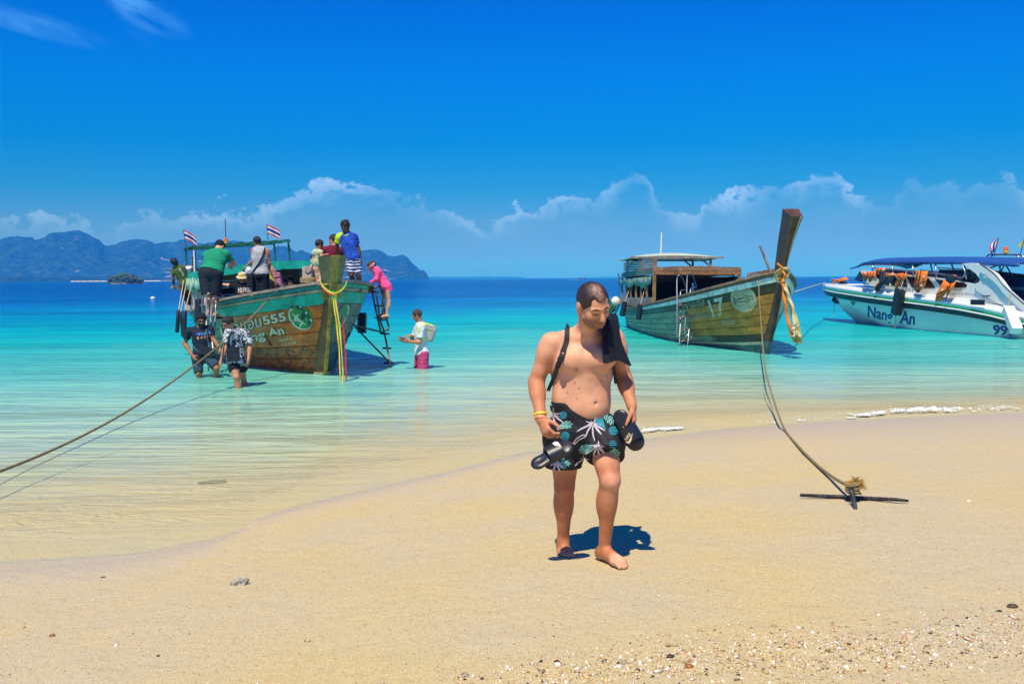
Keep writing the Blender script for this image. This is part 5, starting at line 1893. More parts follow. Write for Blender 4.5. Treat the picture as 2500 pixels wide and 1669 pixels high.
# garlands on the tall prow
gar = thing('prow_garland', 'orange and yellow cloth garland hanging from the tall dark prow', 'garland', P(1908, 672, 23.6))
GO, GY, GW = mat('garland_orange', (0.62, 0.20, 0.015), 0.8, 0.3, 8.0), mat('garland_straw', (0.58, 0.40, 0.09), 0.8, 0.5, 10.0, c2=(0.62, 0.50, 0.22)), mat('garland_white', (0.60, 0.52, 0.32), 0.8, 0.3, 10.0)
for m, pts, w0, w1, d_ in ((GO, ((1899, 642), (1908, 655), (1915, 672), (1911, 690)), 0.028, 0.03, 23.4), (GO, ((1911, 688), (1912, 705), (1917, 745), (1927, 795), (1935, 822), (1944, 834)), 0.030, 0.05, 23.4), (GY, ((1914, 690), (1920, 715), (1931, 745), (1942, 785), (1950, 825)), 0.035, 0.075, 23.45), (GY, ((1917, 690), (1926, 730), (1940, 775), (1946, 800), (1952, 838)), 0.03, 0.07, 23.5),
                           (GW, ((1916, 700), (1924, 720), (1934, 750), (1939, 790), (1936, 805), (1941, 825)), 0.03, 0.03, 23.32), (GW, ((1938, 790), (1946, 797), (1936, 803), (1944, 812), (1936, 822)), 0.03, 0.03, 23.3)):
    q_ = catmull([P(x, y, d_) for x, y in pts], 6)
    k = len(q_)
    MB().strip([a + Vector((-(w0 + (w1 - w0) * i / k), 0.03 * math.sin(i * 0.9), 0)) for i, a in enumerate(q_)], [a + Vector(((w0 + (w1 - w0) * i / k), 0.03 * math.sin(i * 0.9 + 1.6), 0)) for i, a in enumerate(q_)], 0.03).go('cloth_strip', m, gar, True)
for m, cx, cy, rx_, ry_ in ((GY, 1909, 668, 0.16, 0.13), (GW, 1911, 672, 0.14, 0.16), (GO, 1915, 670, 0.10, 0.14)):
    c0 = P(cx, cy, 23.7)
    MB().tube([c0 + Vector((rx_ * math.cos(a), -0.30 * math.cos(a * 0.5) * 0 - 0.25 * math.sin(a), ry_ * math.sin(a))) for a in [i * 2 * math.pi / 20 for i in range(21)]], 0.022, 6).go('loop', m, gar, True)
# rope from its bow down to the anchor
GA = GG(2083, 1192) if 'GG' in globals() else G(2083, 1192, 0.12)


def gpt(px_, py_, lift=0.02):
    p = G(px_, py_, 0.1)
    for _ in range(10):
        p = G(px_, py_, max(zg(p.x, p.y), -0.02) + lift)
    return p


ropeobj('tan rope hanging from the number 17 boat to the iron anchor on the sand', [P(1849, 668, 25.3), P(1851, 674, 24.9), P(1854, 730, 23.0), P(1858, 790, 20.8), P(1863, 850, 18.6), P(1869, 905, 16.6), P(1884, 960, 14.6), P(1900, 1010, 12.7), gpt(1917, 1050), gpt(1950, 1090), gpt(1990, 1130), gpt(2035, 1165, 0.05), gpt(2080, 1190, 0.115)], 0.0135, mat('rope_olive', (0.24, 0.19, 0.075), 0.9, 0.35, 30.0, bump=0.9, bscale=90.0))
ropeobj('thin pale line running from the speedboat bow to the number 17 boat', [P(1937, 714, 26.3), P(1980, 700, 36), P(2016, 690, 44.6)], 0.022, mat('line_pale', (0.36, 0.42, 0.40), 0.8))
# ================= speedboat on the right
OC = P(2013, 702, 45.0)
MC = frame(Vector((OC.x, OC.y, 0)), (-0.19, 0.98))
LC = 17.5
hC = Hull(MC, LC, [(0, 1.36), (2, 1.27), (4, 1.18), (6, 1.08), (8, 0.98), (10, 0.88), (12, 0.76), (13.5, 0.62), (15, 0.42), (17.5, 0.30)],
          [(0, 0.04), (0.5, 0.32), (1, 0.56), (2, 0.92), (3.5, 1.25), (5.5, 1.48), (8, 1.58), (17.5, 1.60)],
          [(0, 0.02), (3, 0.15), (5, 0.8), (8, 1.15), (17.5, 1.25)], -0.35, 3.7, 0.45)
boatC = thing('speedboat', 'white speedboat with blue canopy and orange life jackets along its rail', 'boat', MC)
GELW, GELD = mat('gelcoat_white', (0.74, 0.80, 0.78), 0.25, 0.05, 2.0), mat('gelcoat_hull', (0.62, 0.74, 0.68), 0.22, 0.07, 1.4)
STRG, STRB = mat('stripe_green', (0.01, 0.30, 0.10), 0.35, 0.1), mat('rail_black', (0.012, 0.014, 0.022), 0.45, 0.3, 12.0)
NAVY = mat('canopy_navy', (0.010, 0.075, 0.30), 0.6, 0.15, 2.0)
LETB = mat('letter_blue', (0.012, 0.02, 0.27), 0.5, 0.08)
hullC = []
for side in (1, -1):
    for a, b_, m, off in ((0.0, 0.40, GELD, 0.0), (0.40, 0.85, GELD, 0.004), (0.862, 0.93, STRB, 0.05), (0.94, 1.0, STRB, 0.035)):
        o = hC.plank(a, b_, side, off, 0.03, 40, 0.004).go('hull_side' if m is GELD else 'rub_rail', m, boatC, True, autos=30)
        if m is GELD:
            hullC.append(o)
    hC.plank(0.85, 1.0, side, 0.0, 0.03, 40, 0.0).go('hull_side', GELW, boatC)


def lc(x, y, z):
    return MC @ Vector((x, y, z))


def cz(xa):
    return float(hC.sheer(xa))


# bulwark above the rail with the green stripe, and the deck
for side in (1, -1):
    for z0, z1, in0, in1, m, name in ((0.005, 0.06, 0.0, 0.02, GELW, 'bulwark'), (0.06, 0.13, 0.018, 0.03, STRG, 'green_stripe'), (0.13, 0.34, 0.03, 0.10, GELW, 'bulwark')):
        A, B = [], []
        for i in range(41):
            u = i / 40
            xa = (u ** 1.35) * LC
            k = min(1, xa / 1.5)
            dn = 0.0
            h1 = z1 if z1 < 0.3 else 0.13 + 0.21 * (0.45 + 0.55 * min(1, xa / 3))
            y = float(hC.beam(xa))
            A.append(lc(-xa, side * (y - in0 * k), cz(xa) + z0))
            B.append(lc(-xa, side * (y - in1 * k), cz(xa) + h1))
        MB().strip(A, B, 0.02 if side > 0 else -0.02).go(name, m, boatC, True)
A, B = [], []
for i in range(41):
    u = i / 40
    xa = (u ** 1.35) * LC
    y = max(0.01, float(hC.beam(xa)) - 0.10 * min(1, xa / 1.5))
    z = cz(xa) + 0.13 + 0.21 * (0.45 + 0.55 * min(1, xa / 3))
    A.append(lc(-xa, y, z))
    B.append(lc(-xa, -y, z))
MB().strip(A, B, 0.03).go('deck', GELW, boatC)


def ply(px_, py_, yl):
    """photo pixel -> point on the boat's vertical plane local y = yl"""
    mi = XF[boatC.name]
    o, r = mi @ EYE, (mi.to_3x3() @ ray(px_, py_))
    return o + r * ((yl - o.y) / r.y)


def panel(name, pts, yl, th, m, both=True, smooth=False):
    """slab in the boat's long vertical plane, with its twin on the other side"""
    for sgn in ((1, -1) if both else (1,)):
        mb = MB()
        q_ = [ply(x, y, yl) for x, y in pts]
        k = len(q_)
        V = [Vector((p.x, sgn * yl, p.z)) for p in q_] + [Vector((p.x, sgn * (yl - th), p.z)) for p in q_]
        bm = bmesh.new()
        vs = [bm.verts.new(v) for v in V]
        bm.faces.new(vs[:k])
        bm.faces.new(vs[k:][::-1])
        for i in range(k):
            bm.faces.new((vs[i], vs[k + i], vs[k + (i + 1) % k], vs[(i + 1) % k]))
        bmesh.ops.recalc_face_normals(bm, faces=bm.faces)
        bmesh.ops.triangulate(bm, faces=[f_ for f_ in bm.faces if len(f_.verts) > 4])
        me = bpy.data.meshes.new(name)
        bm.to_mesh(me)
        bm.free()
        me.materials.append(m)
        o = bpy.data.objects.new(name, me)
        COL.objects.link(o)
        o.parent = boatC


CY = 1.30
def s2(x, y):
    return (2000 + x / 4.698, 560 + y / 4.698)


# cabin side in white with dark windows
cab = [s2(470, 480), s2(500, 465), s2(760, 500), s2(1000, 520), s2(1400, 560), s2(1700, 610), s2(1880, 640), s2(1980, 690), s2(2100, 800), s2(2080, 860), s2(1600, 800), s2(1000, 720), s2(560, 640)]
panel('cabin_side', cab, CY, 0.06, GELW)
wins = [[s2(640, 500), s2(780, 512), s2(800, 640), s2(700, 625)], [s2(800, 520), s2(985, 545), s2(1010, 660), s2(830, 640)], [s2(1000, 535), s2(1255, 560), s2(1330, 672), s2(1060, 665)], [s2(1330, 570), s2(1500, 590), s2(1660, 612), s2(1695, 635), s2(1680, 664), s2(1600, 668), s2(1400, 662)]]
for w_ in wins:
    panel('side_window', w_, CY + 0.012, 0.02, GLASS)
# windscreen band above the cabin side
panel('upper_screen', [s2(760, 462), s2(1100, 470), s2(1450, 500), s2(1680, 520), s2(1710, 590), s2(1400, 555), s2(1000, 518), s2(760, 498)], CY - 0.16, 0.02, mat('screen_navy', (0.012, 0.03, 0.11), 0.2, 0.2, 3.0))
panel('front_screen', [s2(402, 580), s2(468, 480), s2(500, 600), s2(490, 605)], CY - 0.02, 0.02, mat('screen_navy', (0.012, 0.03, 0.11), 0.2))
MB().strip([ply(2086, 684, CY - 0.02).copy(), ply(2100, 662, CY - 0.02).copy()], [Vector((p.x, -CY, p.z)) for p in (ply(2086, 684, CY - 0.02), ply(2100, 662, CY - 0.02))], 0.02).go('front_screen', mat('screen_navy', (0.012, 0.03, 0.11), 0.2), boatC, world=False)
# sweeping arch at the stern
arch = [s2(1640, 392), s2(1720, 384), s2(1790, 388), s2(1900, 430), s2(2010, 505), s2(2090, 600), s2(2160, 700), s2(2260, 790), s2(2349, 870), s2(2440, 960), s2(2440, 1100), s2(2330, 1030), s2(2240, 950), s2(2130, 880), s2(2000, 820), s2(1900, 760), s2(1800, 700), s2(1790, 620), s2(1830, 610), s2(1840, 570), s2(1800, 510), s2(1720, 450)]
panel('stern_arch', arch, CY + 0.06, 0.14, GELW)
panel('arch_window', [s2(1660, 455), s2(1720, 460), s2(1790, 515), s2(1828, 575), s2(1822, 608), s2(1780, 612), s2(1560, 580), s2(1660, 520)], CY - 0.10, 0.02, GLASS)
MB().lathe([(0.02, 0), (0.07, 0.01), (0.07, 0.05), (0.02, 0.07)], ply(*s2(1912, 540), CY + 0.06), 12, (0, 1, 0)).go('side_lamp', GELW, boatC, world=False, autos=40)
MB().box(ply(*s2(1820, 835), 1.62) + Vector((0, 0.01, 0)), (0.68, 0.03, 0.17)).go('vent', STRB, boatC, world=False)
for x, y in ((1910, 780), (535, 638)):
    c0 = ply(*s2(x, y), 1.50)
    MB().tube([c0 + Vector((-0.2, 0, 0.05)), c0 + Vector((0.2, 0, 0.05))], 0.025, 6).tube([c0 + Vector((-0.08, 0, -0.03)), c0 + Vector((-0.08, 0, 0.05))], 0.02, 6).tube([c0 + Vector((0.08, 0, -0.03)), c0 + Vector((0.08, 0, 0.05))], 0.02, 6).go('cleat', STEEL, boatC, world=False)
# canopy: cloth over frames, dropping at the front
cprof = [s2(452, 412), s2(520, 392), s2(560, 370), s2(610, 345), s2(700, 333), s2(900, 328), s2(1200, 322), s2(1600, 326), s2(1950, 332), s2(2200, 340), s2(2420, 346)]
pts = catmull([ply(x, y, 0.9) for x, y in cprof], 3)
V, Fc = [], []
nw = 10
for lay in (0, 1):
    for p in pts:
        for j in range(nw + 1):
            s_ = -1 + 2 * j / nw
            V.append(Vector((p.x, s_ * 1.27, p.z + 0.03 - 0.16 * abs(s_) ** 3 - lay * 0.03)))
k = len(pts)
m_ = k * (nw + 1)
for i in range(k - 1):
    for j in range(nw):
        a = i * (nw + 1) + j
        Fc += [(a, a + 1, a + nw + 2, a + nw + 1), (m_ + a, m_ + a + nw + 1, m_ + a + nw + 2, m_ + a + 1)]
for i in range(k - 1):
    for j in (0, nw):
        a = i * (nw + 1) + j
        Fc.append((a, a + nw + 1, m_ + a + nw + 1, m_ + a))
mk('canopy', V, Fc, NAVY, boatC, True, world=False)
for sgn in (1, -1):
    A, B = [], []
    for i, p in enumerate(pts):
        A.append(Vector((p.x, sgn * 1.275, p.z - 0.11)))
        B.append(Vector((p.x, sgn * 1.285, p.z - 0.22 + 0.10 * max(0, 1 - i / 6.0) + 0.012 * math.sin(i * 2.1))))
    MB().strip(A, B, 0.01 * sgn).go('canopy_valance', NAVY, boatC, True, world=False)
# steel frames
for sgn in (1, -1):
    for (x0, y0, x1, y1) in ((585, 385, 610, 440), (800, 375, 850, 460), (1035, 375, 1085, 475), (1300, 380, 1345, 490), (1630, 390, 1690, 500)):
        a, b_ = ply(*s2(x0, y0), 1.35), ply(*s2(x1, y1), 1.30)
        MB().tube([Vector((a.x, sgn * 1.24, a.z)), Vector((b_.x, sgn * 1.30, b_.z - 0.2))], 0.03, 7).go('canopy_strut', STEEL, boatC, world=False, smooth=True)
    q_ = [ply(*s2(*p), 1.36) for p in ((620, 445), (800, 455), (1000, 470), (1300, 498), (1500, 525), (1640, 552), (1680, 520), (1680, 470), (1640, 395))]
    MB().tube(catmull([Vector((p.x, sgn * 1.40, p.z)) for p in q_], 4), 0.026, 7).go('hand_rail', STEEL, boatC, world=False, smooth=True)
    q_ = [ply(*s2(*p), 1.45) for p in ((1850, 395), (1960, 470), (2040, 540), (2120, 640), (2190, 710), (2270, 780), (2349, 850), (2430, 920))]
    MB().tube(catmull([Vector((p.x, sgn * 1.46, p.z)) for p in q_], 4), 0.032, 7).go('arch_rail', STEEL, boatC, world=False, smooth=True)
for (x0, y0, x1, y1) in ((1960, 445, 2080, 400), (2080, 400, 2070, 490), (2130, 390, 2220, 540), (2130, 390, 2090, 480), (1990, 478, 2349, 520)):
    a, b_ = ply(*s2(x0, y0), -1.0), ply(*s2(x1, y1), -1.0)
    MB().tube([a, b_], 0.026, 6).go('frame_tube', STEEL, boatC, world=False)
# hull below the arch: dark engine well and far windscreen
panel('stern_well', [s2(2050, 560), s2(2440, 560), s2(2440, 980), s2(2349, 940), s2(2200, 780)], 0.2, 0.03, mat('screen_navy', (0.012, 0.03, 0.11), 0.2), False)
panel('stern_seatback', [s2(2090, 650), s2(2440, 665), s2(2440, 700), s2(2120, 690)], 0.35, 0.1, mat('seat_blue', (0.03, 0.16, 0.26), 0.6), False)
# radar bar with flags and beacon
a = [ply(*s2(x, y), -0.1) for x, y in ((1915, 340), (1935, 300), (1985, 288), (2200, 290), (2310, 294), (2335, 310), (2345, 345))]
MB().tube(catmull(a, 4), 0.03, 7).go('roof_bar', STEEL, boatC, world=False, smooth=True)
a = [ply(*s2(x, y), -0.9) for x, y in ((1965, 340), (1985, 302), (2030, 290), (2250, 292), (2290, 330))]
MB().tube(catmull(a, 4), 0.03, 7).go('roof_bar', STEEL, boatC, world=False, smooth=True)
beacon('amber beacon on the roof bar of the white speedboat', MC @ ply(*s2(2140, 284), -0.1), 0.8)
fl = thing('thai_flag', 'striped flag drooping from its pole above the speedboat canopy', 'flag', MC @ ply(*s2(2015, 285), -0.1))
MB().tube([MC @ ply(*s2(2008, 290), -0.1), MC @ ply(*s2(2058, 95), -0.1)], 0.014, 6).go('pole', mat('dark_pole', (0.05, 0.05, 0.06)), fl)
tp, bt = MC @ ply(*s2(2058, 98), -0.1), MC @ ply(*s2(2025, 235), -0.1)
y = 0
for i, (w, m) in enumerate(THAI):
    A, B = [], []
    for t in range(7):
        s_ = t / 6
        e = tp.lerp(bt, s_)
        dx = Vector((-1, 0, 0)) * (0.62 * s_ * (1.25 - s_)) + Vector((0, 0.08 * math.sin(s_ * 6), -0.15 * s_))
        A.append(e + dx * (y / 6))
        B.append(e + dx * ((y + w) / 6))
    y += w
    MB().strip(A, B, 0.01).go('stripe', m, fl)
yf = thing('yellow_pennant', 'yellow pennant flag at the stern end of the speedboat roof', 'flag', MC @ ply(*s2(2305, 290), -0.1))
MB().tube([MC @ ply(*s2(2305, 292), -0.1), MC @ ply(*s2(2355, 100), -0.1)], 0.014, 6).go('pole', mat('dark_pole', (0.05, 0.05, 0.06)), yf)
mb = MB()
A = [MC @ ply(*s2(2350 - 7 * i, 120 + 14 * i), -0.1) for i in range(6)]
B = [MC @ ply(*s2(2326 - 7 * i + 20 * i / 5, 208 - 2 * i), -0.1 + 0.05 * math.sin(i)) for i in range(6)]
mb.strip([MC @ ply(*s2(2350, 118), -0.1), MC @ ply(*s2(2318, 150), -0.12), MC @ ply(*s2(2280, 188), -0.1)], [MC @ ply(*s2(2326, 210), -0.1), MC @ ply(*s2(2310, 205), -0.08), MC @ ply(*s2(2284, 192), -0.1)], 0.01)
mb.go('pennant', mat('pennant_yellow', (0.70, 0.62, 0.02), 0.7, 0.12), yf)

# lettering
TCw = bvh(*hullC)
for name, body_, pts, bold in (('lettering', 'Nang', [(556, 1040), (838, 1100), (846, 935), (560, 868)], 0.02), ('lettering', 'An', [(922, 1075), (1098, 1096), (1104, 952), (940, 930)], 0.025), ('lettering', '999', [(1995, 1205), (2245, 1225), (2245, 1110), (1995, 1088)], 0.03)):
    ptext(name, body_, [s2(*p) for p in pts], TCw, 0.012, LETB, boatC, bold, 36)
cabs = [o for o in boatC.children if o.name.startswith(('bulwark', 'cabin_side'))]
TCb = bvh(*cabs)
ptext('lettering', 'TEL.075-8', [s2(925, 705), s2(1085, 716), s2(1085, 682), s2(925, 670)], TCb, 0.014, LETB, boatC, 0.0, 36)
ptext('lettering', 'จำนวนผู้โดยสาร 35+3 คน', [s2(1430, 745), s2(1800, 770), s2(1800, 730), s2(1430, 702)], TCb, 0.016, LETB, boatC, 0.0, 32)
ppoly(MB(), TCw, oval(*s2(398, 813), 6.6, 12.5, 0.0), 0.010, 3, 40).go('emblem_ring', EMW, boatC)
ppoly(MB(), TCw, oval(*s2(393, 812), 5.6, 12, 0.0), 0.016, 3, 40).go('emblem_disc', mat('emblem_dark_green', (0.008, 0.10, 0.04), 0.6), boatC)
mb = MB()
pstroke(mb, TCw, [s2(392, 800), s2(402, 815), s2(416, 830)], 1.4, 0.024, True, 1.5, 40)
pstroke(mb, TCw, [s2(404, 822), s2(400, 836), s2(392, 850)], 1.4, 0.024, True, 1.5, 40)
pstroke(mb, TCw, [s2(390, 838), s2(410, 838)], 1.2, 0.024, True, 1.5, 40)
mb.go('emblem_tail', EMW, boatC)

# fenders
def fpt(x, y, yl=1.75):
    return MC @ ply(*s2(x, y), yl)


FGRP = 'square black fenders on the speedboat'
fender('black square fender nearest the speedboat bow, under the crumpled life jacket', P(*s2(280, 600), 42.6), P(*s2(185, 835), 42.3), 0.11, RUBBER, FGRP, None, True)
fender('black square fender between the words on the speedboat hull', fpt(930, 690), fpt(880, 972), 0.13, RUBBER, FGRP, fpt(1000, 480, 1.45), True)
MB().tube([P(*s2(178, 838), 42.3), P(*s2(168, 990), 42.3)], 0.012, 6).go('fender_line', ROPE, boatC)
MB().tube([fpt(878, 975), fpt(868, 1140)], 0.012, 6).go('fender_line', ROPE, boatC)
wf = thing('white_fender', 'white slab fender tied to the stern quarter of the speedboat, covering its last digit', 'fender', fpt(2220, 1030, 1.85))
MB().bar(fpt(2165, 910, 1.72), fpt(2265, 1165, 1.95), 0.30, 0.24).go('body', mat('fender_white', (0.66, 0.72, 0.74), 0.4, 0.12, 4.0), wf)
MB().tube([fpt(2165, 905, 1.72), fpt(2195, 730, 1.5)], 0.02, 6).go('rope', ROPE, wf)

# life jackets slung over the rail: foam panels, black straps, dark lining
ORG, STRAP, LINING, TAG = mat('jacket_orange', (1.0, 0.22, 0.008), 0.7, 0.2, 7.0, bump=0.3, bscale=14.0), mat('jacket_strap', (0.02, 0.02, 0.03), 0.7), mat('jacket_lining', (0.018, 0.03, 0.05), 0.8, 0.3), mat('jacket_reflective', (0.55, 0.58, 0.60), 0.4)


def jacket(label, panels, straps, yl=1.47, tags=(), group='orange life jackets on the speedboat'):
    c = panels[0][0]
    root = thing('life_jacket', label, 'life jacket', MC @ ply(*s2(*c[0]), yl), group)
    for i, (pts, m) in enumerate(panels):
        q_ = [s2(*p) for p in pts]
        yo = yl + 0.05 + 0.03 * (i % 3)
        n_ = len(q_)
        cx, cy = sum(p[0] for p in q_) / n_, sum(p[1] for p in q_) / n_
        rim = []
        for j in range(n_):
            a, b_ = q_[j], q_[(j + 1) % n_]
            rim += [a, ((a[0] + b_[0]) / 2, (a[1] + b_[1]) / 2)]
        V = [MC @ ply(cx, cy, yo + 0.07)]
        k = len(rim)
        for f_, dy in ((0.55, 0.06), (0.88, 0.035), (1.0, 0.0), (0.95, -0.03)):
            for j, p in enumerate(rim):
                V.append(MC @ ply(cx + (p[0] - cx) * f_, cy + (p[1] - cy) * f_, yo + dy + 0.012 * math.sin(j * 2.3 + f_ * 5)))
        Fc = [(0, 1 + j, 1 + (j + 1) % k) for j in range(k)]
        for r_ in range(3):
            for j in range(k):
                a, b_ = 1 + r_ * k + j, 1 + r_ * k + (j + 1) % k
                Fc.append((a, a + k, b_ + k, b_))
        Fc.append(tuple(1 + 3 * k + j for j in range(k - 1, -1, -1)))
        mk('lining' if m is LINING else 'foam_panel', V, Fc, m, root, True)
    for s_ in straps:
        q_ = [MC @ ply(*s2(*p), yl + 0.155) for p in s_]
        nz_ = MC.to_3x3() @ Vector((0, 1, 0))
        mb = MB()
        for a, b_ in zip(q_, q_[1:]):
            mb.bar(a, b_, 0.024, 0.02, nz_)
        mb.go('strap', STRAP, root)
    for t in tags:
        MB().box(MC @ ply(*s2(*t), yl + 0.16), (0.06, 0.03, 0.07)).go('tag', TAG, root)
    return root


jacket('crumpled orange life jacket lying on the speedboat bow', [([(138, 565), (205, 575), (250, 560), (300, 545), (340, 575), (260, 590), (190, 610), (145, 640), (160, 600)], ORG)], [[(150, 575), (215, 590), (150, 635)], [(150, 640), (160, 700)], [(180, 640), (180, 725)]], 0.55)
jacket('orange life jacket first in the cluster, hanging furthest forward on the cabin', [([(484, 478), (530, 500), (590, 480), (570, 545), (535, 600), (500, 575)], ORG)], [[(500, 500), (545, 590)], [(560, 488), (520, 590)], [(498, 540), (560, 560)]], 1.44, [(520, 490)])
jacket('orange life jacket in the middle of the forward cluster', [([(560, 500), (640, 478), (650, 530), (620, 570), (575, 610), (556, 560)], ORG)], [[(590, 495), (575, 600)], [(625, 490), (590, 600)], [(560, 545), (640, 540)]], 1.50)
jacket('orange life jacket spread over the rail at the top of the forward cluster', [([(650, 455), (700, 437), (768, 445), (760, 478), (700, 510), (640, 515)], ORG)], [[(680, 445), (650, 510)], [(715, 440), (690, 505)], [(648, 480), (725, 470)]], 1.44, [(735, 460)])
jacket('life jacket hanging inside out with dark lining and red edges', [([(700, 500), (765, 490), (768, 570), (740, 620), (690, 700), (655, 720), (630, 690), (690, 600)], LINING), ([(640, 640), (690, 600), (650, 665), (630, 700)], ORG)], [[(700, 560), (720, 600)]], 1.50, [(672, 580)])
jacket('dark lined life jacket beside the window pillar, orange showing at the top', [([(770, 510), (860, 495), (860, 530), (800, 545), (762, 570)], ORG), ([(760, 580), (860, 520), (850, 600), (790, 625), (765, 620)], LINING)], [[(790, 505), (775, 560)]], 1.46, [(835, 512)])
jacket('orange life jacket with crossed black straps beside the telephone number', [([(865, 520), (930, 500), (1015, 508), (990, 560), (940, 620), (900, 680), (875, 705), (862, 640), (890, 580)], ORG)], [[(890, 515), (935, 575), (880, 690)], [(980, 505), (920, 600)], [(870, 590), (905, 650)], [(940, 500), (900, 560)]], 1.50)
jacket('broad orange life jacket covering the end of the telephone number', [([(1110, 475), (1245, 478), (1235, 580), (1215, 640), (1170, 700), (1120, 722), (1085, 690), (1095, 600)], ORG), ([(1110, 700), (1165, 690), (1150, 725), (1112, 722)], LINING)], [[(1130, 478), (1105, 600), (1110, 700)], [(1165, 478), (1140, 600), (1140, 690)], [(1100, 580), (1150, 585)], [(1100, 655), (1150, 650)], [(1160, 620), (1230, 590)]], 1.50, [(1172, 640), (1195, 540)])
jacket('orange life jacket nearest the stern arch, its dark back folded over the rail', [([(1440, 510), (1580, 520), (1560, 590), (1510, 630), (1450, 590)], LINING), ([(1430, 580), (1500, 620), (1480, 700), (1430, 760), (1400, 810), (1328, 828), (1340, 740), (1370, 690)], ORG), ([(1510, 625), (1565, 600), (1540, 680), (1490, 740), (1470, 750)], ORG), ([(1525, 520), (1575, 525), (1565, 550)], ORG)], [[(1350, 740), (1470, 690)], [(1335, 790), (1440, 740)], [(1470, 640), (1480, 700), (1450, 830)], [(1500, 640), (1490, 720)]], 1.50, [(1412, 690)])
jacket_line = None
# ------------------------------------------------------------------ the man walking up the beach
TA, TB = GG(1383, 1361), GG(1527, 1389)
J = JP(5.9, head=(1448, 743, -0.20), neck=(1432, 806, -0.02), sa=(1345, 836, 0.0), sb=(1499, 826, 0.04), ea=(1309, 932, 0.03), eb=(1523, 922, 0.10), wa=(1321, 1024, -0.13), wb=(1543, 992, -0.06),
       ha=(1380, 1062, 0.08), hb=(1468, 1058, 0.06), ka=(1378, 1188, 0.10), kb=(1489, 1172, -0.12), na=(1375, 1318, 0.20), nb=(1475, 1342, -0.01), ta=TA, tb=TB)
J['hup'] = Vector((0.08, -0.52, 0.86))
f = Fig(J, 1.03, face=(0.46, -0.74, -0.50), chest=(0.12, -1, 0), fat=1.05, belly=0.0, limb=1.17)
f.headS = 1.06
man = thing('person', 'shirtless man in black printed swim shorts walking barefoot up the sand, carrying slide sandals', 'person', Vector((f.mid.x, f.mid.y, TA.z)))
d = SDF()
f.torso(d, 0.0, 0.05)
# chest, flanks, belly
pec = [P(1397, 880, 5.80), P(1470, 876, 5.80)]
for p in pec:
    d.ell(p, (0.086, 0.040, 0.064), 0.05, fr=(f.lat, f.fw, f.up))
d.ell(P(1416, 962, 5.93), (0.150, 0.098, 0.130), 0.06, fr=(f.lat, f.fw, f.up))
d.ell(P(1432, 995, 5.90), (0.105, 0.080, 0.070), 0.07, fr=(f.lat, f.fw, f.up))
d.ell(P(1370, 972, 5.94), (0.050, 0.080, 0.095), 0.05, fr=(f.lat, f.fw, f.up))
d.ell(P(1460, 965, 5.94), (0.048, 0.075, 0.105), 0.05, fr=(f.lat, f.fw, f.up))
d.ell(P(1366, 885, 5.94), (0.062, 0.085, 0.12), 0.06, fr=(f.lat, f.fw, f.up))
# collarbones
for px0, px1 in ((1422, 1376), (1444, 1482)):
    d.cone(P(px0, 824, 5.81), P(px1, 818, 5.87), 0.010, 0.008, 0.04)
f.limbs(d)
f.feet(d, toes=True)
f.hand(d, 'a', P(1338, 1062, 5.72) - f.J['wa'], Vector((0.75, 0.35, -0.2)), curl=[0.75, 0.85, 0.9, 0.9, 0.5], thumb=(0.4, -1, 0.0))
f.hand(d, 'b', P(1547, 1030, 5.83) - f.J['wb'], Vector((-0.85, 0.0, -0.2)), curl=[0.72, 0.75, 0.75, 0.7, 0.4], thumb=(-0.3, -1, 0.0))
_S = f.S
f.S = f.headS * _S / 1.03
f.head(d, wide=1.0)
# head and hair share the head's own scale from here on
nav = P(1455, 985, 5.72)
Vb, Fb = d.mesh(0.0055, 1)
tr0 = BVHTree.FromPolygons([Vector(v) for v in Vb], [tuple(int(i) for i in q) for q in Fb])


def segdist(V, a, b):
    a, b = np.array(a), np.array(b)
    t = np.clip(((V - a) @ (b - a)) / ((b - a) @ (b - a)), 0, 1)
    return np.linalg.norm(V - a - t[:, None] * (b - a), axis=1)


def spotat(V, px, py, r):
    h_ = hit(tr0, px, py, 0)
    return np.exp(-(np.linalg.norm(V - np.array(h_), axis=1) / r) ** 2)


tone = np.zeros(len(Vb))
for q in 'ab':
    tone = np.maximum(tone, np.clip((0.12 - segdist(Vb, f.J['e' + q], f.J['w' + q].lerp(f.J['e' + q], -0.6))) / 0.05, 0, 1) * 0.85)
    tone = np.maximum(tone, np.clip((0.13 - segdist(Vb, f.J['s' + q].lerp(f.J['e' + q], 0.55), f.J['e' + q])) / 0.09, 0, 1) * 0.55)
    tone = np.maximum(tone, np.clip((0.15 - segdist(Vb, f.J['h' + q].lerp(f.J['k' + q], 0.6), f.J['n' + q])) / 0.05, 0, 1) * np.clip((f.J['k' + q].z + 0.16 - Vb[:, 2]) / 0.1, 0.45, 1))
hl_ = np.stack([(Vb - np.array(f.J['head'])) @ np.array(a) for a in (f.hl, f.hf, f.hu)], 1) / f.S
inhead = (hl_[:, 2] > -0.135) & (np.linalg.norm(hl_, axis=1) < 0.17)
tone = np.where(inhead, np.maximum(tone, 0.30), tone)
stub = inhead * np.clip((-0.038 - hl_[:, 2] - 0.35 * np.clip(0.05 - hl_[:, 1], -0.03, 0.03)) / 0.018, 0, 1) * np.clip((hl_[:, 1] - 0.0) / 0.03, 0, 1) * np.clip((0.135 + hl_[:, 2]) / 0.02, 0, 1)
stub = np.maximum(stub, inhead * np.clip(1 - np.abs(hl_[:, 1] - 0.012) / 0.012, 0, 1) * (np.abs(hl_[:, 0]) > 0.05) * (hl_[:, 2] > -0.06) * (hl_[:, 2] < 0.03))
lip = inhead * np.exp(-((hl_[:, 2] + 0.0708) / 0.0085) ** 2) * (np.abs(hl_[:, 0]) < 0.025) * (hl_[:, 1] > 0.07)
stub = stub * (1 - np.clip(lip * 1.5, 0, 1))
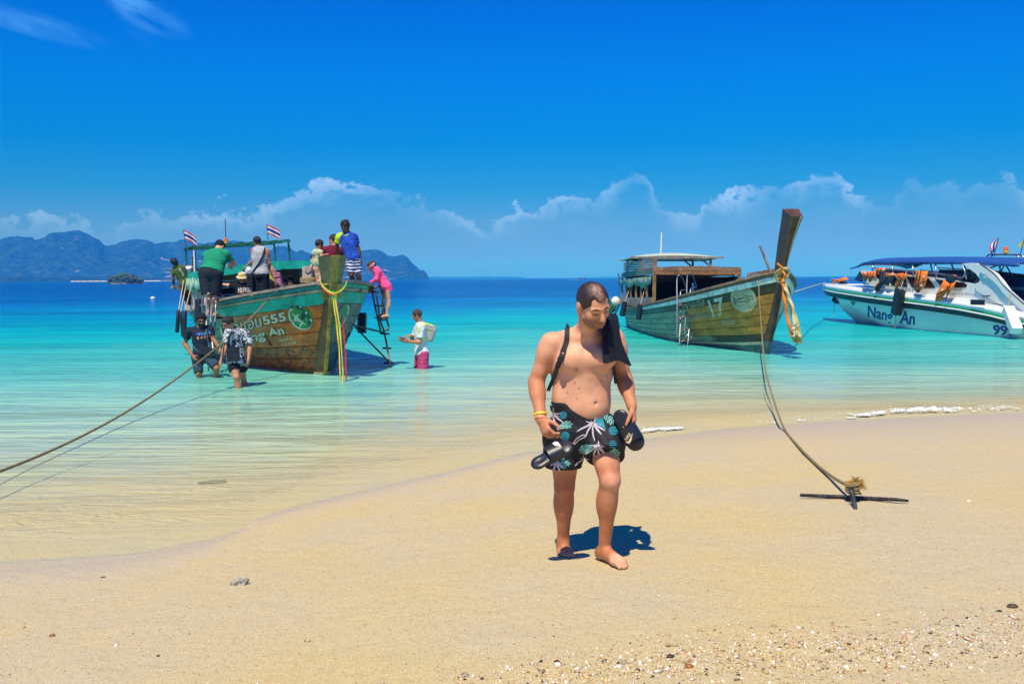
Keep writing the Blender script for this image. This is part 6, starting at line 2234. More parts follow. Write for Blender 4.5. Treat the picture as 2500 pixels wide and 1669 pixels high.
red = 0.75 * lip + 0.8 * spotat(Vb, 1406.5, 901, 0.014) + 0.35 * inhead * np.exp(-((hl_[:, 0]) ** 2 + (hl_[:, 2] + 0.03) ** 2) / 0.0004) * (hl_[:, 1] > 0.09)
for q in 'ab':
    red = np.maximum(red, 0.30 * np.exp(-(segdist(Vb, f.J['k' + q], f.J['k' + q] + Vector((0, -0.01, 0.02))) / 0.065) ** 2))
    red = np.maximum(red, 0.22 * np.clip((0.05 - (Vb[:, 2] - f.J['t' + q].z)) / 0.05, 0, 1))
mole_navel = sum(spotat(Vb, *p, 0.007) for p in ((1403, 934), (1408, 973), (1469, 930), (1482, 917), (1385, 958), (1414, 948)))
mole_navel = np.maximum(mole_navel, 1.0 * spotat(Vb, 1455, 985, 0.010))  # darkens the navel too: shade of its hollow put into the skin colour
hairy = np.zeros(len(Vb))
for q in 'ab':
    hairy = np.maximum(hairy, np.clip((0.16 - segdist(Vb, f.J['h' + q].lerp(f.J['k' + q], 0.6), f.J['n' + q])) / 0.05, 0, 1))
    hairy = np.maximum(hairy, 0.35 * np.clip((0.10 - segdist(Vb, f.J['e' + q], f.J['w' + q])) / 0.04, 0, 1))
# the navel is a real dimple
dn = np.linalg.norm(Vb - np.array(hit(tr0, 1455, 985, 0)), axis=1)
Vb = Vb - np.array(f.fw) * (0.012 * np.exp(-(dn / 0.011) ** 2))[:, None]
SKIN1 = skinmat('skin_fair', (0.68, 0.37, 0.235), (0.46, 0.18, 0.082), hairy=0.30)
mot = fbm(Vb[:, 0] * 16 + Vb[:, 1] * 9, Vb[:, 2] * 16 + Vb[:, 1] * 7, 61, 4)
tone = tone + 0.24 * mot
for q in 'ab':
    red = np.maximum(red, 0.20 * np.exp(-(np.linalg.norm(Vb - np.array(f.J['s' + q]) - np.array((0, 0, 0.05)), axis=1) / 0.10) ** 2))
zf = np.minimum(f.J['ta'].z, f.J['tb'].z)
sandy = np.clip(1 - (Vb[:, 2] - zf) / 0.05, 0, 1) * np.clip(0.55 + 2.2 * fbm(Vb[:, 0] * 60, Vb[:, 1] * 60 + Vb[:, 2] * 40, 62, 3), 0, 1)
body = mk('body', Vb, Fb, SKIN1, man, smooth=True, attrs={'tone': np.clip(tone, 0, 1), 'stubble': np.clip(stub + mole_navel * 0.9, 0, 1), 'red': np.clip(red, 0, 1), 'hairy': hairy, 'sandy': sandy})
BODYT = BVHTree.FromPolygons([Vector(v) for v in Vb], [tuple(int(i) for i in q) for q in Fb])

# cropped hair, thinning on the crown
m, nn, b = principled('hair_cropped')
co = nn('ShaderNodeTexCoord').outputs['Object']
hz_ = nn('ShaderNodeTexNoise', {'Vector': co, 'Scale': 120.0, 'Detail': 4.0, 'Roughness': 0.7})
ta_ = nn('ShaderNodeAttribute', attribute_name='tone').outputs['Fac']
bare = nn.maprange(nn.math('ADD', hz_.outputs[0], nn.math('MULTIPLY', ta_, 0.36)), 0.60, 0.80)
nn.t.links.new(nn.mix(bare, (0.018, 0.013, 0.012), (0.42, 0.22, 0.17)), b.inputs['Base Color'])
b.inputs['Roughness'].default_value = 0.55
nn.t.links.new(nn('ShaderNodeBump', {'Height': hz_.outputs[0], 'Strength': 0.35, 'Distance': 0.004}).outputs[0], b.inputs['Normal'])
d = SDF()
d.ell(f.hq(0, -0.012, 0.027), (0.0835 * f.S, 0.1015 * f.S, 0.0945 * f.S), 0.01, fr=(f.hl, f.hf, f.hu))
d.warp(wob(0.0010, 260, 240, 230))
d.plane(f.hq(0, 0.070, 0.052), f.hf * 0.80 - f.hu * 0.60, 0.006)
for sg_ in (-1, 1):
    d.ell(f.hq(sg_ * 0.046, 0.088, 0.064), (0.022 * f.S, 0.034 * f.S, 0.034 * f.S), 0.012, 's', fr=(f.hl, f.hf, f.hu))
    d.ell(f.hq(sg_ * 0.078, -0.012, -0.014), (0.022 * f.S, 0.026 * f.S, 0.035 * f.S), 0.004, 's', fr=(f.hl, f.hf, f.hu))
d.plane(f.hq(0, -0.02, -0.040), -f.hu + f.hf * 0.55)


def thin(V):
    q = np.stack([(V - np.array(f.J['head'])) @ np.array(a) for a in (f.hl, f.hf, f.hu)], 1) / f.S
    top_ = np.exp(-((q[:, 0] - 0.004) / 0.036) ** 2) * np.clip((q[:, 2] - 0.03) / 0.05, 0, 1) * np.clip((q[:, 1] + 0.05) / 0.06, 0, 1)
    side = np.clip((0.012 - q[:, 2]) / 0.05, 0, 1) * 0.55
    return np.clip(top_ * 0.62 + side, 0, 1)


put('hair', d, 0.0045, m, man, 0, thin)
DARKLINE = mat('brow_hair', (0.03, 0.016, 0.012), 0.7, 0.4, 90.0)
mb = MB()
for sg_ in (-1, 1):
    for (a0, b0, c0), (a1, b1, c1), wd in (((0.013, .10, 0.014), (0.052, .10, 0.014), 3.6), ((0.016, .1, -0.0075), (0.046, .1, -0.007), 2.3)):
        pts = []
        for t in (0, 0.35, 0.7, 1):
            arch = math.sin(t * math.pi) * (0.006 if wd > 2.5 else -0.0035)
            pts.append(pix(f.hq(sg_ * (a0 + (a1 - a0) * t), 0.088 - 0.018 * t, c0 + (c1 - c0) * t + arch)))
        pstroke(mb, BODYT, pts, wd, 0.0022, True, 1.0)
mb.go('eyebrow', DARKLINE, man)
mb = MB()
pstroke(mb, BODYT, [pix(f.hq(x, 0.09, -0.0700 - 0.0050 * abs(x) / 0.024)) for x in (-0.024, -0.012, 0, 0.012, 0.024)], 1.3, 0.002, True, 1.0)
mb.go('lips', mat('lip_line', (0.16, 0.035, 0.03), 0.5), man)

# swim shorts
d = SDF()
fr_ = (f.lat, f.fw, f.up)
d.ell(P(1424, 1050, 5.95), (0.200, 0.150, 0.155), 0.03, fr=fr_)
d.ell(P(1415, 990, 5.95), (0.176, 0.140, 0.12), 0.04, fr=fr_)
d.cone(f.J['ha'] + Vector((-0.012, 0, 0)), P(1376, 1141, 5.97), 0.128, 0.114, 0.03, cut1=True)
d.cone(f.J['hb'] + Vector((0.012, -0.02, 0)), P(1478, 1114, 5.83), 0.128, 0.118, 0.03, cut1=True)
d.warp(wob(0.0085, 26, 20, 22, 0.7))
d.plane(P(1415, 976, 5.95), Vector((-0.03, 0.05, 1)))
d.ell(P(1437, 966, 5.76), (0.185, 0.13, 0.115), 0.012, 's', fr=(f.lat, f.fw, f.up))
SHORTS = mat('swim_shorts_cloth', (0.010, 0.012, 0.018), 0.7, 0.6, 7.0, bump=0.3, bscale=70.0, spec=0.3)
so = put('swim_shorts', d, 0.0060, SHORTS, man, 1)
ST = bvh(so)
WHITE_P, TEAL_P, BLUE_P = (mat('print_pale', (0.52, 0.48, 0.58), 0.8, 0.2), mat('print_aqua', (0.22, 0.62, 0.62), 0.8, 0.25, 20.0), mat('print_teal', (0.02, 0.30, 0.42), 0.8, 0.3, 20.0))
w_, t_, u_ = MB(), MB(), MB()


def palm(cx, cy, s_, a0=0.0, n_=9, long_=(0, 9)):
    for i in range(n_):
        a = a0 + 2 * math.pi * i / n_ + 0.2 * math.sin(i * 5.1)
        dn_ = 1.6 if math.sin(a) > 0.2 else 0.8
        r_ = s_ * dn_ * (0.85 + 0.3 * math.sin(i * 3.3))
        pts = [(cx + r_ * t * math.cos(a) + r_ * 0.12 * math.sin(t * 2.4) * math.cos(a + 1.4), cy + r_ * t * math.sin(a) + r_ * 0.16 * t * t) for t in (0.08, 0.35, 0.65, 1.0)]
        pstroke(w_, ST, pts, 4.6 if dn_ > 1 else 2.6, 0.0030, True, 2.0)


palm(1350, 1012, 24, 0.1, 11)
palm(1447, 1035, 24, 0.35, 11)
palm(1459, 1090, 19, 0.2, 11)
palm(1360, 1130, 14, 0.5, 8)
palm(1424, 1120, 16, 0.9, 7)
pstroke(w_, ST, [(1399, 1083), (1407, 1070), (1420, 1062), (1432, 1061), (1428, 1066), (1413, 1073), (1402, 1084)], 2.4, 0.003, False, 2.0)


def dashes(cx, cy, rx, ry, rot, n_=26, seed=1):
    rg = random.Random(seed)
    for i in range(n_):
        a, r_ = i * 2.399, math.sqrt((i + 0.5) / n_)
        x, y = rx * r_ * math.cos(a), ry * r_ * math.sin(a)
        L = rg.uniform(1.6, 3.4)
        c_, s_ = math.cos(rot), math.sin(rot)
        p = (cx + x * c_ - y * s_, cy + x * s_ + y * c_)
        pstroke(t_, ST, [(p[0] - L * c_, p[1] - L * s_), (p[0] + L * c_, p[1] + L * s_)], 1.9, 0.003, False, 2.0)


dashes(1383, 1037, 15, 10, -0.25, 26, 1)
dashes(1487, 1024, 9, 16, -0.9, 24, 2)
dashes(1430, 1095, 18, 11, -0.25, 30, 3)
dashes(1500, 1106, 13, 11, -0.25, 24, 4)
dashes(1377, 1133, 15, 9, -0.2, 22, 5)
dashes(1340, 985, 8, 4, 0.3, 10, 6)


def stripes(cx, cy, r_, rot, n_=6):
    for i in range(n_):
        y = -r_ + 2 * r_ * (i + 0.5) / n_
        hw = math.sqrt(max(1, r_ * r_ - y * y))
        c_, s_ = math.cos(rot), math.sin(rot)
        pstroke(u_, ST, [(cx + x * c_ - y * s_, cy + x * s_ + y * c_) for x in (-hw, 0, hw)], 2.0, 0.003, False, 2.0)


stripes(1376, 1013, 9, -0.3)
stripes(1380, 1064, 11, 0.65, 7)
stripes(1497, 1051, 11, 0.05, 6)
stripes(1496, 1084, 9, 0.0, 4)
stripes(1372, 1118, 6, -0.5, 4)
for x in range(5):
    pstroke(u_, ST, [(1449 + x * 5, 1014 + x), (1455 + x * 4, 1028), (1462 + x * 4, 1042 + 2 * x)], 3.2, 0.003, True, 2.0)
for o in (w_.go('palm_print', WHITE_P, so), t_.go('dash_print', TEAL_P, so), u_.go('stripe_print', BLUE_P, so)):
    o['kind'] = 'stuff'

# wristbands
for i, (k, c) in enumerate(((0.86, (0.75, 0.50, 0.01)), (0.97, (0.85, 0.28, 0.12)))):
    c0 = f.J['ea'].lerp(f.J['wa'], k)
    ax = (f.J['wa'] - f.J['ea']).normalized()
    x = ax.cross(Vector((0, 1, 0))).normalized()
    y = ax.cross(x)
    tilt = ax * 0.008
    ring = [c0 + (x * math.cos(a) + y * math.sin(a)) * 0.0375 + tilt * math.sin(a + i) for a in [j * 2 * math.pi / 28 for j in range(29)]]
    mb = MB()
    mb.strip([p + ax * 0.007 for p in ring], [p - ax * 0.007 for p in ring], 0.003)
    o = mb.go('wristband', mat('silicone_%s' % ('yellow', 'orange')[i], c, 0.5, 0.05), man, smooth=False)
    o['label'] = ('yellow wristband', 'orange wristband')[i]

# backpack: pack on his back, webbing over both shoulders
bp_ = thing('backpack', 'black backpack on the back of the shirtless man, webbing strap over his shoulder', 'backpack', P(1425, 900, 6.12))
d = SDF()
d.box(P(1432, 895, 6.14), (0.150, 0.07, 0.21), 0.06, fr=fr_)
d.ell(P(1432, 930, 6.20), (0.12, 0.06, 0.10), 0.04, fr=fr_)
d.warp(wob(0.006, 30, 22, 26, 2.0))
put('pack', d, 0.012, BLACKCLOTH, bp_)
WEB = mat('webbing', (0.014, 0.017, 0.028), 0.7, 0.3, 60.0, bump=0.3, bscale=200.0)
mb = MB()


def webbing(mb, pts, w, off, th=0.004):
    q = catmull([Vector((a, b_, 0)) for a, b_ in pts], 8)
    A, B = [], []
    for i, p in enumerate(q):
        t = (q[min(i + 1, len(q) - 1)] - q[max(i - 1, 0)]).normalized()
        nn_ = Vector((-t.y, t.x, 0)) * w * 0.5
        a, b_ = hit(BODYT, p.x + nn_.x, p.y + nn_.y, off, 5.86), hit(BODYT, p.x - nn_.x, p.y - nn_.y, off, 5.86)
        A.append(a)
        B.append(b_)
    return mb.strip(A, B, th)


webbing(mb, [(1380, 782), (1385, 805), (1384, 830), (1378, 855), (1371, 876)], 11.5, 0.007)
webbing(mb, [(1371, 874), (1362, 898), (1354, 922)], 10, 0.008)
a_, b2 = hit(BODYT, 1355, 920, 0.008, 5.86), P(1338, 953, 5.97)
mb.bar(a_, b2, 0.022, 0.006, (0, 1, 0))
q0 = hit(BODYT, 1381, 784, 0.010, 5.86)
mb.tube([q0, q0 + Vector((0.005, 0.08, 0.012)), q0 + Vector((0.01, 0.17, -0.03)), q0 + Vector((0.01, 0.22, -0.08))], 0.010, 6)
mb.go('shoulder_strap', WEB, bp_)
mb = MB()
c0 = hit(BODYT, 1370.5, 876, 0.012, 5.86)
mb.box(c0, (0.036, 0.010, 0.022))
mb.box(c0 + Vector((0, -0.006, 0)), (0.024, 0.006, 0.030))
mb.go('buckle', RUBBER, bp_)
mb = MB()
mb.bar(P(1497, 884, 5.83), P(1503, 934, 5.90), 0.018, 0.005, (0, 1, 0))
mb.bar(P(1503, 925, 5.895), P(1505, 936, 5.90), 0.022, 0.009, (0, 1, 0))
mb.go('shoulder_strap', WEB, bp_)

# black shirt thrown over his shoulder
rows = [((1487, 850), (1512, 840), 6.12, 6.12), ((1486, 800), (1512, 800), 6.10, 6.10), ((1482, 772), (1508, 775), 6.00, 6.02), ((1480, 764), (1503, 766), 5.90, 5.95), ((1475, 778), (1507, 780), 5.81, 5.90), ((1471, 800), (1511, 803), 5.765, 5.88), ((1470, 830), (1517, 832), 5.74, 5.87),
        ((1471, 858), (1527, 858), 5.735, 5.86), ((1472, 882), (1541, 888), 5.735, 5.86)]
nu = 22
V, Fc = [], []
rr = catmull([Vector((i, 0, 0)) for i in range(len(rows))], 5)
for k, q in enumerate(rr):
    i = min(int(q.x), len(rows) - 2)
    t = q.x - i
    ra, rb = rows[i], rows[i + 1]
    for u in range(nu):
        s_ = u / (nu - 1)
        lerp = lambda a, b: a + (b - a) * t
        px_ = lerp(ra[0][0] + (ra[1][0] - ra[0][0]) * s_, rb[0][0] + (rb[1][0] - rb[0][0]) * s_)
        py_ = lerp(ra[0][1] + (ra[1][1] - ra[0][1]) * s_, rb[0][1] + (rb[1][1] - rb[0][1]) * s_)
        dd_ = lerp(ra[2] + (ra[3] - ra[2]) * s_ ** 1.6, rb[2] + (rb[3] - rb[2]) * s_ ** 1.6)
        grow = max(0.0, (q.x - 3.5) / 4.5)
        dd_ += grow * 0.016 * math.sin(s_ * 9.5 + q.x * 0.35) - 0.02 * math.sin(s_ * math.pi)
        py_ += grow * 5 * math.sin(s_ * 7.0 + 1.0)
        V.append(P(px_, py_, dd_))
m_ = len(rr)
nq = len(V)
back = [v + Vector((0.004, 0.014, 0.002)) for v in V]
V += back
for k in range(m_ - 1):
    for u in range(nu - 1):
        a = k * nu + u
        Fc += [(a, a + 1, a + nu + 1, a + nu), (nq + a, nq + a + nu, nq + a + nu + 1, nq + a + 1)]
    for u in (0, nu - 1):
        a = k * nu + u
        Fc.append((a, a + nu, nq + a + nu, nq + a))
for u in range(nu - 1):
    for k in (0, m_ - 1):
        a = k * nu + u
        Fc.append((a, nq + a, nq + a + 1, a + 1))
o = mk('black_shirt', V, Fc, cloth('black_shirt', (0.010, 0.014, 0.022), 0.4, 0.8), None, smooth=True)
setp(o, 'black shirt slung over the shoulder of the shirtless man', 'shirt')


# slide sandals, one in each hand
def slide(label, heel, toe, nrm, sp_=0.66, logo=None):
    ax = (toe - heel)
    L = ax.length
    ax.normalize()
    nv = Vector(nrm)
    nv = (nv - ax * nv.dot(ax)).normalized()
    ac = ax.cross(nv)
    root = thing('slide_sandal', label, 'sandal', heel.lerp(toe, 0.5))
    d = SDF()
    fl = 0.34
    d.cone(heel + ax * 0.044, heel.lerp(toe, 0.45), 0.048, 0.042, 0.02, flat=fl, ax=nv)
    d.cone(heel.lerp(toe, 0.45), toe - ax * 0.052, 0.042, 0.056, 0.02, flat=fl, ax=nv)
    d.ell(heel.lerp(toe, 0.22) + nv * 0.030, (0.030, 0.05, 0.020), 0.01, 's', fr=(ac, ax, nv))
    put('sole', d, 0.0045, RUBBER, root)
    c = heel.lerp(toe, sp_)
    nt = 16
    mb = MB()
    A, B = [], []
    for i in range(nt + 1):
        a = math.pi * i / nt
        p = c + ac * 0.058 * math.cos(a) + nv * (0.064 * math.sin(a) ** 0.8 - 0.004)
        wd = 0.058 - 0.010 * math.sin(a)
        A.append(p - ax * wd)
        B.append(p + ax * (wd * 0.8) - nv * 0.012 * math.sin(a))
    mb.strip(A, B, 0.006)
    st = mb.go('strap', RUBBER, root, smooth=True, autos=40)
    return root, st


r1, st1 = slide('black slide sandal in the hand with yellow and orange wristbands', P(1299, 1138, 5.62), P(1397, 1082, 5.66), (-0.40, -0.62, 0.62), 0.60)
mb = MB()
t1 = bvh(st1)
ppoly(mb, t1, [(1349, 1083), (1356, 1078), (1364, 1080), (1371, 1085), (1372, 1090), (1366, 1091), (1363, 1086), (1361, 1084), (1362, 1089), (1355, 1088)], 0.003, d=5.62)
mb.go('logo', mat('logo_white', (0.8, 0.8, 0.76), 0.5, 0.05), r1)
r2, st2 = slide('black slide sandal with pale logo in the hand without wristbands', P(1506, 1003, 5.83), P(1562, 1096, 5.76), (-0.42, -0.86, 0.22), 0.63)
LOGO = mat('logo_cream', (0.72, 0.60, 0.38), 0.5, 0.08)
t2 = bvh(st2)
mb = MB()
ptext('logo', 'NIKE', [(1529, 1077), (1541, 1060), (1536, 1055), (1525, 1070)], t2, 0.003, LOGO, r2, 0.02, d=5.74, mb=mb)
ppoly(mb, t2, [(1527, 1078), (1531, 1081), (1536, 1083), (1541, 1076), (1545, 1055), (1539, 1070), (1535, 1076), (1532, 1077)], 0.003, d=5.74)
mb.go('logo', LOGO, r2)
# ------------------------------------------------------------------ the people in the shallows and on the green boat
SK = {'brown': skinmat('skin_brown', (0.30, 0.135, 0.065)), 'tan': skinmat('skin_tan', (0.42, 0.205, 0.115)), 'fair': skinmat('skin_light', (0.58, 0.33, 0.225)), 'dark': skinmat('skin_dark', (0.115, 0.052, 0.030)), 'pale': skinmat('skin_pale', (0.62, 0.40, 0.29))}


def FT(px_, d):
    """ankle over the sea bed or sand at distance d, under photo column px_"""
    x = P(px_, 800, d).x
    return Vector((x, d, zg(x, d) + 0.075))


class Person:
    def __init__(s, label, D, S, J, face, chest, skin, fat=1.0, toe=None, hand=None, limb=None, h=0.0095, group=None, belly=0.0, headS=1.0, skiphands=(), slim=1.0):
        jj = JP(D, **J)
        for q in 'ab':
            if 't' + q not in jj:
                tv_ = Vector(toe if toe else (chest[0], chest[1], 0))
                tv_ = Vector((tv_.x, tv_.y, 0)).normalized() * 0.20 * S
                jj['t' + q] = jj['n' + q] + tv_ + Vector((0, 0, -0.07 * S))
        s.f = f = Fig(jj, S, face, chest, fat, limb=limb, belly=belly, slim=slim)
        s.S, s.headS = S, headS
        lo = min(f.J['ta'].z, f.J['tb'].z)
        s.root = thing('person', label, 'person', Vector((f.mid.x, f.mid.y, lo)), group)
        d = SDF()
        f.torso(d)
        f.limbs(d)
        f.feet(d)
        for q in 'ab':
            if q in skiphands:
                continue
            hd = (hand or {}).get(q, {})
            fa = f.J['w' + q] - f.J['e' + q]
            f.hand(d, q, hd.get('dir', fa), hd.get('palm', (f.mid - f.J['w' + q])), curl=hd.get('curl', 0.4), thumb=hd.get('thumb'), k=0.003)
        f.S = S * headS
        f.head(d)
        f.S = S
        V, Fq = d.mesh(h, 1)
        s.body = mk('body', V, Fq, SK[skin], s.root, True)
        s._t = None

    @property
    def tree(s):
        if s._t is None:
            s._t = bvh(s.body)
        return s._t

    def hair(s, m=None, **k):
        s.f.S = s.S * s.headS
        o = put('hair', d_hair(s.f, **k), 0.0095, m or DARKHAIR, s.root)
        s.f.S = s.S
        return o

    def shirt(s, m, name='shirt', **k):
        o = put(name, d_shirt(s.f, **k), 0.0095, m, s.root)
        s.sh = o
        return o

    def shorts(s, m, name='shorts', **k):
        return put(name, d_shorts(s.f, **k), 0.0095, m, s.root)

    def face(s, brow=True, eyes=True):
        f, mb = s.f, MB()
        f.S = s.S * s.headS
        px1 = F / f.J['head'].y
        for sg_ in (-1, 1):
            if brow:
                pstroke(mb, s.tree, [pix(f.hq(sg_ * x, 0.09, 0.018)) for x in (0.014, 0.032, 0.050)], 0.008 * px1, 0.004, False, 1.0)
            if eyes:
                pstroke(mb, s.tree, [pix(f.hq(sg_ * x, 0.09, -0.004)) for x in (0.020, 0.033, 0.046)], 0.008 * px1, 0.004, False, 1.0)
        pstroke(mb, s.tree, [pix(f.hq(x, 0.09, -0.071)) for x in (-0.022, 0, 0.022)], 0.007 * px1, 0.004, False, 1.0)
        f.S = s.S
        if mb.f:
            setp(mb.go('face_lines', DARKLINE, s.root), kind='stuff')

    def glasses(s, m=None):
        f, mb = s.f, MB()
        f.S = s.S * s.headS
        for sg_ in (-1, 1):
            mb.box(f.hq(sg_ * 0.034, 0.098, -0.002), (0.050 * s.S, 0.008, 0.036 * s.S), Matrix((f.hl, f.hf, f.hu)).transposed())
            mb.bar(f.hq(sg_ * 0.058, 0.094, 0.006), f.hq(sg_ * 0.084, -0.005, 0.008), 0.007, 0.012)
        mb.bar(f.hq(-0.06, 0.099, 0.012), f.hq(0.06, 0.099, 0.012), 0.007, 0.008)
        f.S = s.S
        return mb.go('sunglasses', GLASS, s.root)

    def wrist(s, q, m, name='wristband', k=0.92, w=0.012, r=0.031):
        f = s.f
        c0, ax = f.J['e' + q].lerp(f.J['w' + q], k), (f.J['w' + q] - f.J['e' + q]).normalized()
        x = ax.cross(Vector((0, 1, 0))).normalized()
        y = ax.cross(x)
        ring = [c0 + (x * math.cos(a) + y * math.sin(a)) * r * s.S for a in [j * 2 * math.pi / 16 for j in range(17)]]
        MB().strip([p + ax * w for p in ring], [p - ax * w for p in ring], 0.005).go(name, m, s.root)


def bagbox(name, label, cat, c, size, rot, m, strap=None, sm=None, sw=0.035, group=None):
    root = thing(name, label, cat, c, group)
    fr = rot
    d = SDF().box(c, (size[0] / 2, size[1] / 2, size[2] / 2), min(size) * 0.3, fr=fr)
    d.warp(wob(0.004, 40, 30, 36, c.x))
    put('bag_body', d, 0.012, m, root)
    A = [Vector(fr[0]), Vector(fr[1]), Vector(fr[2])]
    n_ = -A[1] if A[1].y > 0 else A[1]
    MB().strip([c + n_ * size[1] * 0.52 - A[0] * size[0] * 0.46 + A[2] * size[2] * 0.20, c + n_ * size[1] * 0.56 + A[2] * size[2] * 0.20, c + n_ * size[1] * 0.52 + A[0] * size[0] * 0.46 + A[2] * size[2] * 0.20],
               [c + n_ * size[1] * 0.50 - A[0] * size[0] * 0.46 + A[2] * size[2] * 0.48, c + n_ * size[1] * 0.54 + A[2] * size[2] * 0.48, c + n_ * size[1] * 0.50 + A[0] * size[0] * 0.46 + A[2] * size[2] * 0.48], 0.008).go('flap', m, root)
    if strap:
        for st in strap:
            q_ = catmull(st, 6)
            side = (q_[-1] - q_[0]).cross(Vector((0, 1, 0))).normalized() * sw / 2
            MB().strip([p - side for p in q_], [p + side for p in q_], 0.006).go('strap', sm or m, root)
    return root


def on(pp, px_, py_, off=0.03):
    """point just in front of a clothed body at a photo pixel"""
    t = bvh(*[o for o in pp.root.children if o.type == 'MESH'])
    return hit(t, px_, py_, off, pp.f.mid.y)


LEATHER = mat('black_leather', (0.012, 0.016, 0.024), 0.33, 0.4, 14.0, bump=0.3)

# man in the bandana, thigh deep
p = Person('bearded man in dark cap, sunglasses and navy t-shirt wading beside the steel ladder', 19.8, 1.03,
           dict(head=(491.5, 780, -0.06), neck=(490, 800.5), sa=(462, 807, 0.0), sb=(512, 802, 0.05), ea=(451, 838, 0.05), eb=(521, 829, 0.0), wa=(470, 868, -0.12), wb=(537, 851, -0.10), ha=(481, 872, 0.05), hb=(507, 869, 0.02),
                ka=(485, 911, -0.10), kb=(529, 899, -0.22), na=FT(487, 19.85), nb=FT(519, 20.15)), (0.34, -0.92, -0.18), (0.15, -1, 0), 'brown', 1.06, limb=1.08)
p.hair(cloth('bandana', (0.010, 0.014, 0.024)), th=0.020, low=-0.02, front=0.030, amp=0.002)
p.root.children[-1].name = 'bandana_cap'
f = p.f
d = SDF()
d.ell(f.hq(0, 0.040, -0.078), (0.060, 0.062, 0.058), 0.02, fr=(f.hl, f.hf, f.hu))
for sg_ in (-1, 1):
    d.cone(f.hq(sg_ * 0.068, 0.0, -0.015), f.hq(sg_ * 0.052, 0.035, -0.08), 0.016, 0.022, 0.02)
d.ell(f.hq(0, 0.092, -0.0715), (0.018, 0.02, 0.005), 0.004, 's', fr=(f.hl, f.hf, f.hu))
d.warp(wob(0.003, 160, 150, 140))
put('beard', d, 0.008, DARKHAIR, p.root)
p.glasses()
p.face(True, False)
p.shirt(cloth('navy_tee', (0.012, 0.022, 0.045), 0.3), 'tshirt', hem=0.0, sl=0.62)
p.shorts(cloth('denim', (0.022, 0.055, 0.085), 0.5, scale=14.0), 'denim_shorts', waist=0.14, la=0.97, lb=0.92, r=0.084, g=0.010)
tr_ = bvh(p.sh)
for i, (c, pts) in enumerate((((0.03, 0.10, 0.45), [(481, 813), (484, 818)]), ((0.02, 0.20, 0.55), [(487, 812), (487, 819)]), ((0.10, 0.08, 0.40), [(491, 812), (495, 818)]), ((0.03, 0.25, 0.50), [(499, 811), (500, 817)]), ((0.05, 0.15, 0.5), [(510, 808), (513, 815)]), ((0.45, 0.30, 0.08), [(483, 822), (484, 828)]), ((0.50, 0.16, 0.06), [(491, 822), (493, 826)]), ((0.40, 0.12, 0.10), [(498, 820), (501, 825)]), ((0.45, 0.16, 0.06), [(511, 818), (513, 822)]))):
    mb = pstroke(MB(), tr_, pts, 4.2, 0.006, False, 1.0)
    if mb.f:
        mb.go('chest_print', mat('print_c%d' % i, c, 0.7, 0.3, 30.0), p.sh)
p.wrist('b', RUBBER, 'watch', 0.90, 0.016)
p.wrist('a', mat('thread_red', (0.35, 0.06, 0.02), 0.8), 'wristband', 0.93, 0.007)
c = on(p, 503, 858, 0.06)
rz = Matrix.Rotation(R(20), 3, 'Y')
bagbox('waist_bag', 'black leather sling bag worn across the front of the bearded man in dark cap', 'bag', c, (0.30, 0.10, 0.19), (rz @ Vector((1, 0, 0)), rz @ Vector((0, 1, 0)), rz @ Vector((0, 0, 1))), LEATHER,
       [[on(p, 503, 803, 0.02), on(p, 505, 822, 0.015), on(p, 508, 838, 0.02), c + Vector((0.04, 0, 0.08))], [on(p, 472, 843, 0.012), on(p, 479, 853, 0.015), c + Vector((-0.13, 0, -0.02))]], cloth('strap_teal', (0.05, 0.09, 0.10)))

# man in the palm shirt
p = Person('man in black and white palm-print shirt and sunglasses wading knee deep, looking down', 18.0, 1.0,
           dict(head=(556.5, 788, -0.08), neck=(567, 809, 0.0), sa=(558, 814, -0.16), sb=(598, 813, 0.16), ea=(552, 843, -0.18), eb=(609, 847, 0.12), wa=(542, 874, -0.34), wb=(607, 875, 0.0), ha=(571, 886, -0.08), hb=(588, 886, 0.08),
                ka=(577, 921, -0.22), kb=(593, 920, 0.20), na=FT(582, 17.85), nb=FT(601, 18.5)), (-0.66, -0.66, -0.42), (-0.62, -0.78, 0), 'tan', 1.05, limb=1.1, toe=(-0.7, -0.7, 0), hand={'a': dict(curl=0.35)})
p.hair(th=0.016, low=-0.02, front=0.040, amp=0.004)
p.glasses()
p.face(True, False)
PALMC, pn, pb = principled('cloth_palm_print')
co = pn('ShaderNodeTexCoord').outputs['Object']
v1 = pn('ShaderNodeTexNoise', {'Vector': co, 'Scale': 13.0, 'Detail': 5.0, 'Roughness': 0.6, 'Distortion': 2.2})
v2 = pn('ShaderNodeTexNoise', {'Vector': co, 'Scale': 34.0, 'Detail': 3.0, 'Distortion': 1.0})
pm = pn.maprange(pn.math('ADD', pn.math('MULTIPLY', v1.outputs[0], 0.7), pn.math('MULTIPLY', v2.outputs[0], 0.3)), 0.495, 0.515)
pn.t.links.new(pn.mix(pm, (0.008, 0.012, 0.022), (0.55, 0.62, 0.70)), pb.inputs['Base Color'])
pb.inputs['Roughness'].default_value = 0.8
p.shirt(PALMC, 'palm_shirt', hem=-0.10, sl=0.80, slr=0.035, g=0.030, foldamp=0.009)
p.shorts(BLACKCLOTH, 'black_shorts', waist=0.06, la=0.52, lb=0.5, r=0.105)
tr_ = bvh(p.sh)
mb = pstroke(MB(), tr_, [(563, 813), (562, 825), (561, 838), (561, 850)], 6.5, 0.012, False, 2.0)
if mb.f:
    mb.go('inner_tshirt', cloth('pale_blue', (0.42, 0.55, 0.66)), p.root)
p.wrist('a', mat('thread_orange', (0.65, 0.12, 0.01), 0.8), 'wristband', 0.90, 0.010)
c = on(p, 570, 867, 0.07)
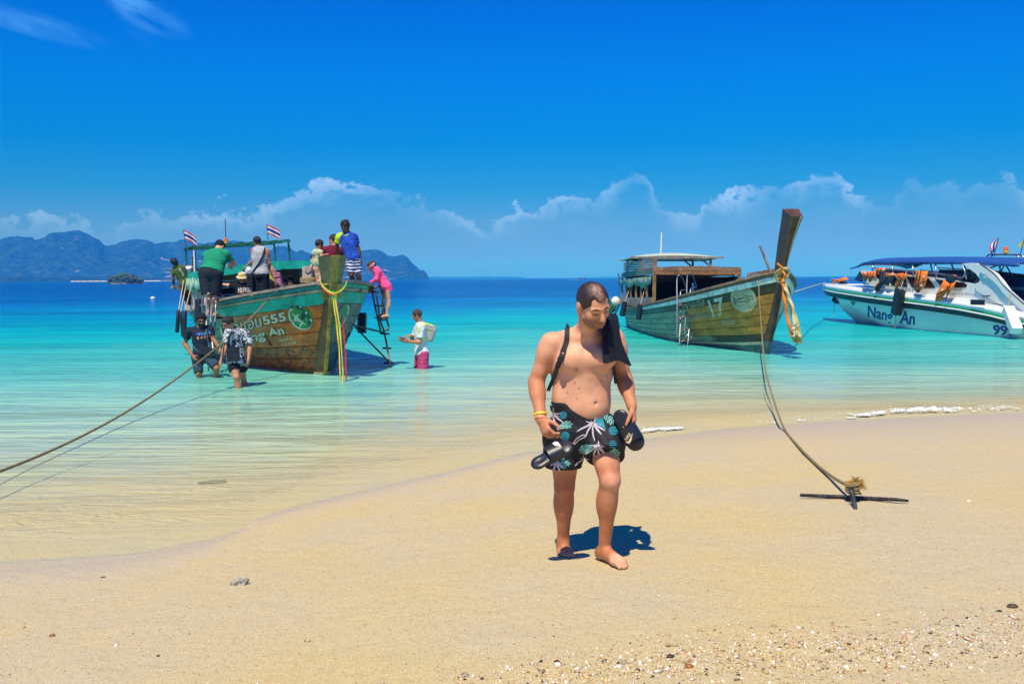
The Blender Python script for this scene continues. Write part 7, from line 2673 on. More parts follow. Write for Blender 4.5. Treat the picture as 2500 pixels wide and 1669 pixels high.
bagbox('shoulder_bag', 'square black leather bag hanging at the hip of the man in the palm-print shirt', 'bag', c, (0.23, 0.10, 0.26), ((0.97, -0.2, 0.06), (0.2, 0.97, 0), (-0.06, 0, 1)), LEATHER,
       [[on(p, 566, 811, 0.02), on(p, 559, 822, 0.02), on(p, 557, 838, 0.02), c + Vector((-0.09, 0, 0.13))], [c + Vector((0.10, 0.02, 0.12)), on(p, 592, 845, 0.03), on(p, 600, 832, 0.03)]], BLACKCLOTH)

# man in pink shorts
p = Person('man in white t-shirt and pink swim shorts standing thigh deep apart from the boats', 21.5, 1.02,
           dict(head=(1018, 769, 0.0), neck=(1026, 790, 0.02), sa=(1019, 801, 0.19), sb=(1029, 801, -0.18), ea=(1008, 828, 0.22), eb=(1024, 836, -0.24), wa=(1003, 819, 0.0), wb=(1000, 833, -0.30), ha=(1026, 864, 0.11), hb=(1034, 864, -0.10),
                ka=(1024, 905, 0.12), kb=(1032, 905, -0.12), na=FT(1027, 21.62), nb=FT(1036, 21.4)), (-0.93, 0.12, -0.10), (-1, -0.1, 0), 'tan', 1.08, toe=(-1, -0.1, 0), hand={'a': dict(dir=(-1, -0.3, 0.0), palm=(0, 0, -1), curl=0.45), 'b': dict(dir=(-1, 0.1, 0.05), palm=(0.1, 1, 0.3), curl=0.7)})
p.hair(BROWNHAIR, th=0.012, low=-0.05, front=0.045, amp=0.003)
f = p.f
d = SDF()
d.ell(f.hq(0, 0.036, -0.075), (0.056, 0.056, 0.046), 0.02, fr=(f.hl, f.hf, f.hu))
put('beard', d, 0.0095, BROWNHAIR, p.root)
p.shirt(cloth('white_tee', (0.55, 0.66, 0.76), 0.12), 'tshirt', hem=-0.03, sl=0.68, g=0.026, foldamp=0.010)
PKS, pn, pb = principled('cloth_pink_dots')
co = pn('ShaderNodeTexCoord').outputs['Object']
vv = pn('ShaderNodeTexVoronoi', {'Vector': co, 'Scale': 17.0, 'Randomness': 0.4})
pn.t.links.new(pn.mix(pn.math('LESS_THAN', vv.outputs['Distance'], 0.21), (0.42, 0.035, 0.15), (0.06, 0.015, 0.06)), pb.inputs['Base Color'])
pb.inputs['Roughness'].default_value = 0.7
p.shorts(PKS, 'pink_shorts', waist=0.10, la=0.95, r=0.110, r1=0.118, g=0.024, foldamp=0.008)
p.wrist('b', mat('watch_orange', (0.75, 0.16, 0.01), 0.6), 'watch', 0.80, 0.018)
c = P(1048, 812, 21.5)
bagbox('backpack', 'grey drawstring backpack with yellow-green top on the man in pink shorts', 'backpack', c, (0.26, 0.20, 0.36), ((0.93, 0.1, -0.32), (0, 1, 0), (0.32, 0, 0.93)), mat('pack_grey', (0.28, 0.31, 0.33), 0.7, 0.2, 8.0),
       [[P(1036, 795, 21.30), P(1027, 797, 21.24), P(1023, 812, 21.22), P(1036, 828, 21.28), c + Vector((0, -0.10, -0.15))]], mat('pack_lime', (0.45, 0.68, 0.03), 0.7, 0.15), 0.03)
d = SDF().box(P(1044.5, 799, 21.5), (0.135, 0.105, 0.085), 0.05, fr=((0.93, 0.1, -0.32), (0, 1, 0), (0.32, 0, 0.93)))
put('pack_top', d, 0.012, mat('pack_lime', (0.45, 0.68, 0.03)), [o for o in COL.objects if o.name.startswith('backpack')][-1])
sd = thing('flip_flop', 'brown flip-flop held flat in the hands of the man in pink shorts', 'sandal', P(981, 829, 21.2))
d = SDF().cone(P(991, 832, 21.15), P(978, 827, 21.25), 0.055, 0.060, 0.0, flat=0.3, ax=(0.25, -0.75, 0.6))
put('sole', d, 0.007, mat('sole_brown', (0.16, 0.075, 0.04), 0.6, 0.2), sd)
mb = MB().tube([P(978, 825, 21.16), P(983, 826, 21.08), P(987, 829, 21.08)], 0.012, 6)
mb.go('strap', RUBBER, sd)

# big man in green at the ladder top
p = Person('heavy man in green t-shirt and dark shorts bending over the boat roof from the ladder', 21.2, 1.13,
           dict(head=(537, 602, 0.34), neck=(532, 614, 0.22), sa=(503, 622, 0.18), sb=(551, 620, 0.20), ea=(510, 650, 0.40), eb=(570, 643, 0.36), wa=(528, 650, 0.62), wb=(561, 646, 0.60), ha=(500, 668, 0.0), hb=(529, 668, 0.0),
                ka=(507, 726, -0.05), kb=(524, 728, 0.05), na=(510, 762, -0.1), nb=(527, 766, 0.0)), (0.25, 0.85, -0.5), (0.1, 1, -0.3), 'fair', 1.28, toe=(0.3, 1, 0), limb=1.2, hand={'b': dict(dir=(0, 0.9, -0.4), palm=(0, 0, -1))})
p.hair(cloth('cap', (0.010, 0.014, 0.026)), th=0.018, low=-0.035, front=0.045, amp=0.001)
p.root.children[-1].name = 'cap'
p.shirt(cloth('green_tee', (0.010, 0.24, 0.13), 0.2), 'tshirt', hem=0.10, sl=0.62, g=0.026, foldamp=0.008)
p.shorts(cloth('dark_shorts', (0.012, 0.020, 0.032), 0.3), 'shorts', waist=0.07, la=0.86, r=0.098, r1=0.098, g=0.012)
for q in 'ab':
    f = p.f
    MB().bar(f.J['n' + q] + Vector((-0.02, -0.10, -0.085)), f.J['t' + q] + Vector((0, 0.04, -0.012)), 0.11, 0.03).go('sandal', RUBBER, p.root)

# man in grey vest
p = Person('man in light grey vest with crossbody strap standing in the green boat, back turned', 22.3, 1.0,
           dict(head=(628, 590, 0.0), neck=(632, 604, 0.0), sa=(619, 611, 0.02), sb=(651, 613, 0.0), ea=(618, 637, 0.02), eb=(657, 643, 0.04), wa=(601, 652, 0.22), wb=(654, 668, 0.2), ha=(627, 672, 0), hb=(645, 672, 0), ka=(630, 718, 0.05), kb=(646, 716, 0.05), na=(632, 760, 0.1), nb=(648, 758, 0.1)),
           (-0.55, 0.8, -0.2), (-0.25, 1, 0), 'tan', 1.10, toe=(-0.3, 1, 0), limb=1.15)
p.hair(th=0.011, low=-0.045, front=0.045, amp=0.002)
p.shirt(cloth('grey_vest', (0.38, 0.42, 0.46), 0.15), 'vest', hem=0.04, sleeves=False, g=0.018)
p.shorts(cloth('dark_shorts', (0.012, 0.020, 0.032), 0.3), 'shorts', waist=0.12, la=0.90, r=0.108, g=0.018)
bagbox('crossbody_bag', 'black crossbody bag at the side of the man in the grey vest', 'bag', P(611, 684, 22.15), (0.15, 0.12, 0.30), ((1, 0, 0), (0, 1, 0), (0, 0, 1)), LEATHER,
       [[on(p, 647, 607, 0.02), on(p, 642, 622, 0.02), on(p, 634, 640, 0.02), on(p, 624, 656, 0.02), P(614, 668, 22.14)]], BLACKCLOTH, 0.035)
o = put('plastic_bag', SDF().ell(P(608, 662, 22.3), (0.09, 0.06, 0.11), 0.0).warp(wob(0.02, 40, 34, 44)), 0.014, mat('clear_plastic', (0.45, 0.50, 0.62), 0.15, 0.3, 9.0), None)
setp(o, 'crinkled clear plastic bag in the hand of the man in the grey vest', 'bag')

# seated in the black sweatshirt
p = Person('person in beige bucket hat and black sweatshirt sitting inside the green boat', 22.9, 1.0,
           dict(head=(592, 678, -0.05), neck=(593, 692, 0.0), sa=(577, 699, 0.0), sb=(611, 699, 0.0), ea=(563, 697, 0.06), eb=(618, 722, -0.05), wa=(545, 694, 0.10), wb=(608, 736, -0.25), ha=(586, 742, 0), hb=(604, 742, 0), ka=(582, 744, -0.42), kb=(608, 744, -0.42), na=(582, 775, -0.40), nb=(608, 775, -0.40)),
           (0.15, -0.9, -0.35), (0, -1, 0), 'fair', 1.05, toe=(0, -1, 0))
p.shirt(BLACKCLOTH, 'sweatshirt', hem=-0.02, sl=1.0, g=0.026)
p.glasses()
p.face(False, False)
f = p.f
d = SDF()
d.cone(f.hq(0, -0.005, 0.035), f.hq(0, -0.008, 0.118), 0.108, 0.084, 0.01, cut1=True)
d.cone(f.hq(0, 0.0, 0.020), f.hq(0, 0.0, 0.052), 0.152, 0.106, 0.008, cut0=True, cut1=True)
d.warp(wob(0.004, 50, 44, 60))
put('bucket_hat', d, 0.009, cloth('beige', (0.52, 0.43, 0.24)), p.root)
tr_ = bvh(p.sh)
mb = MB()
ptext('chest_lettering', 'HILFIGER', [(582, 715), (616, 712), (616, 702), (582, 702)], tr_, 0.012, None, None, 0.03, 22.8, mb)
if mb.f:
    mb.go('chest_lettering', mat('print_white', (0.62, 0.60, 0.62), 0.7), p.sh)
mb = pstroke(MB(), tr_, [(585, 718), (600, 717), (614, 716)], 1.8, 0.012, False, 2.0, 22.8)
mb.go('chest_line', mat('print_red', (0.45, 0.02, 0.03), 0.7), p.sh)

# woman in the yellow striped top
p = Person('person in yellow striped top leaning forward behind the man in the grey vest', 22.9, 0.92,
           dict(head=(647, 640, 0.25), neck=(653, 649, 0.15), sa=(652, 655, 0.28), sb=(663, 655, -0.02), ea=(650, 680, 0.3), eb=(671, 677, -0.04), wa=(645, 700, 0.2), wb=(674, 704, -0.08), ha=(655, 698, 0.15), hb=(664, 699, -0.02), ka=(642, 712, 0.1), kb=(650, 714, -0.1), na=(642, 750, 0.1), nb=(650, 752, -0.1)),
           (-0.9, 0.3, -0.3), (-1, 0.2, -0.2), 'tan', 1.0, toe=(-1, 0, 0))
p.hair()
YS, pn, pb = principled('cloth_yellow_stripe')
co = pn('ShaderNodeTexCoord').outputs['Object']
wv = pn('ShaderNodeTexWave', {'Vector': co, 'Scale': 11.0, 'Distortion': 1.0}, bands_direction='Z')
pn.t.links.new(pn.mix(pn.maprange(wv.outputs['Fac'], 0.6, 0.75), (0.50, 0.60, 0.06), (0.10, 0.16, 0.03)), pb.inputs['Base Color'])
p.shirt(YS, 'striped_top', hem=0.10, sleeves=False, g=0.014)
p.shorts(cloth('orange_print', (0.55, 0.26, 0.10), 0.5, 0.85, 26.0, c2=(0.10, 0.04, 0.02)), 'shorts', waist=0.05, la=0.8)
bagbox('pink_backpack', 'small pink backpack on the person in the yellow striped top', 'backpack', P(680, 683, 22.85), (0.14, 0.2, 0.34), ((0.97, 0, 0.2), (0, 1, 0), (-0.2, 0, 0.97)), mat('pack_pink', (0.42, 0.17, 0.26), 0.7, 0.3, 10.0),
       [[P(676, 668, 22.72), P(668, 655, 22.7), P(660, 653, 22.7), P(659, 664, 22.68)]], mat('pack_strap_pink', (0.50, 0.30, 0.34), 0.7), 0.03)

# bikini woman
p = Person('woman in pale bikini top sitting on the foredeck with her back turned', 22.0, 0.95,
           dict(head=(766, 634, 0.1), neck=(768, 647, 0.02), sa=(762, 654, 0.0), sb=(784, 655, 0.06), ea=(762, 672, -0.02), eb=(785, 675, 0.0), wa=(764, 690, 0.0), wb=(781, 692, -0.06), ha=(766, 692, 0.05), hb=(778, 692, 0.07), ka=(762, 694, 0.45), kb=(776, 694, 0.47), na=(762, 716, 0.45), nb=(776, 716, 0.47)),
           (-0.5, 0.85, 0), (-0.2, 1, 0), 'pale', 0.92, toe=(0, 1, 0))
p.hair(low=-0.06)
f = p.f
d = SDF()
f.torso(d, 0.006)
d.plane(f.sp(0.55), f.up)
d.plane(f.sp(0.28), -f.up)
put('bikini_top', d, 0.0095, cloth('cream', (0.60, 0.50, 0.36), 0.1), p.root)

# woman in maroon with the small child on her arm
p = Person('woman in maroon top with dark hair in a bun, behind the prow block', 21.0, 1.0,
           dict(head=(814, 586, 0.05), neck=(816, 602, 0.0), sa=(792, 610, 0.05), sb=(831, 611, 0.0), ea=(776, 638, 0.05), eb=(836, 640, 0.1), wa=(784, 662, 0.25), wb=(822, 660, 0.3), ha=(800, 672, 0.1), hb=(822, 672, 0.1), ka=(796, 672, 0.55), kb=(820, 672, 0.55), na=(796, 704, 0.55), nb=(820, 704, 0.55)),
           (-0.75, 0.62, -0.08), (-0.15, 1, 0), 'tan', 1.05, toe=(0, 1, 0))
p.hair(th=0.012, low=-0.06, bun=(0.03, -0.125, 0.0, 0.042), amp=0.003)
p.shirt(cloth('maroon', (0.14, 0.010, 0.035), 0.15), 'maroon_top', hem=0.0, sl=1.3, g=0.018)
p.shorts(cloth('maroon_dark', (0.05, 0.010, 0.018)), 'trousers', waist=0.1, la=1.6)
p = Person('toddler with dark hair clinging to the shoulder of the woman in maroon', 21.1, 0.56,
           dict(head=(780, 597, -0.08), neck=(776, 611, -0.08), sa=(768, 616, -0.12), sb=(783, 616, -0.16), ea=(766, 630, -0.12), eb=(784, 625, -0.26), wa=(772, 640, -0.1), wb=(795, 621, -0.24), ha=(769, 641, -0.05), hb=(778, 642, -0.1), ka=(792, 650, -0.02), kb=(794, 650, -0.06), na=(800, 664, 0.05), nb=(804, 664, 0.05)),
           (0.72, 0.55, -0.1), (0.8, 0.4, 0), 'tan', 1.1, headS=1.55, hand={'b': dict(dir=(1, 0.2, 0), palm=(0, 1, 0))})
p.hair(th=0.014, low=-0.05)
p.shirt(cloth('mint', (0.30, 0.50, 0.40), 0.4, 0.85, 30.0, c2=(0.45, 0.40, 0.15)), 'romper', hem=-0.30, sl=0.4, g=0.014)

# young man in blue on the bow
p = Person('young man in blue t-shirt with lime shoulder and striped shorts standing on the bow', 20.6, 0.97,
           dict(head=(843, 553, -0.05), neck=(847, 571, 0.0), sa=(829, 578, 0.05), sb=(865, 578, 0.0), ea=(822, 602, 0.12), eb=(875, 607, 0.02), wa=(826, 628, 0.2), wb=(881, 637, 0.0), ha=(852, 636, 0.0), hb=(870, 637, 0.02), ka=(858, 671, -0.12), kb=(875, 673, -0.02), na=(865, 703, 0.0), nb=(879, 705, 0.05)),
           (-0.30, -0.9, -0.25), (-0.12, -1, 0), 'dark', 1.0, toe=(-0.1, -1, 0), hand={'b': dict(dir=(0.1, 0, -1), palm=(-1, 0.2, 0), curl=0.6)})
p.hair(th=0.020, low=-0.01, front=0.030, amp=0.005)
mb = MB()
rg = random.Random(8)
for i in range(46):
    a, e = rg.uniform(0, 6.28), rg.uniform(0.35, 1.5)
    q_ = Vector((math.cos(a) * math.cos(e), math.sin(a) * math.cos(e), math.sin(e)))
    r0 = p.f.hq(q_.x * 0.088, q_.y * 0.104 - 0.012, q_.z * 0.102 + 0.026)
    dv = (p.f.hl * (q_.x * 0.6 - 0.5) + p.f.hf * q_.y * 0.5 + p.f.hu * (q_.z * 0.7 + 0.2)).normalized()
    mb.tube([r0, r0 + dv * 0.012, r0 + dv * 0.017 - p.f.hl * 0.020], [0.016, 0.013, 0.004], 5)
mb.go('hair_tufts', DARKHAIR, p.root, True)
p.root.children[-1]['kind'] = 'stuff'
p.face()
p.shirt(cloth('blue_tee', (0.012, 0.045, 0.38), 0.3, c2=(0.02, 0.10, 0.50)), 'tshirt', hem=0.04, sl=0.62, g=0.016, foldamp=0.007)
f = p.f
d = SDF()
d.ell(f.J['sa'].lerp(f.J['ea'], 0.08), (0.082, 0.082, 0.075), 0.03)
d.cone(f.J['sa'], f.J['sa'].lerp(f.J['ea'], 0.60), 0.074, 0.078, 0.03, cut1=True)
d.cone(f.J['sa'].lerp(f.neck, 0.1), f.J['sa'].lerp(f.neck, 0.75) + f.up * 0.012, 0.062, 0.062, 0.03)
put('lime_sleeve', d, 0.0095, cloth('lime', (0.42, 0.72, 0.02), 0.1), p.root)
mb = MB()
ring = [f.neck + f.up * 0.012 + (f.lat * math.cos(a) * 0.075 + f.fw * (0.085 * math.sin(a) + 0.012)) - f.up * 0.045 * math.sin(a) for a in [i * 2 * math.pi / 24 for i in range(25)]]
mb.tube(ring, 0.010, 6, False)
mb.go('collar', cloth('lime', (0.42, 0.72, 0.02)), p.root)
SS, pn, pb = principled('cloth_blue_camo_stripe')
co = pn('ShaderNodeTexCoord').outputs['Object']
wv = pn('ShaderNodeTexWave', {'Vector': co, 'Scale': 5.0, 'Distortion': 5.0, 'Detail': 2.0, 'Detail Scale': 1.6}, bands_direction='Z')
pn.t.links.new(pn.ramp(wv.outputs['Fac'], [(0.0, (0.55, 0.62, 0.72)), (0.30, (0.55, 0.62, 0.72)), (0.36, (0.03, 0.09, 0.40)), (0.66, (0.03, 0.09, 0.40)), (0.72, (0.008, 0.012, 0.05)), (1.0, (0.008, 0.012, 0.05))]), pb.inputs['Base Color'])
p.shorts(SS, 'board_shorts', waist=0.13, la=0.90, r=0.084, r1=0.084, g=0.010)

# girl in pink on the ladder
p = Person('girl in bright pink long-sleeved swim top climbing the dark steel ladder', 22.1, 0.75,
           dict(head=(908, 650, -0.03), neck=(917, 657, 0.0), sa=(922, 665, 0.14), sb=(924, 663, -0.13), ea=(921, 683, 0.16), eb=(919, 681, -0.16), wa=(906, 690, 0.12), wb=(902, 692, -0.12), ha=(942, 700, 0.08), hb=(945, 700, -0.07), ka=(936, 734, 0.10), kb=(950, 735, -0.06), na=(934, 768, 0.10), nb=(944, 769, -0.06)),
           (-0.78, -0.12, -0.62), (-0.85, -0.1, -0.5), 'fair', 0.95, toe=(-1, 0.1, 0), headS=1.22, hand={'a': dict(dir=(-1, 0, -0.2), palm=(0, 0, -1)), 'b': dict(dir=(-1, 0, -0.2), palm=(0, 0, -1))})
p.hair(BROWNHAIR, th=0.016, low=-0.05, front=0.035, tail=((0, -0.09, 0.04), (0, -0.12, -0.04), 0.03, 0.02))
f = p.f
f.S *= 1.22
ring = [f.hq(0.099 * math.cos(a), -0.006 + 0.116 * math.sin(a), 0.035 + 0.02 * math.sin(a)) for a in [i * 2 * math.pi / 24 for i in range(25)]]
f.S /= 1.22
MB().strip([q_ + f.hu * 0.022 for q_ in ring], [q_ - f.hu * 0.022 for q_ in ring], 0.010).go('headband', cloth('pink_pattern', (0.62, 0.16, 0.30), 0.5, 0.85, 60.0, c2=(0.7, 0.5, 0.5)), p.root)
p.shirt(cloth('neon_pink', (0.95, 0.09, 0.30), 0.08), 'swim_top', hem=-0.28, sl=1.85, g=0.026, slr=0.016, foldamp=0.006)
for q in 'ab':
    MB().bar(p.f.J['n' + q] + Vector((0.05, 0, -0.062)), p.f.J['t' + q] + Vector((-0.03, 0, -0.012)), 0.075, 0.02, (0, 0, 1)).go('sandal', RUBBER, p.root)

# crewman at the stern
p = Person('crewman in olive t-shirt leaning out over the stern of the green boat', 27.5, 0.95,
           dict(head=(426, 640, -0.1), neck=(434, 650, -0.05), sa=(424, 659, 0.0), sb=(446, 654, 0.05), ea=(423, 676, -0.05), eb=(457, 674, 0.2), wa=(424, 694, -0.1), wb=(462, 690, 0.3), ha=(447, 694, 0.05), hb=(458, 692, 0.1), ka=(450, 716, 0.0), kb=(459, 717, 0.1), na=(456, 738, 0.1), nb=(462, 738, 0.2)),
           (-0.5, 0.75, 0.05), (-0.45, 0.9, 0), 'dark', 0.95, toe=(0, 1, 0))
p.hair(th=0.024, low=-0.045, amp=0.008)
p.shirt(cloth('olive', (0.075, 0.115, 0.030), 0.3), 'tshirt', hem=-0.02, sl=0.6, g=0.022)
p.shorts(cloth('maroon_trousers', (0.045, 0.008, 0.014)), 'trousers', waist=0.1, la=1.75, r=0.075, r1=0.065, g=0.006)
d = SDF().cone(p.f.J['ea'].lerp(p.f.J['wa'], -0.1), p.f.J['wa'], 0.042, 0.034, 0.01)
put('arm_sleeve', d, 0.0095, BLACKCLOTH, p.root)
mb = pstroke(MB(), bvh(p.sh), [(437, 655), (441, 660), (446, 667), (448, 674)], 4.0, 0.012, False, 1.5)
if mb.f:
    mb.go('back_print', mat('print_grey', (0.30, 0.36, 0.33), 0.8, 0.8, 60.0), p.sh)

# two passengers in the shade of the cabin
for x, y, l_, c in ((697, 693, 'passenger in shade under the roof, nearer the yellow striped top', (0.03, 0.02, 0.03)), (709, 689, 'passenger in shade under the roof, nearer the stacked tubs', (0.02, 0.03, 0.05))):
    p = Person(l_, 25.3, 0.95, dict(head=(x, y), neck=(x, y + 13, 0.02), sa=(x - 13, y + 18, 0), sb=(x + 13, y + 18, 0), ea=(x - 15, y + 38, 0), eb=(x + 15, y + 38, 0), wa=(x - 8, y + 46, -.25), wb=(x + 8, y + 46, -.25), ha=(x - 8, y + 56, 0), hb=(x + 8, y + 56, 0), ka=(x - 8, y + 56, -.42), kb=(x + 8, y + 56, -.42), na=(x - 8, y + 90, -.4), nb=(x + 8, y + 90, -.4)), (-0.2, -1, -0.1), (0, -1, 0), 'tan', h=0.014)
    p.hair()
    p.shirt(cloth('shade_%d' % x, c), 'tshirt')
    p.face()

# someone sitting at the edge of the picture, only the toes of one foot come into view
q0 = GG(2488, 1655)
zz = q0.z
p = Person('barefoot person sitting on the sand at the edge, one foot just in view', 4.0, 1.0,
           dict(head=q0 + Vector((1.35, -0.25, 0.80)), neck=q0 + Vector((1.32, -0.25, 0.64)), sa=q0 + Vector((1.30, -0.44, 0.55)), sb=q0 + Vector((1.30, -0.05, 0.55)), ea=q0 + Vector((1.38, -0.52, 0.30)), eb=q0 + Vector((1.38, 0.02, 0.30)), wa=q0 + Vector((1.45, -0.52, 0.05)), wb=q0 + Vector((1.45, 0.04, 0.05)),
                ha=q0 + Vector((1.15, -0.34, 0.10)), hb=q0 + Vector((1.15, -0.15, 0.10)), ka=q0 + Vector((0.72, -0.34, 0.10)), kb=q0 + Vector((0.70, -0.10, 0.14)), na=q0 + Vector((0.28, -0.34, 0.08)), nb=q0 + Vector((0.26, -0.06, 0.06)), ta=q0 + Vector((0.10, -0.34, 0.02)), tb=q0 + Vector((0.02, -0.02, 0.0))),
           (-1, 0.3, 0), (-1, 0.1, 0.1), 'fair')
p.hair(BROWNHAIR)
p.shirt(cloth('teal_tee', (0.03, 0.12, 0.14)), 'tshirt')
p.shorts(BLACKCLOTH, 'shorts')
# ------------------------------------------------------------------ anchor, stones, shells, foam, far things
IRON = mat('wet_iron', (0.014, 0.010, 0.010), 0.22, 0.4, 20.0, bump=0.8, bscale=50.0, spec=0.6)
anc = thing('anchor', 'black iron anchor bar half buried in the sand with frayed rope knot', 'anchor', gpt(2083, 1210))
b0, b1, b2, b3 = gpt(1953, 1208, 0.03), gpt(2070, 1213, 0.012), gpt(2190, 1219, 0.03), gpt(2218, 1222, 0.02)
MB().tube([b0, b1, gpt(2120, 1216, 0.015), b2, b3], [0.013, 0.016, 0.016, 0.014, 0.009], 8).go('stock', IRON, anc, True)
MB().tube([gpt(2045, 1213, 0.012), gpt(2080, 1217, 0.010), gpt(2125, 1218, 0.012)], [0.006, 0.020, 0.008], 8).go('stock_weld', IRON, anc, True)
s0, s1, s2_ = gpt(2078, 1194, 0.12), gpt(2083, 1216, 0.05), gpt(2089, 1243, 0.0)
MB().tube([s0, s1, s2_], [0.022, 0.022, 0.014], 8).go('shank', mat('iron_blue', (0.020, 0.026, 0.040), 0.35, 0.5, 16, bump=0.6), anc, True)
MB().tube([gpt(2092, 1200, 0.05), gpt(2102, 1206, 0.02)], [0.012, 0.008], 6).go('shackle', IRON, anc)
kn = thing('rope_knot', 'frayed yellowish knot of rope tied round the top of the anchor', 'rope', gpt(2083, 1190, 0.1))
c0 = gpt(2082, 1190, 0.11)
mb = MB()
for k in range(3):
    mb.tube([c0 + Vector((0.042 * math.cos(a), 0.042 * math.sin(a), 0.022 * (k - 1) + 0.010 * math.sin(a + k))) for a in [i * 2 * math.pi / 12 for i in range(13)]], 0.016, 6)
mb.go('turns', mat('rope_olive', (0.24, 0.19, 0.075)), kn, True)
mb = MB()
rg = random.Random(3)
c1 = gpt(2089, 1186, 0.12)
for k in range(170):
    a, e, L = rg.uniform(0, 2 * math.pi), rg.uniform(-0.2, 1.4), rg.uniform(0.05, 0.10)
    dv = Vector((math.cos(a) * math.cos(e), math.sin(a) * math.cos(e) * 0.7, math.sin(e)))
    p0 = c1 + dv * 0.012
    p1 = p0 + dv * L * 0.6
    p2 = p1 + dv * L * 0.3 + Vector((rg.uniform(-.01, .01), 0, -0.018))
    mb.tube([p0, p1, p2], [0.0035, 0.003, 0.0015], 4, False)
o = mb.go('frayed_strands', mat('frayed_fibre', (0.40, 0.25, 0.055), 0.9, 0.3, 40.0), kn)
o['kind'] = 'stuff'


def pebble(name, label, px_, py_, w, h_, dpt, m, seed, cat='stone', sub=2, rough=0.25, rot=0.0, group=None, lift=0.25):
    """w,h in photo pixels; depth as a share of the width"""
    c = GG(px_, py_)
    sc = c.y / F
    bm = bmesh.new()
    bmesh.ops.create_icosphere(bm, subdivisions=sub, radius=1.0)
    wx, wz = w * sc / 2, h_ * sc / 2 * 1.15
    q_ = Matrix.Rotation(rot, 3, 'Z')
    V = []
    for v in bm.verts:
        n_ = noise.noise(v.co * 1.6 + Vector((seed, seed * 2, 0))) * rough + noise.noise(v.co * 4.0 + Vector((seed, 0, seed))) * rough * 0.4
        p = v.co * (1 + n_)
        p = q_ @ Vector((p.x * wx, p.y * wx * dpt, p.z * wz))
        V.append(c + p + Vector((0, 0, wz * lift)))
    Fc = [tuple(x.index for x in f_.verts) for f_ in bm.faces]
    bm.free()
    o = mk(name, V, Fc, m, None, True)
    return setp(o, label, cat, group)


CORAL = mat('coral_grey', (0.36, 0.36, 0.31), 0.9, 0.5, 30.0, bump=1.0, bscale=70.0, c2=(0.05, 0.06, 0.055), c2th=(0.54, 0.62))
COBBLE = mat('pebble_brown', (0.20, 0.085, 0.025), 0.5, 0.3, 40.0)
DARKP = mat('pebble_dark', (0.035, 0.030, 0.028), 0.6, 0.5, 40.0)
GREYP = mat('pebble_grey', (0.26, 0.24, 0.20), 0.7, 0.4, 40.0)
CORALP = mat('coral_cream', (0.60, 0.50, 0.31), 0.85, 0.3, 50.0, bump=0.8)
MOSSY = mat('stone_mossy', (0.15, 0.14, 0.05), 0.8, 0.5, 16.0, bump=0.8)
pebble('coral_rock', 'pitted grey lump of coral lying alone on the dry sand', 587, 1427, 40, 26, 0.6, CORAL, 4, 'coral', 4, 0.55, 0.2)
pebble('flat_stone', 'flat mossy stone just under the clear water at the shore', 520, 1179, 72, 12, 0.30, MOSSY, 9, 'stone', 3, 0.45, 0.25, lift=0.15)
pebble('pebble', 'round brown pebble on the sand, low at the left', 128, 1552, 15, 9, 0.8, COBBLE, 2)
pebble('pebble', 'brown and white pebble on bare sand left of the middle', 751, 1565, 16, 10, 0.8, mat('pebble_two_tone', (0.24, 0.12, 0.05), 0.6, 0.3, 30, c2=(0.6, 0.55, 0.45)), 3)
pebble('pebble', 'small purple-black chip of stone on bare sand', 386, 1601, 10, 6, 0.7, DARKP, 5)
pebble('twig', 'dark reddish bit of twig near the water edge', 252, 1409, 14, 4, 0.4, mat('twig_red', (0.12, 0.03, 0.015), 0.7, 0.3, 30), 6, 'twig', 2, 0.3, 0.5)
pebble('pebble', 'grey pebble with black half at the bottom of the picture', 1135, 1649, 22, 12, 0.8, mat('pebble_half_black', (0.30, 0.28, 0.24), 0.6, 0.3, 24, c2=(0.02, 0.02, 0.02), c2th=(0.5, 0.52)), 7)
pebble('pebble', 'small grey-black pebble right of the half-black one', 1177, 1657, 10, 8, 0.8, DARKP, 8)
pebble('pebble', 'grey striped oval pebble among the shells', 1524, 1619, 18, 11, 0.8, GREYP, 10)
pebble('pebble', 'pointed black stone below the striped oval pebble', 1557, 1637, 13, 10, 0.8, DARKP, 11)
pebble('pebble', 'dark red chip of stone at the near end of the shell band', 1359, 1614, 15, 7, 0.6, mat('chip_red', (0.07, 0.02, 0.02), 0.6, 0.3, 30), 12)
pebble('coral_piece', 'pale branched piece of coral at the upper edge of the shell band', 1640, 1576, 28, 18, 0.8, CORALP, 13, 'coral', 3, 0.6)
pebble('coral_piece', 'long thin pale coral stick above the branched piece', 1648, 1563, 30, 8, 0.4, CORALP, 14, 'coral', 3, 0.4, 0.3)
pebble('pebble', 'black lump with brown crust in the middle of the shells', 1637, 1604, 18, 13, 0.8, DARKP, 15, 'stone', 2, 0.5)
pebble('pebble', 'orange-brown stone with a black end among the shells', 1683, 1628, 24, 14, 0.8, mat('pebble_orange', (0.28, 0.10, 0.02), 0.5, 0.3, 26, c2=(0.03, 0.02, 0.02), c2th=(0.56, 0.58)), 16)
pebble('pebble', 'dark stone at the picture edge with a brown shell on it', 2472, 1481, 28, 12, 0.7, mat('pebble_edge', (0.16, 0.08, 0.03), 0.7, 0.5, 26, c2=(0.03, 0.03, 0.03)), 17)
pebble('shell', 'olive curved shell lying in the densest shells', 2018, 1590, 20, 8, 0.7, MOSSY, 18, 'shell')
pebble('shell', 'white shell sliver on the wet sand beyond the anchor', 2365, 1223, 11, 4, 0.6, mat('shell_white', (0.78, 0.76, 0.70), 0.4, 0.1), 19, 'shell')
pebble('shell', 'round pale shell standing in the shells near the right bottom', 1960, 1629, 16, 12, 0.7, CORALP, 20, 'shell', 3)

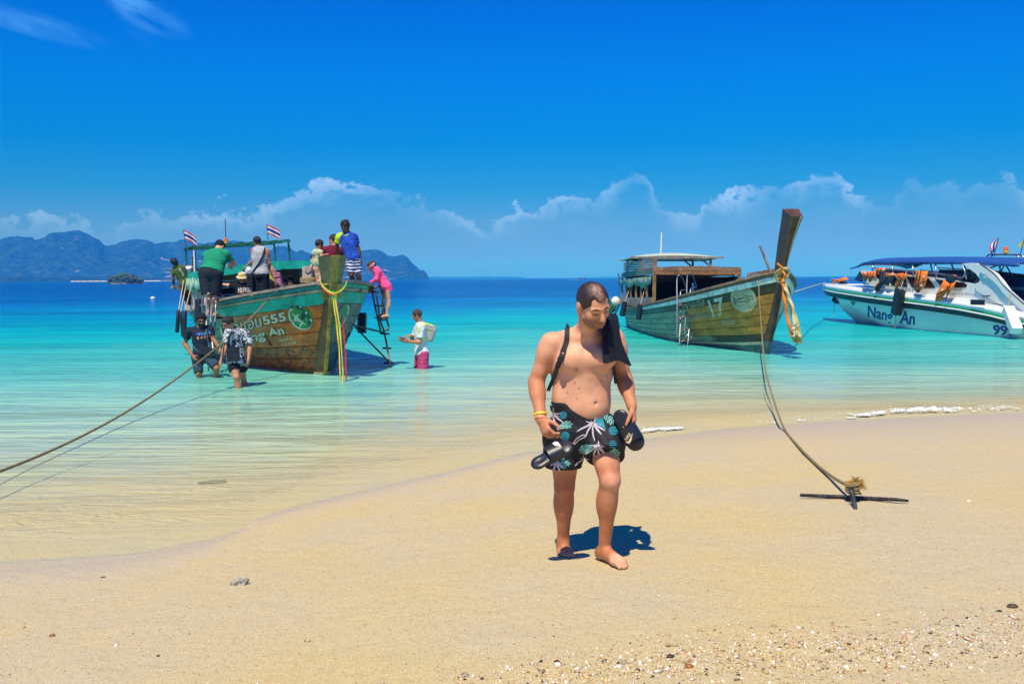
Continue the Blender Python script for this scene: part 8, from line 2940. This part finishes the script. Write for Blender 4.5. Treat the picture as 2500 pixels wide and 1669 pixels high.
# shell and coral crumbs washed up in a band, and thinly over the rest of the sand
pal = [((0.66, 0.60, 0.48), 30), ((0.74, 0.72, 0.68), 20), ((0.50, 0.37, 0.18), 40), ((0.14, 0.11, 0.09), 9), ((0.03, 0.03, 0.035), 7), ((0.45, 0.20, 0.09), 7), ((0.55, 0.30, 0.24), 5), ((0.34, 0.28, 0.15), 12)]
cols = np.array([c for c, _ in pal])
wts = np.array([w for _, w in pal], float)
wts /= wts.sum()
rs = np.random.default_rng(5)
pts, siz = [], []


def band(px_):
    return np.interp(px_, [1050, 1300, 1500, 1700, 1900, 2150, 2350, 2500], [1668, 1640, 1610, 1598, 1578, 1575, 1545, 1525])


n_ = 0
while n_ < 5200:
    px_ = rs.uniform(1050, 2640)
    b_ = band(px_)
    py_ = b_ + rs.normal(0, 1) * (24 + 0.012 * (px_ - 1050)) + 14
    if rs.random() > min(1, 0.15 + (px_ - 1050) / 700) or py_ > 1695:
        continue
    pts.append((px_, py_))
    siz.append(rs.gamma(2.0, 1.0) * 0.0017 + 0.0014)
    n_ += 1
for _ in range(1500):
    pts.append((rs.uniform(-200, 2700), 1300 + 400 * rs.beta(1.7, 1.1)))
    siz.append(rs.gamma(1.6, 1.0) * 0.0011 + 0.0010)
base = np.array([(0, 0, 1), (0.87, 0, -0.4), (-0.43, 0.75, -0.4), (-0.43, -0.75, -0.4), (0.2, 0.5, 0.6), (-0.5, -0.2, 0.5)])
bf = [(0, 1, 4), (0, 4, 5), (0, 5, 3), (0, 3, 1), (4, 2, 5), (5, 2, 3), (4, 1, 2), (1, 3, 2)]
VV, FF, CC = [], [], []
gx = [G(a, b_, 0.22) for a, b_ in pts]
gx = np.array([(p.x, p.y) for p in gx])
gzz = zground(gx[:, 0], gx[:, 1])
for it in range(3):
    gx = np.array([(lambda p: (p.x, p.y))(G(a, b_, z)) for (a, b_), z in zip(pts, gzz)])
    gzz = zground(gx[:, 0], gx[:, 1])
ok_ = (gx[:, 1] - yshore(gx[:, 0])) < -0.2
ci = rs.choice(len(cols), len(pts), p=wts)
for i in range(len(pts)):
    if not ok_[i]:
        continue
    s_ = siz[i]
    sc = np.array([s_ * rs.uniform(0.8, 2.2), s_ * rs.uniform(0.6, 1.3), s_ * rs.uniform(0.3, 0.9)])
    th = rs.uniform(0, 6.28)
    v = base * sc * rs.uniform(0.75, 1.25, (6, 1))
    v = np.stack([v[:, 0] * math.cos(th) - v[:, 1] * math.sin(th), v[:, 0] * math.sin(th) + v[:, 1] * math.cos(th), v[:, 2]], 1)
    k = len(VV) * 6
    VV.append(v + np.array([gx[i, 0], gx[i, 1], gzz[i] + s_ * 0.2]))
    FF += [tuple(a + k for a in f_) for f_ in bf]
    CC.append(np.repeat(cols[ci[i]][None] * rs.uniform(0.75, 1.2), 6, 0))
m, nn, b = principled('shell_crumbs')
nn.t.links.new(nn('ShaderNodeAttribute', attribute_name='chip').outputs['Color'], b.inputs['Base Color'])
b.inputs['Roughness'].default_value = 0.7
o = mk('shell_debris', np.concatenate(VV), np.array(FF), m, None, False, attrs={'chip': np.clip(np.concatenate(CC), 0, 1)})
setp(o, kind='stuff')

# foam where the little breaker runs up the sand: a lacy film with holes, and loose bubbles
m = mat('foam_white', (0.70, 0.77, 0.82), 0.4, 0.15, 30.0)
VV, FF = [], []
for a, b_, wd in ((-0.2, 2.25, 0.16), (3.1, 4.4, 0.10), (4.35, 7.4, 0.34), (8.0, 10.6, 0.34)):
    cs = 0.016
    nx_, ny_ = int((b_ - a) / cs), 46
    xx = a + cs * np.arange(nx_ + 1)
    vv = np.linspace(-1, 1, ny_ + 1)
    Xg, Vg = np.meshgrid(xx, vv, indexing='ij')
    env = np.sin(np.pi * np.clip((Xg - a) / (b_ - a), 0, 1)) ** 0.6
    Yg = yshore(Xg) + 0.42 + 0.22 * np.sin(Xg * 1.3) + 0.12 * fbm(Xg * 1.6, Xg * 0 + 2, 44, 3) + Vg * wd
    crest = np.exp(-((Vg + 0.1) / 0.5) ** 2)
    dens = fbm(Xg * 12, Yg * 20, 41, 4) * 1.25 + fbm(Xg * 2.2, Yg * 4, 42, 3) * 0.9 + 0.38 * crest * env - 0.34 + (0.06 if wd > 0.3 else -0.02)
    Zg = np.maximum(zground(Xg, Yg), -0.01) + 0.018 + 0.05 * crest * env * np.clip(dens * 2, 0, 1) + 0.012 * fbm(Xg * 40, Yg * 40, 43, 2)
    keep = (dens[:-1, :-1] > 0) & (dens[1:, 1:] > 0)
    q_ = np.arange((nx_ + 1) * (ny_ + 1)).reshape(nx_ + 1, ny_ + 1)
    k = sum(len(v) for v in VV)
    fq = np.stack([q_[:-1, :-1][keep], q_[1:, :-1][keep], q_[1:, 1:][keep], q_[:-1, 1:][keep]], -1) + k
    VV.append(np.stack([Xg, Yg, Zg], -1).reshape(-1, 3))
    FF.append(fq)
o = mk('sea_foam', np.concatenate(VV), np.concatenate(FF), m, None, True)
setp(o, kind='stuff')
ico = bmesh.new()
bmesh.ops.create_icosphere(ico, subdivisions=1, radius=1.0)
iv = np.array([v.co[:] for v in ico.verts])
if_ = [tuple(v.index for v in f_.verts) for f_ in ico.faces]
ico.free()
VV, FF = [], []
for a, b_, cnt in ((0.7, 2.2, 120), (3.1, 7.4, 420), (8.0, 10.6, 260)):
    for _ in range(cnt):
        x = rs.uniform(a, b_)
        y = float(yshore(x)) + 0.42 + 0.22 * math.sin(x * 1.3) + rs.normal(0, 1) * 0.13
        s_ = rs.uniform(0.002, 0.006)
        k = len(VV) * len(iv)
        VV.append(iv * s_ + np.array([x, y, max(0.0, zg(x, y)) + 0.03 + abs(rs.normal(0, 1)) * 0.03]))
        FF += [tuple(q + k for q in f_) for f_ in if_]
o = mk('foam_bubbles', np.concatenate(VV), np.array(FF), m, None, True)
setp(o, kind='stuff')

# mooring buoy
bo = G(373, 729)
o = MB().lathe([(0.02, -0.12), (0.16, -0.06), (0.20, 0.02), (0.16, 0.10), (0.05, 0.14), (0.02, 0.15)], bo + Vector((0, 0, 0.02)), 16).go('mooring_buoy', mat('buoy_white', (0.74, 0.74, 0.70), 0.4, 0.1), None, True)
s_ = bo.y / F * 6 / 0.20
o.data.transform(Matrix.Translation(bo) @ Matrix.Scale(s_, 4) @ Matrix.Translation(-bo))
setp(o, 'white buoy floating on the deep blue water left of the green boat', 'buoy')


# far boats
def far_boat(label, px_, py_, wpx, m, flip=1, extra=True):
    c = G(px_, py_)
    s_ = c.y / F * wpx
    root = thing('longtail_boat', label, 'boat', c)
    n_ = 14
    V, Fc = [], []
    for i in range(n_ + 1):
        t = i / n_
        x = (t - 0.5) * s_ * flip
        up_ = 0.10 + 0.06 * (1 - t) ** 3 + 0.28 * max(0, t - 0.68) ** 2 * 9
        w = 0.11 * math.sin(math.pi * min(1, 0.12 + 0.88 * t)) ** 0.6
        for dx, dy, dz in ((0, -w, up_), (0, -w * 0.5, -0.03), (0, w * 0.5, -0.03), (0, w, up_)):
            V.append(c + Vector((x, dy * s_, dz * s_)))
    for i in range(n_):
        for j in range(3):
            Fc.append((i * 4 + j, i * 4 + j + 1, i * 4 + 5 + j, i * 4 + 4 + j))
        Fc.append((i * 4 + 3, i * 4, i * 4 + 4, i * 4 + 7))
    mk('hull', V, Fc, m, root)
    MB().bar(c + Vector((0.47 * s_ * flip, 0, 0.30 * s_)), c + Vector((0.56 * s_ * flip, 0, 0.55 * s_)), 0.05 * s_, 0.06 * s_).go('prow_post', m, root)
    if extra:
        mb = MB()
        mb.tube([c + Vector((-0.36 * s_ * flip, 0, 0.1 * s_)), c + Vector((-0.35 * s_ * flip, 0, 0.24 * s_)), c + Vector((-0.34 * s_ * flip, 0, 0.36 * s_))], [0.05 * s_, 0.055 * s_, 0.03 * s_], 8)
        mb.go('helmsman', DARKP, root)
    return root


DB = mat('far_boat_dark', (0.03, 0.022, 0.02), 0.6, 0.3, 2.0)
far_boat('small dark longtail boat speeding along the horizon with a white wake', 1422, 682, 17, DB)
wk0, wk1 = G(1412, 683), G(1372, 683)
o = MB().strip([wk1 + Vector((0, -2.5, 0.06)), wk0.lerp(wk1, 0.5) + Vector((0, -2.0, 0.10)), wk0 + Vector((5, -1.5, 0.15))], [wk1 + Vector((0, 2.5, 0.06)), wk0.lerp(wk1, 0.5) + Vector((0, 2.0, 0.12)), wk0 + Vector((5, 1.5, 0.2))]).go('boat_wake', m, None)
setp(o, kind='stuff')
far_boat('dark boat with raised prow showing behind the stern of the number 17 boat', 1532, 690, 42, DB, -1, False)
far_boat('tiny white boat far out near the low headland', 1207, 680, 6, mat('far_boat_white', (0.7, 0.7, 0.7), 0.5), 1, False)

# green islet off the karst coast
DI = 520.0
KI = DI / 1250
isl = thing('rock_islet', 'small rocky islet covered with green trees in front of the far hills', 'island', P(307, 684, DI))
bz = P(307, 686, DI)
wI = 44 * DI / F
V, Fc = [], []
nu_, nv_ = 48, 10
for j in range(nv_ + 1):
    t = j / nv_
    for i in range(nu_):
        a = 2 * math.pi * i / nu_
        r_ = (1 - 0.28 * t ** 2) * (1 + 0.10 * math.sin(a * 3 + 1) + 0.05 * math.sin(a * 9 + 6 * t)) * (0.93 if j == 0 else 1) * (0.0 if j == nv_ else 1)
        V.append(Vector((bz.x + wI * r_ * math.cos(a), DI + wI * 0.6 * r_ * math.sin(a), -0.3 + 4.0 * t * DI / 1250)))
for j in range(nv_):
    for i in range(nu_):
        i2 = (i + 1) % nu_
        Fc.append((j * nu_ + i, j * nu_ + i2, (j + 1) * nu_ + i2, (j + 1) * nu_ + i))
mk('rock', V, Fc, mat('islet_rock', (0.10, 0.11, 0.09), 0.9, 0.5, 1.4, bump=1.0, bscale=3.0), isl)
TREEM = mat('islet_leaves', (0.038, 0.085, 0.022), 0.9, 0.6, 1.1, c2=(0.10, 0.14, 0.03), c2th=(0.55, 0.7))
VV, FF = [], []
for i in range(2200):
    a, r_ = rs.uniform(0, 2 * math.pi), math.sqrt(rs.random()) * 1.0
    x, y = r_ * math.cos(a), r_ * math.sin(a)
    hmax = np.interp(x, [-1.0, -0.92, -0.7, -0.5, -0.32, -0.1, 0.15, 0.4, 0.7, 0.92, 1.0], [3.5, 8.0, 11.0, 10.5, 13.0, 14.0, 12.5, 11.0, 8.5, 5.5, 3.0]) * (1 - 0.35 * abs(y) ** 2)
    z = hmax * KI * (0.12 + 0.88 * rs.random() ** 0.7)
    s_ = rs.uniform(0.45, 1.35) * KI
    k = len(VV) * len(iv)
    VV.append((iv * (1 + 0.35 * rs.uniform(-1, 1, (len(iv), 1)))) * np.array([s_ * 1.2, s_, s_ * 0.8]) + np.array([bz.x + x * wI * 0.97, DI + y * wI * 0.58, z]))
    FF += [tuple(q + k for q in f_) for f_ in if_]
o = mk('tree_canopy', np.concatenate(VV), np.array(FF), TREEM, isl)
o['kind'] = 'stuff'
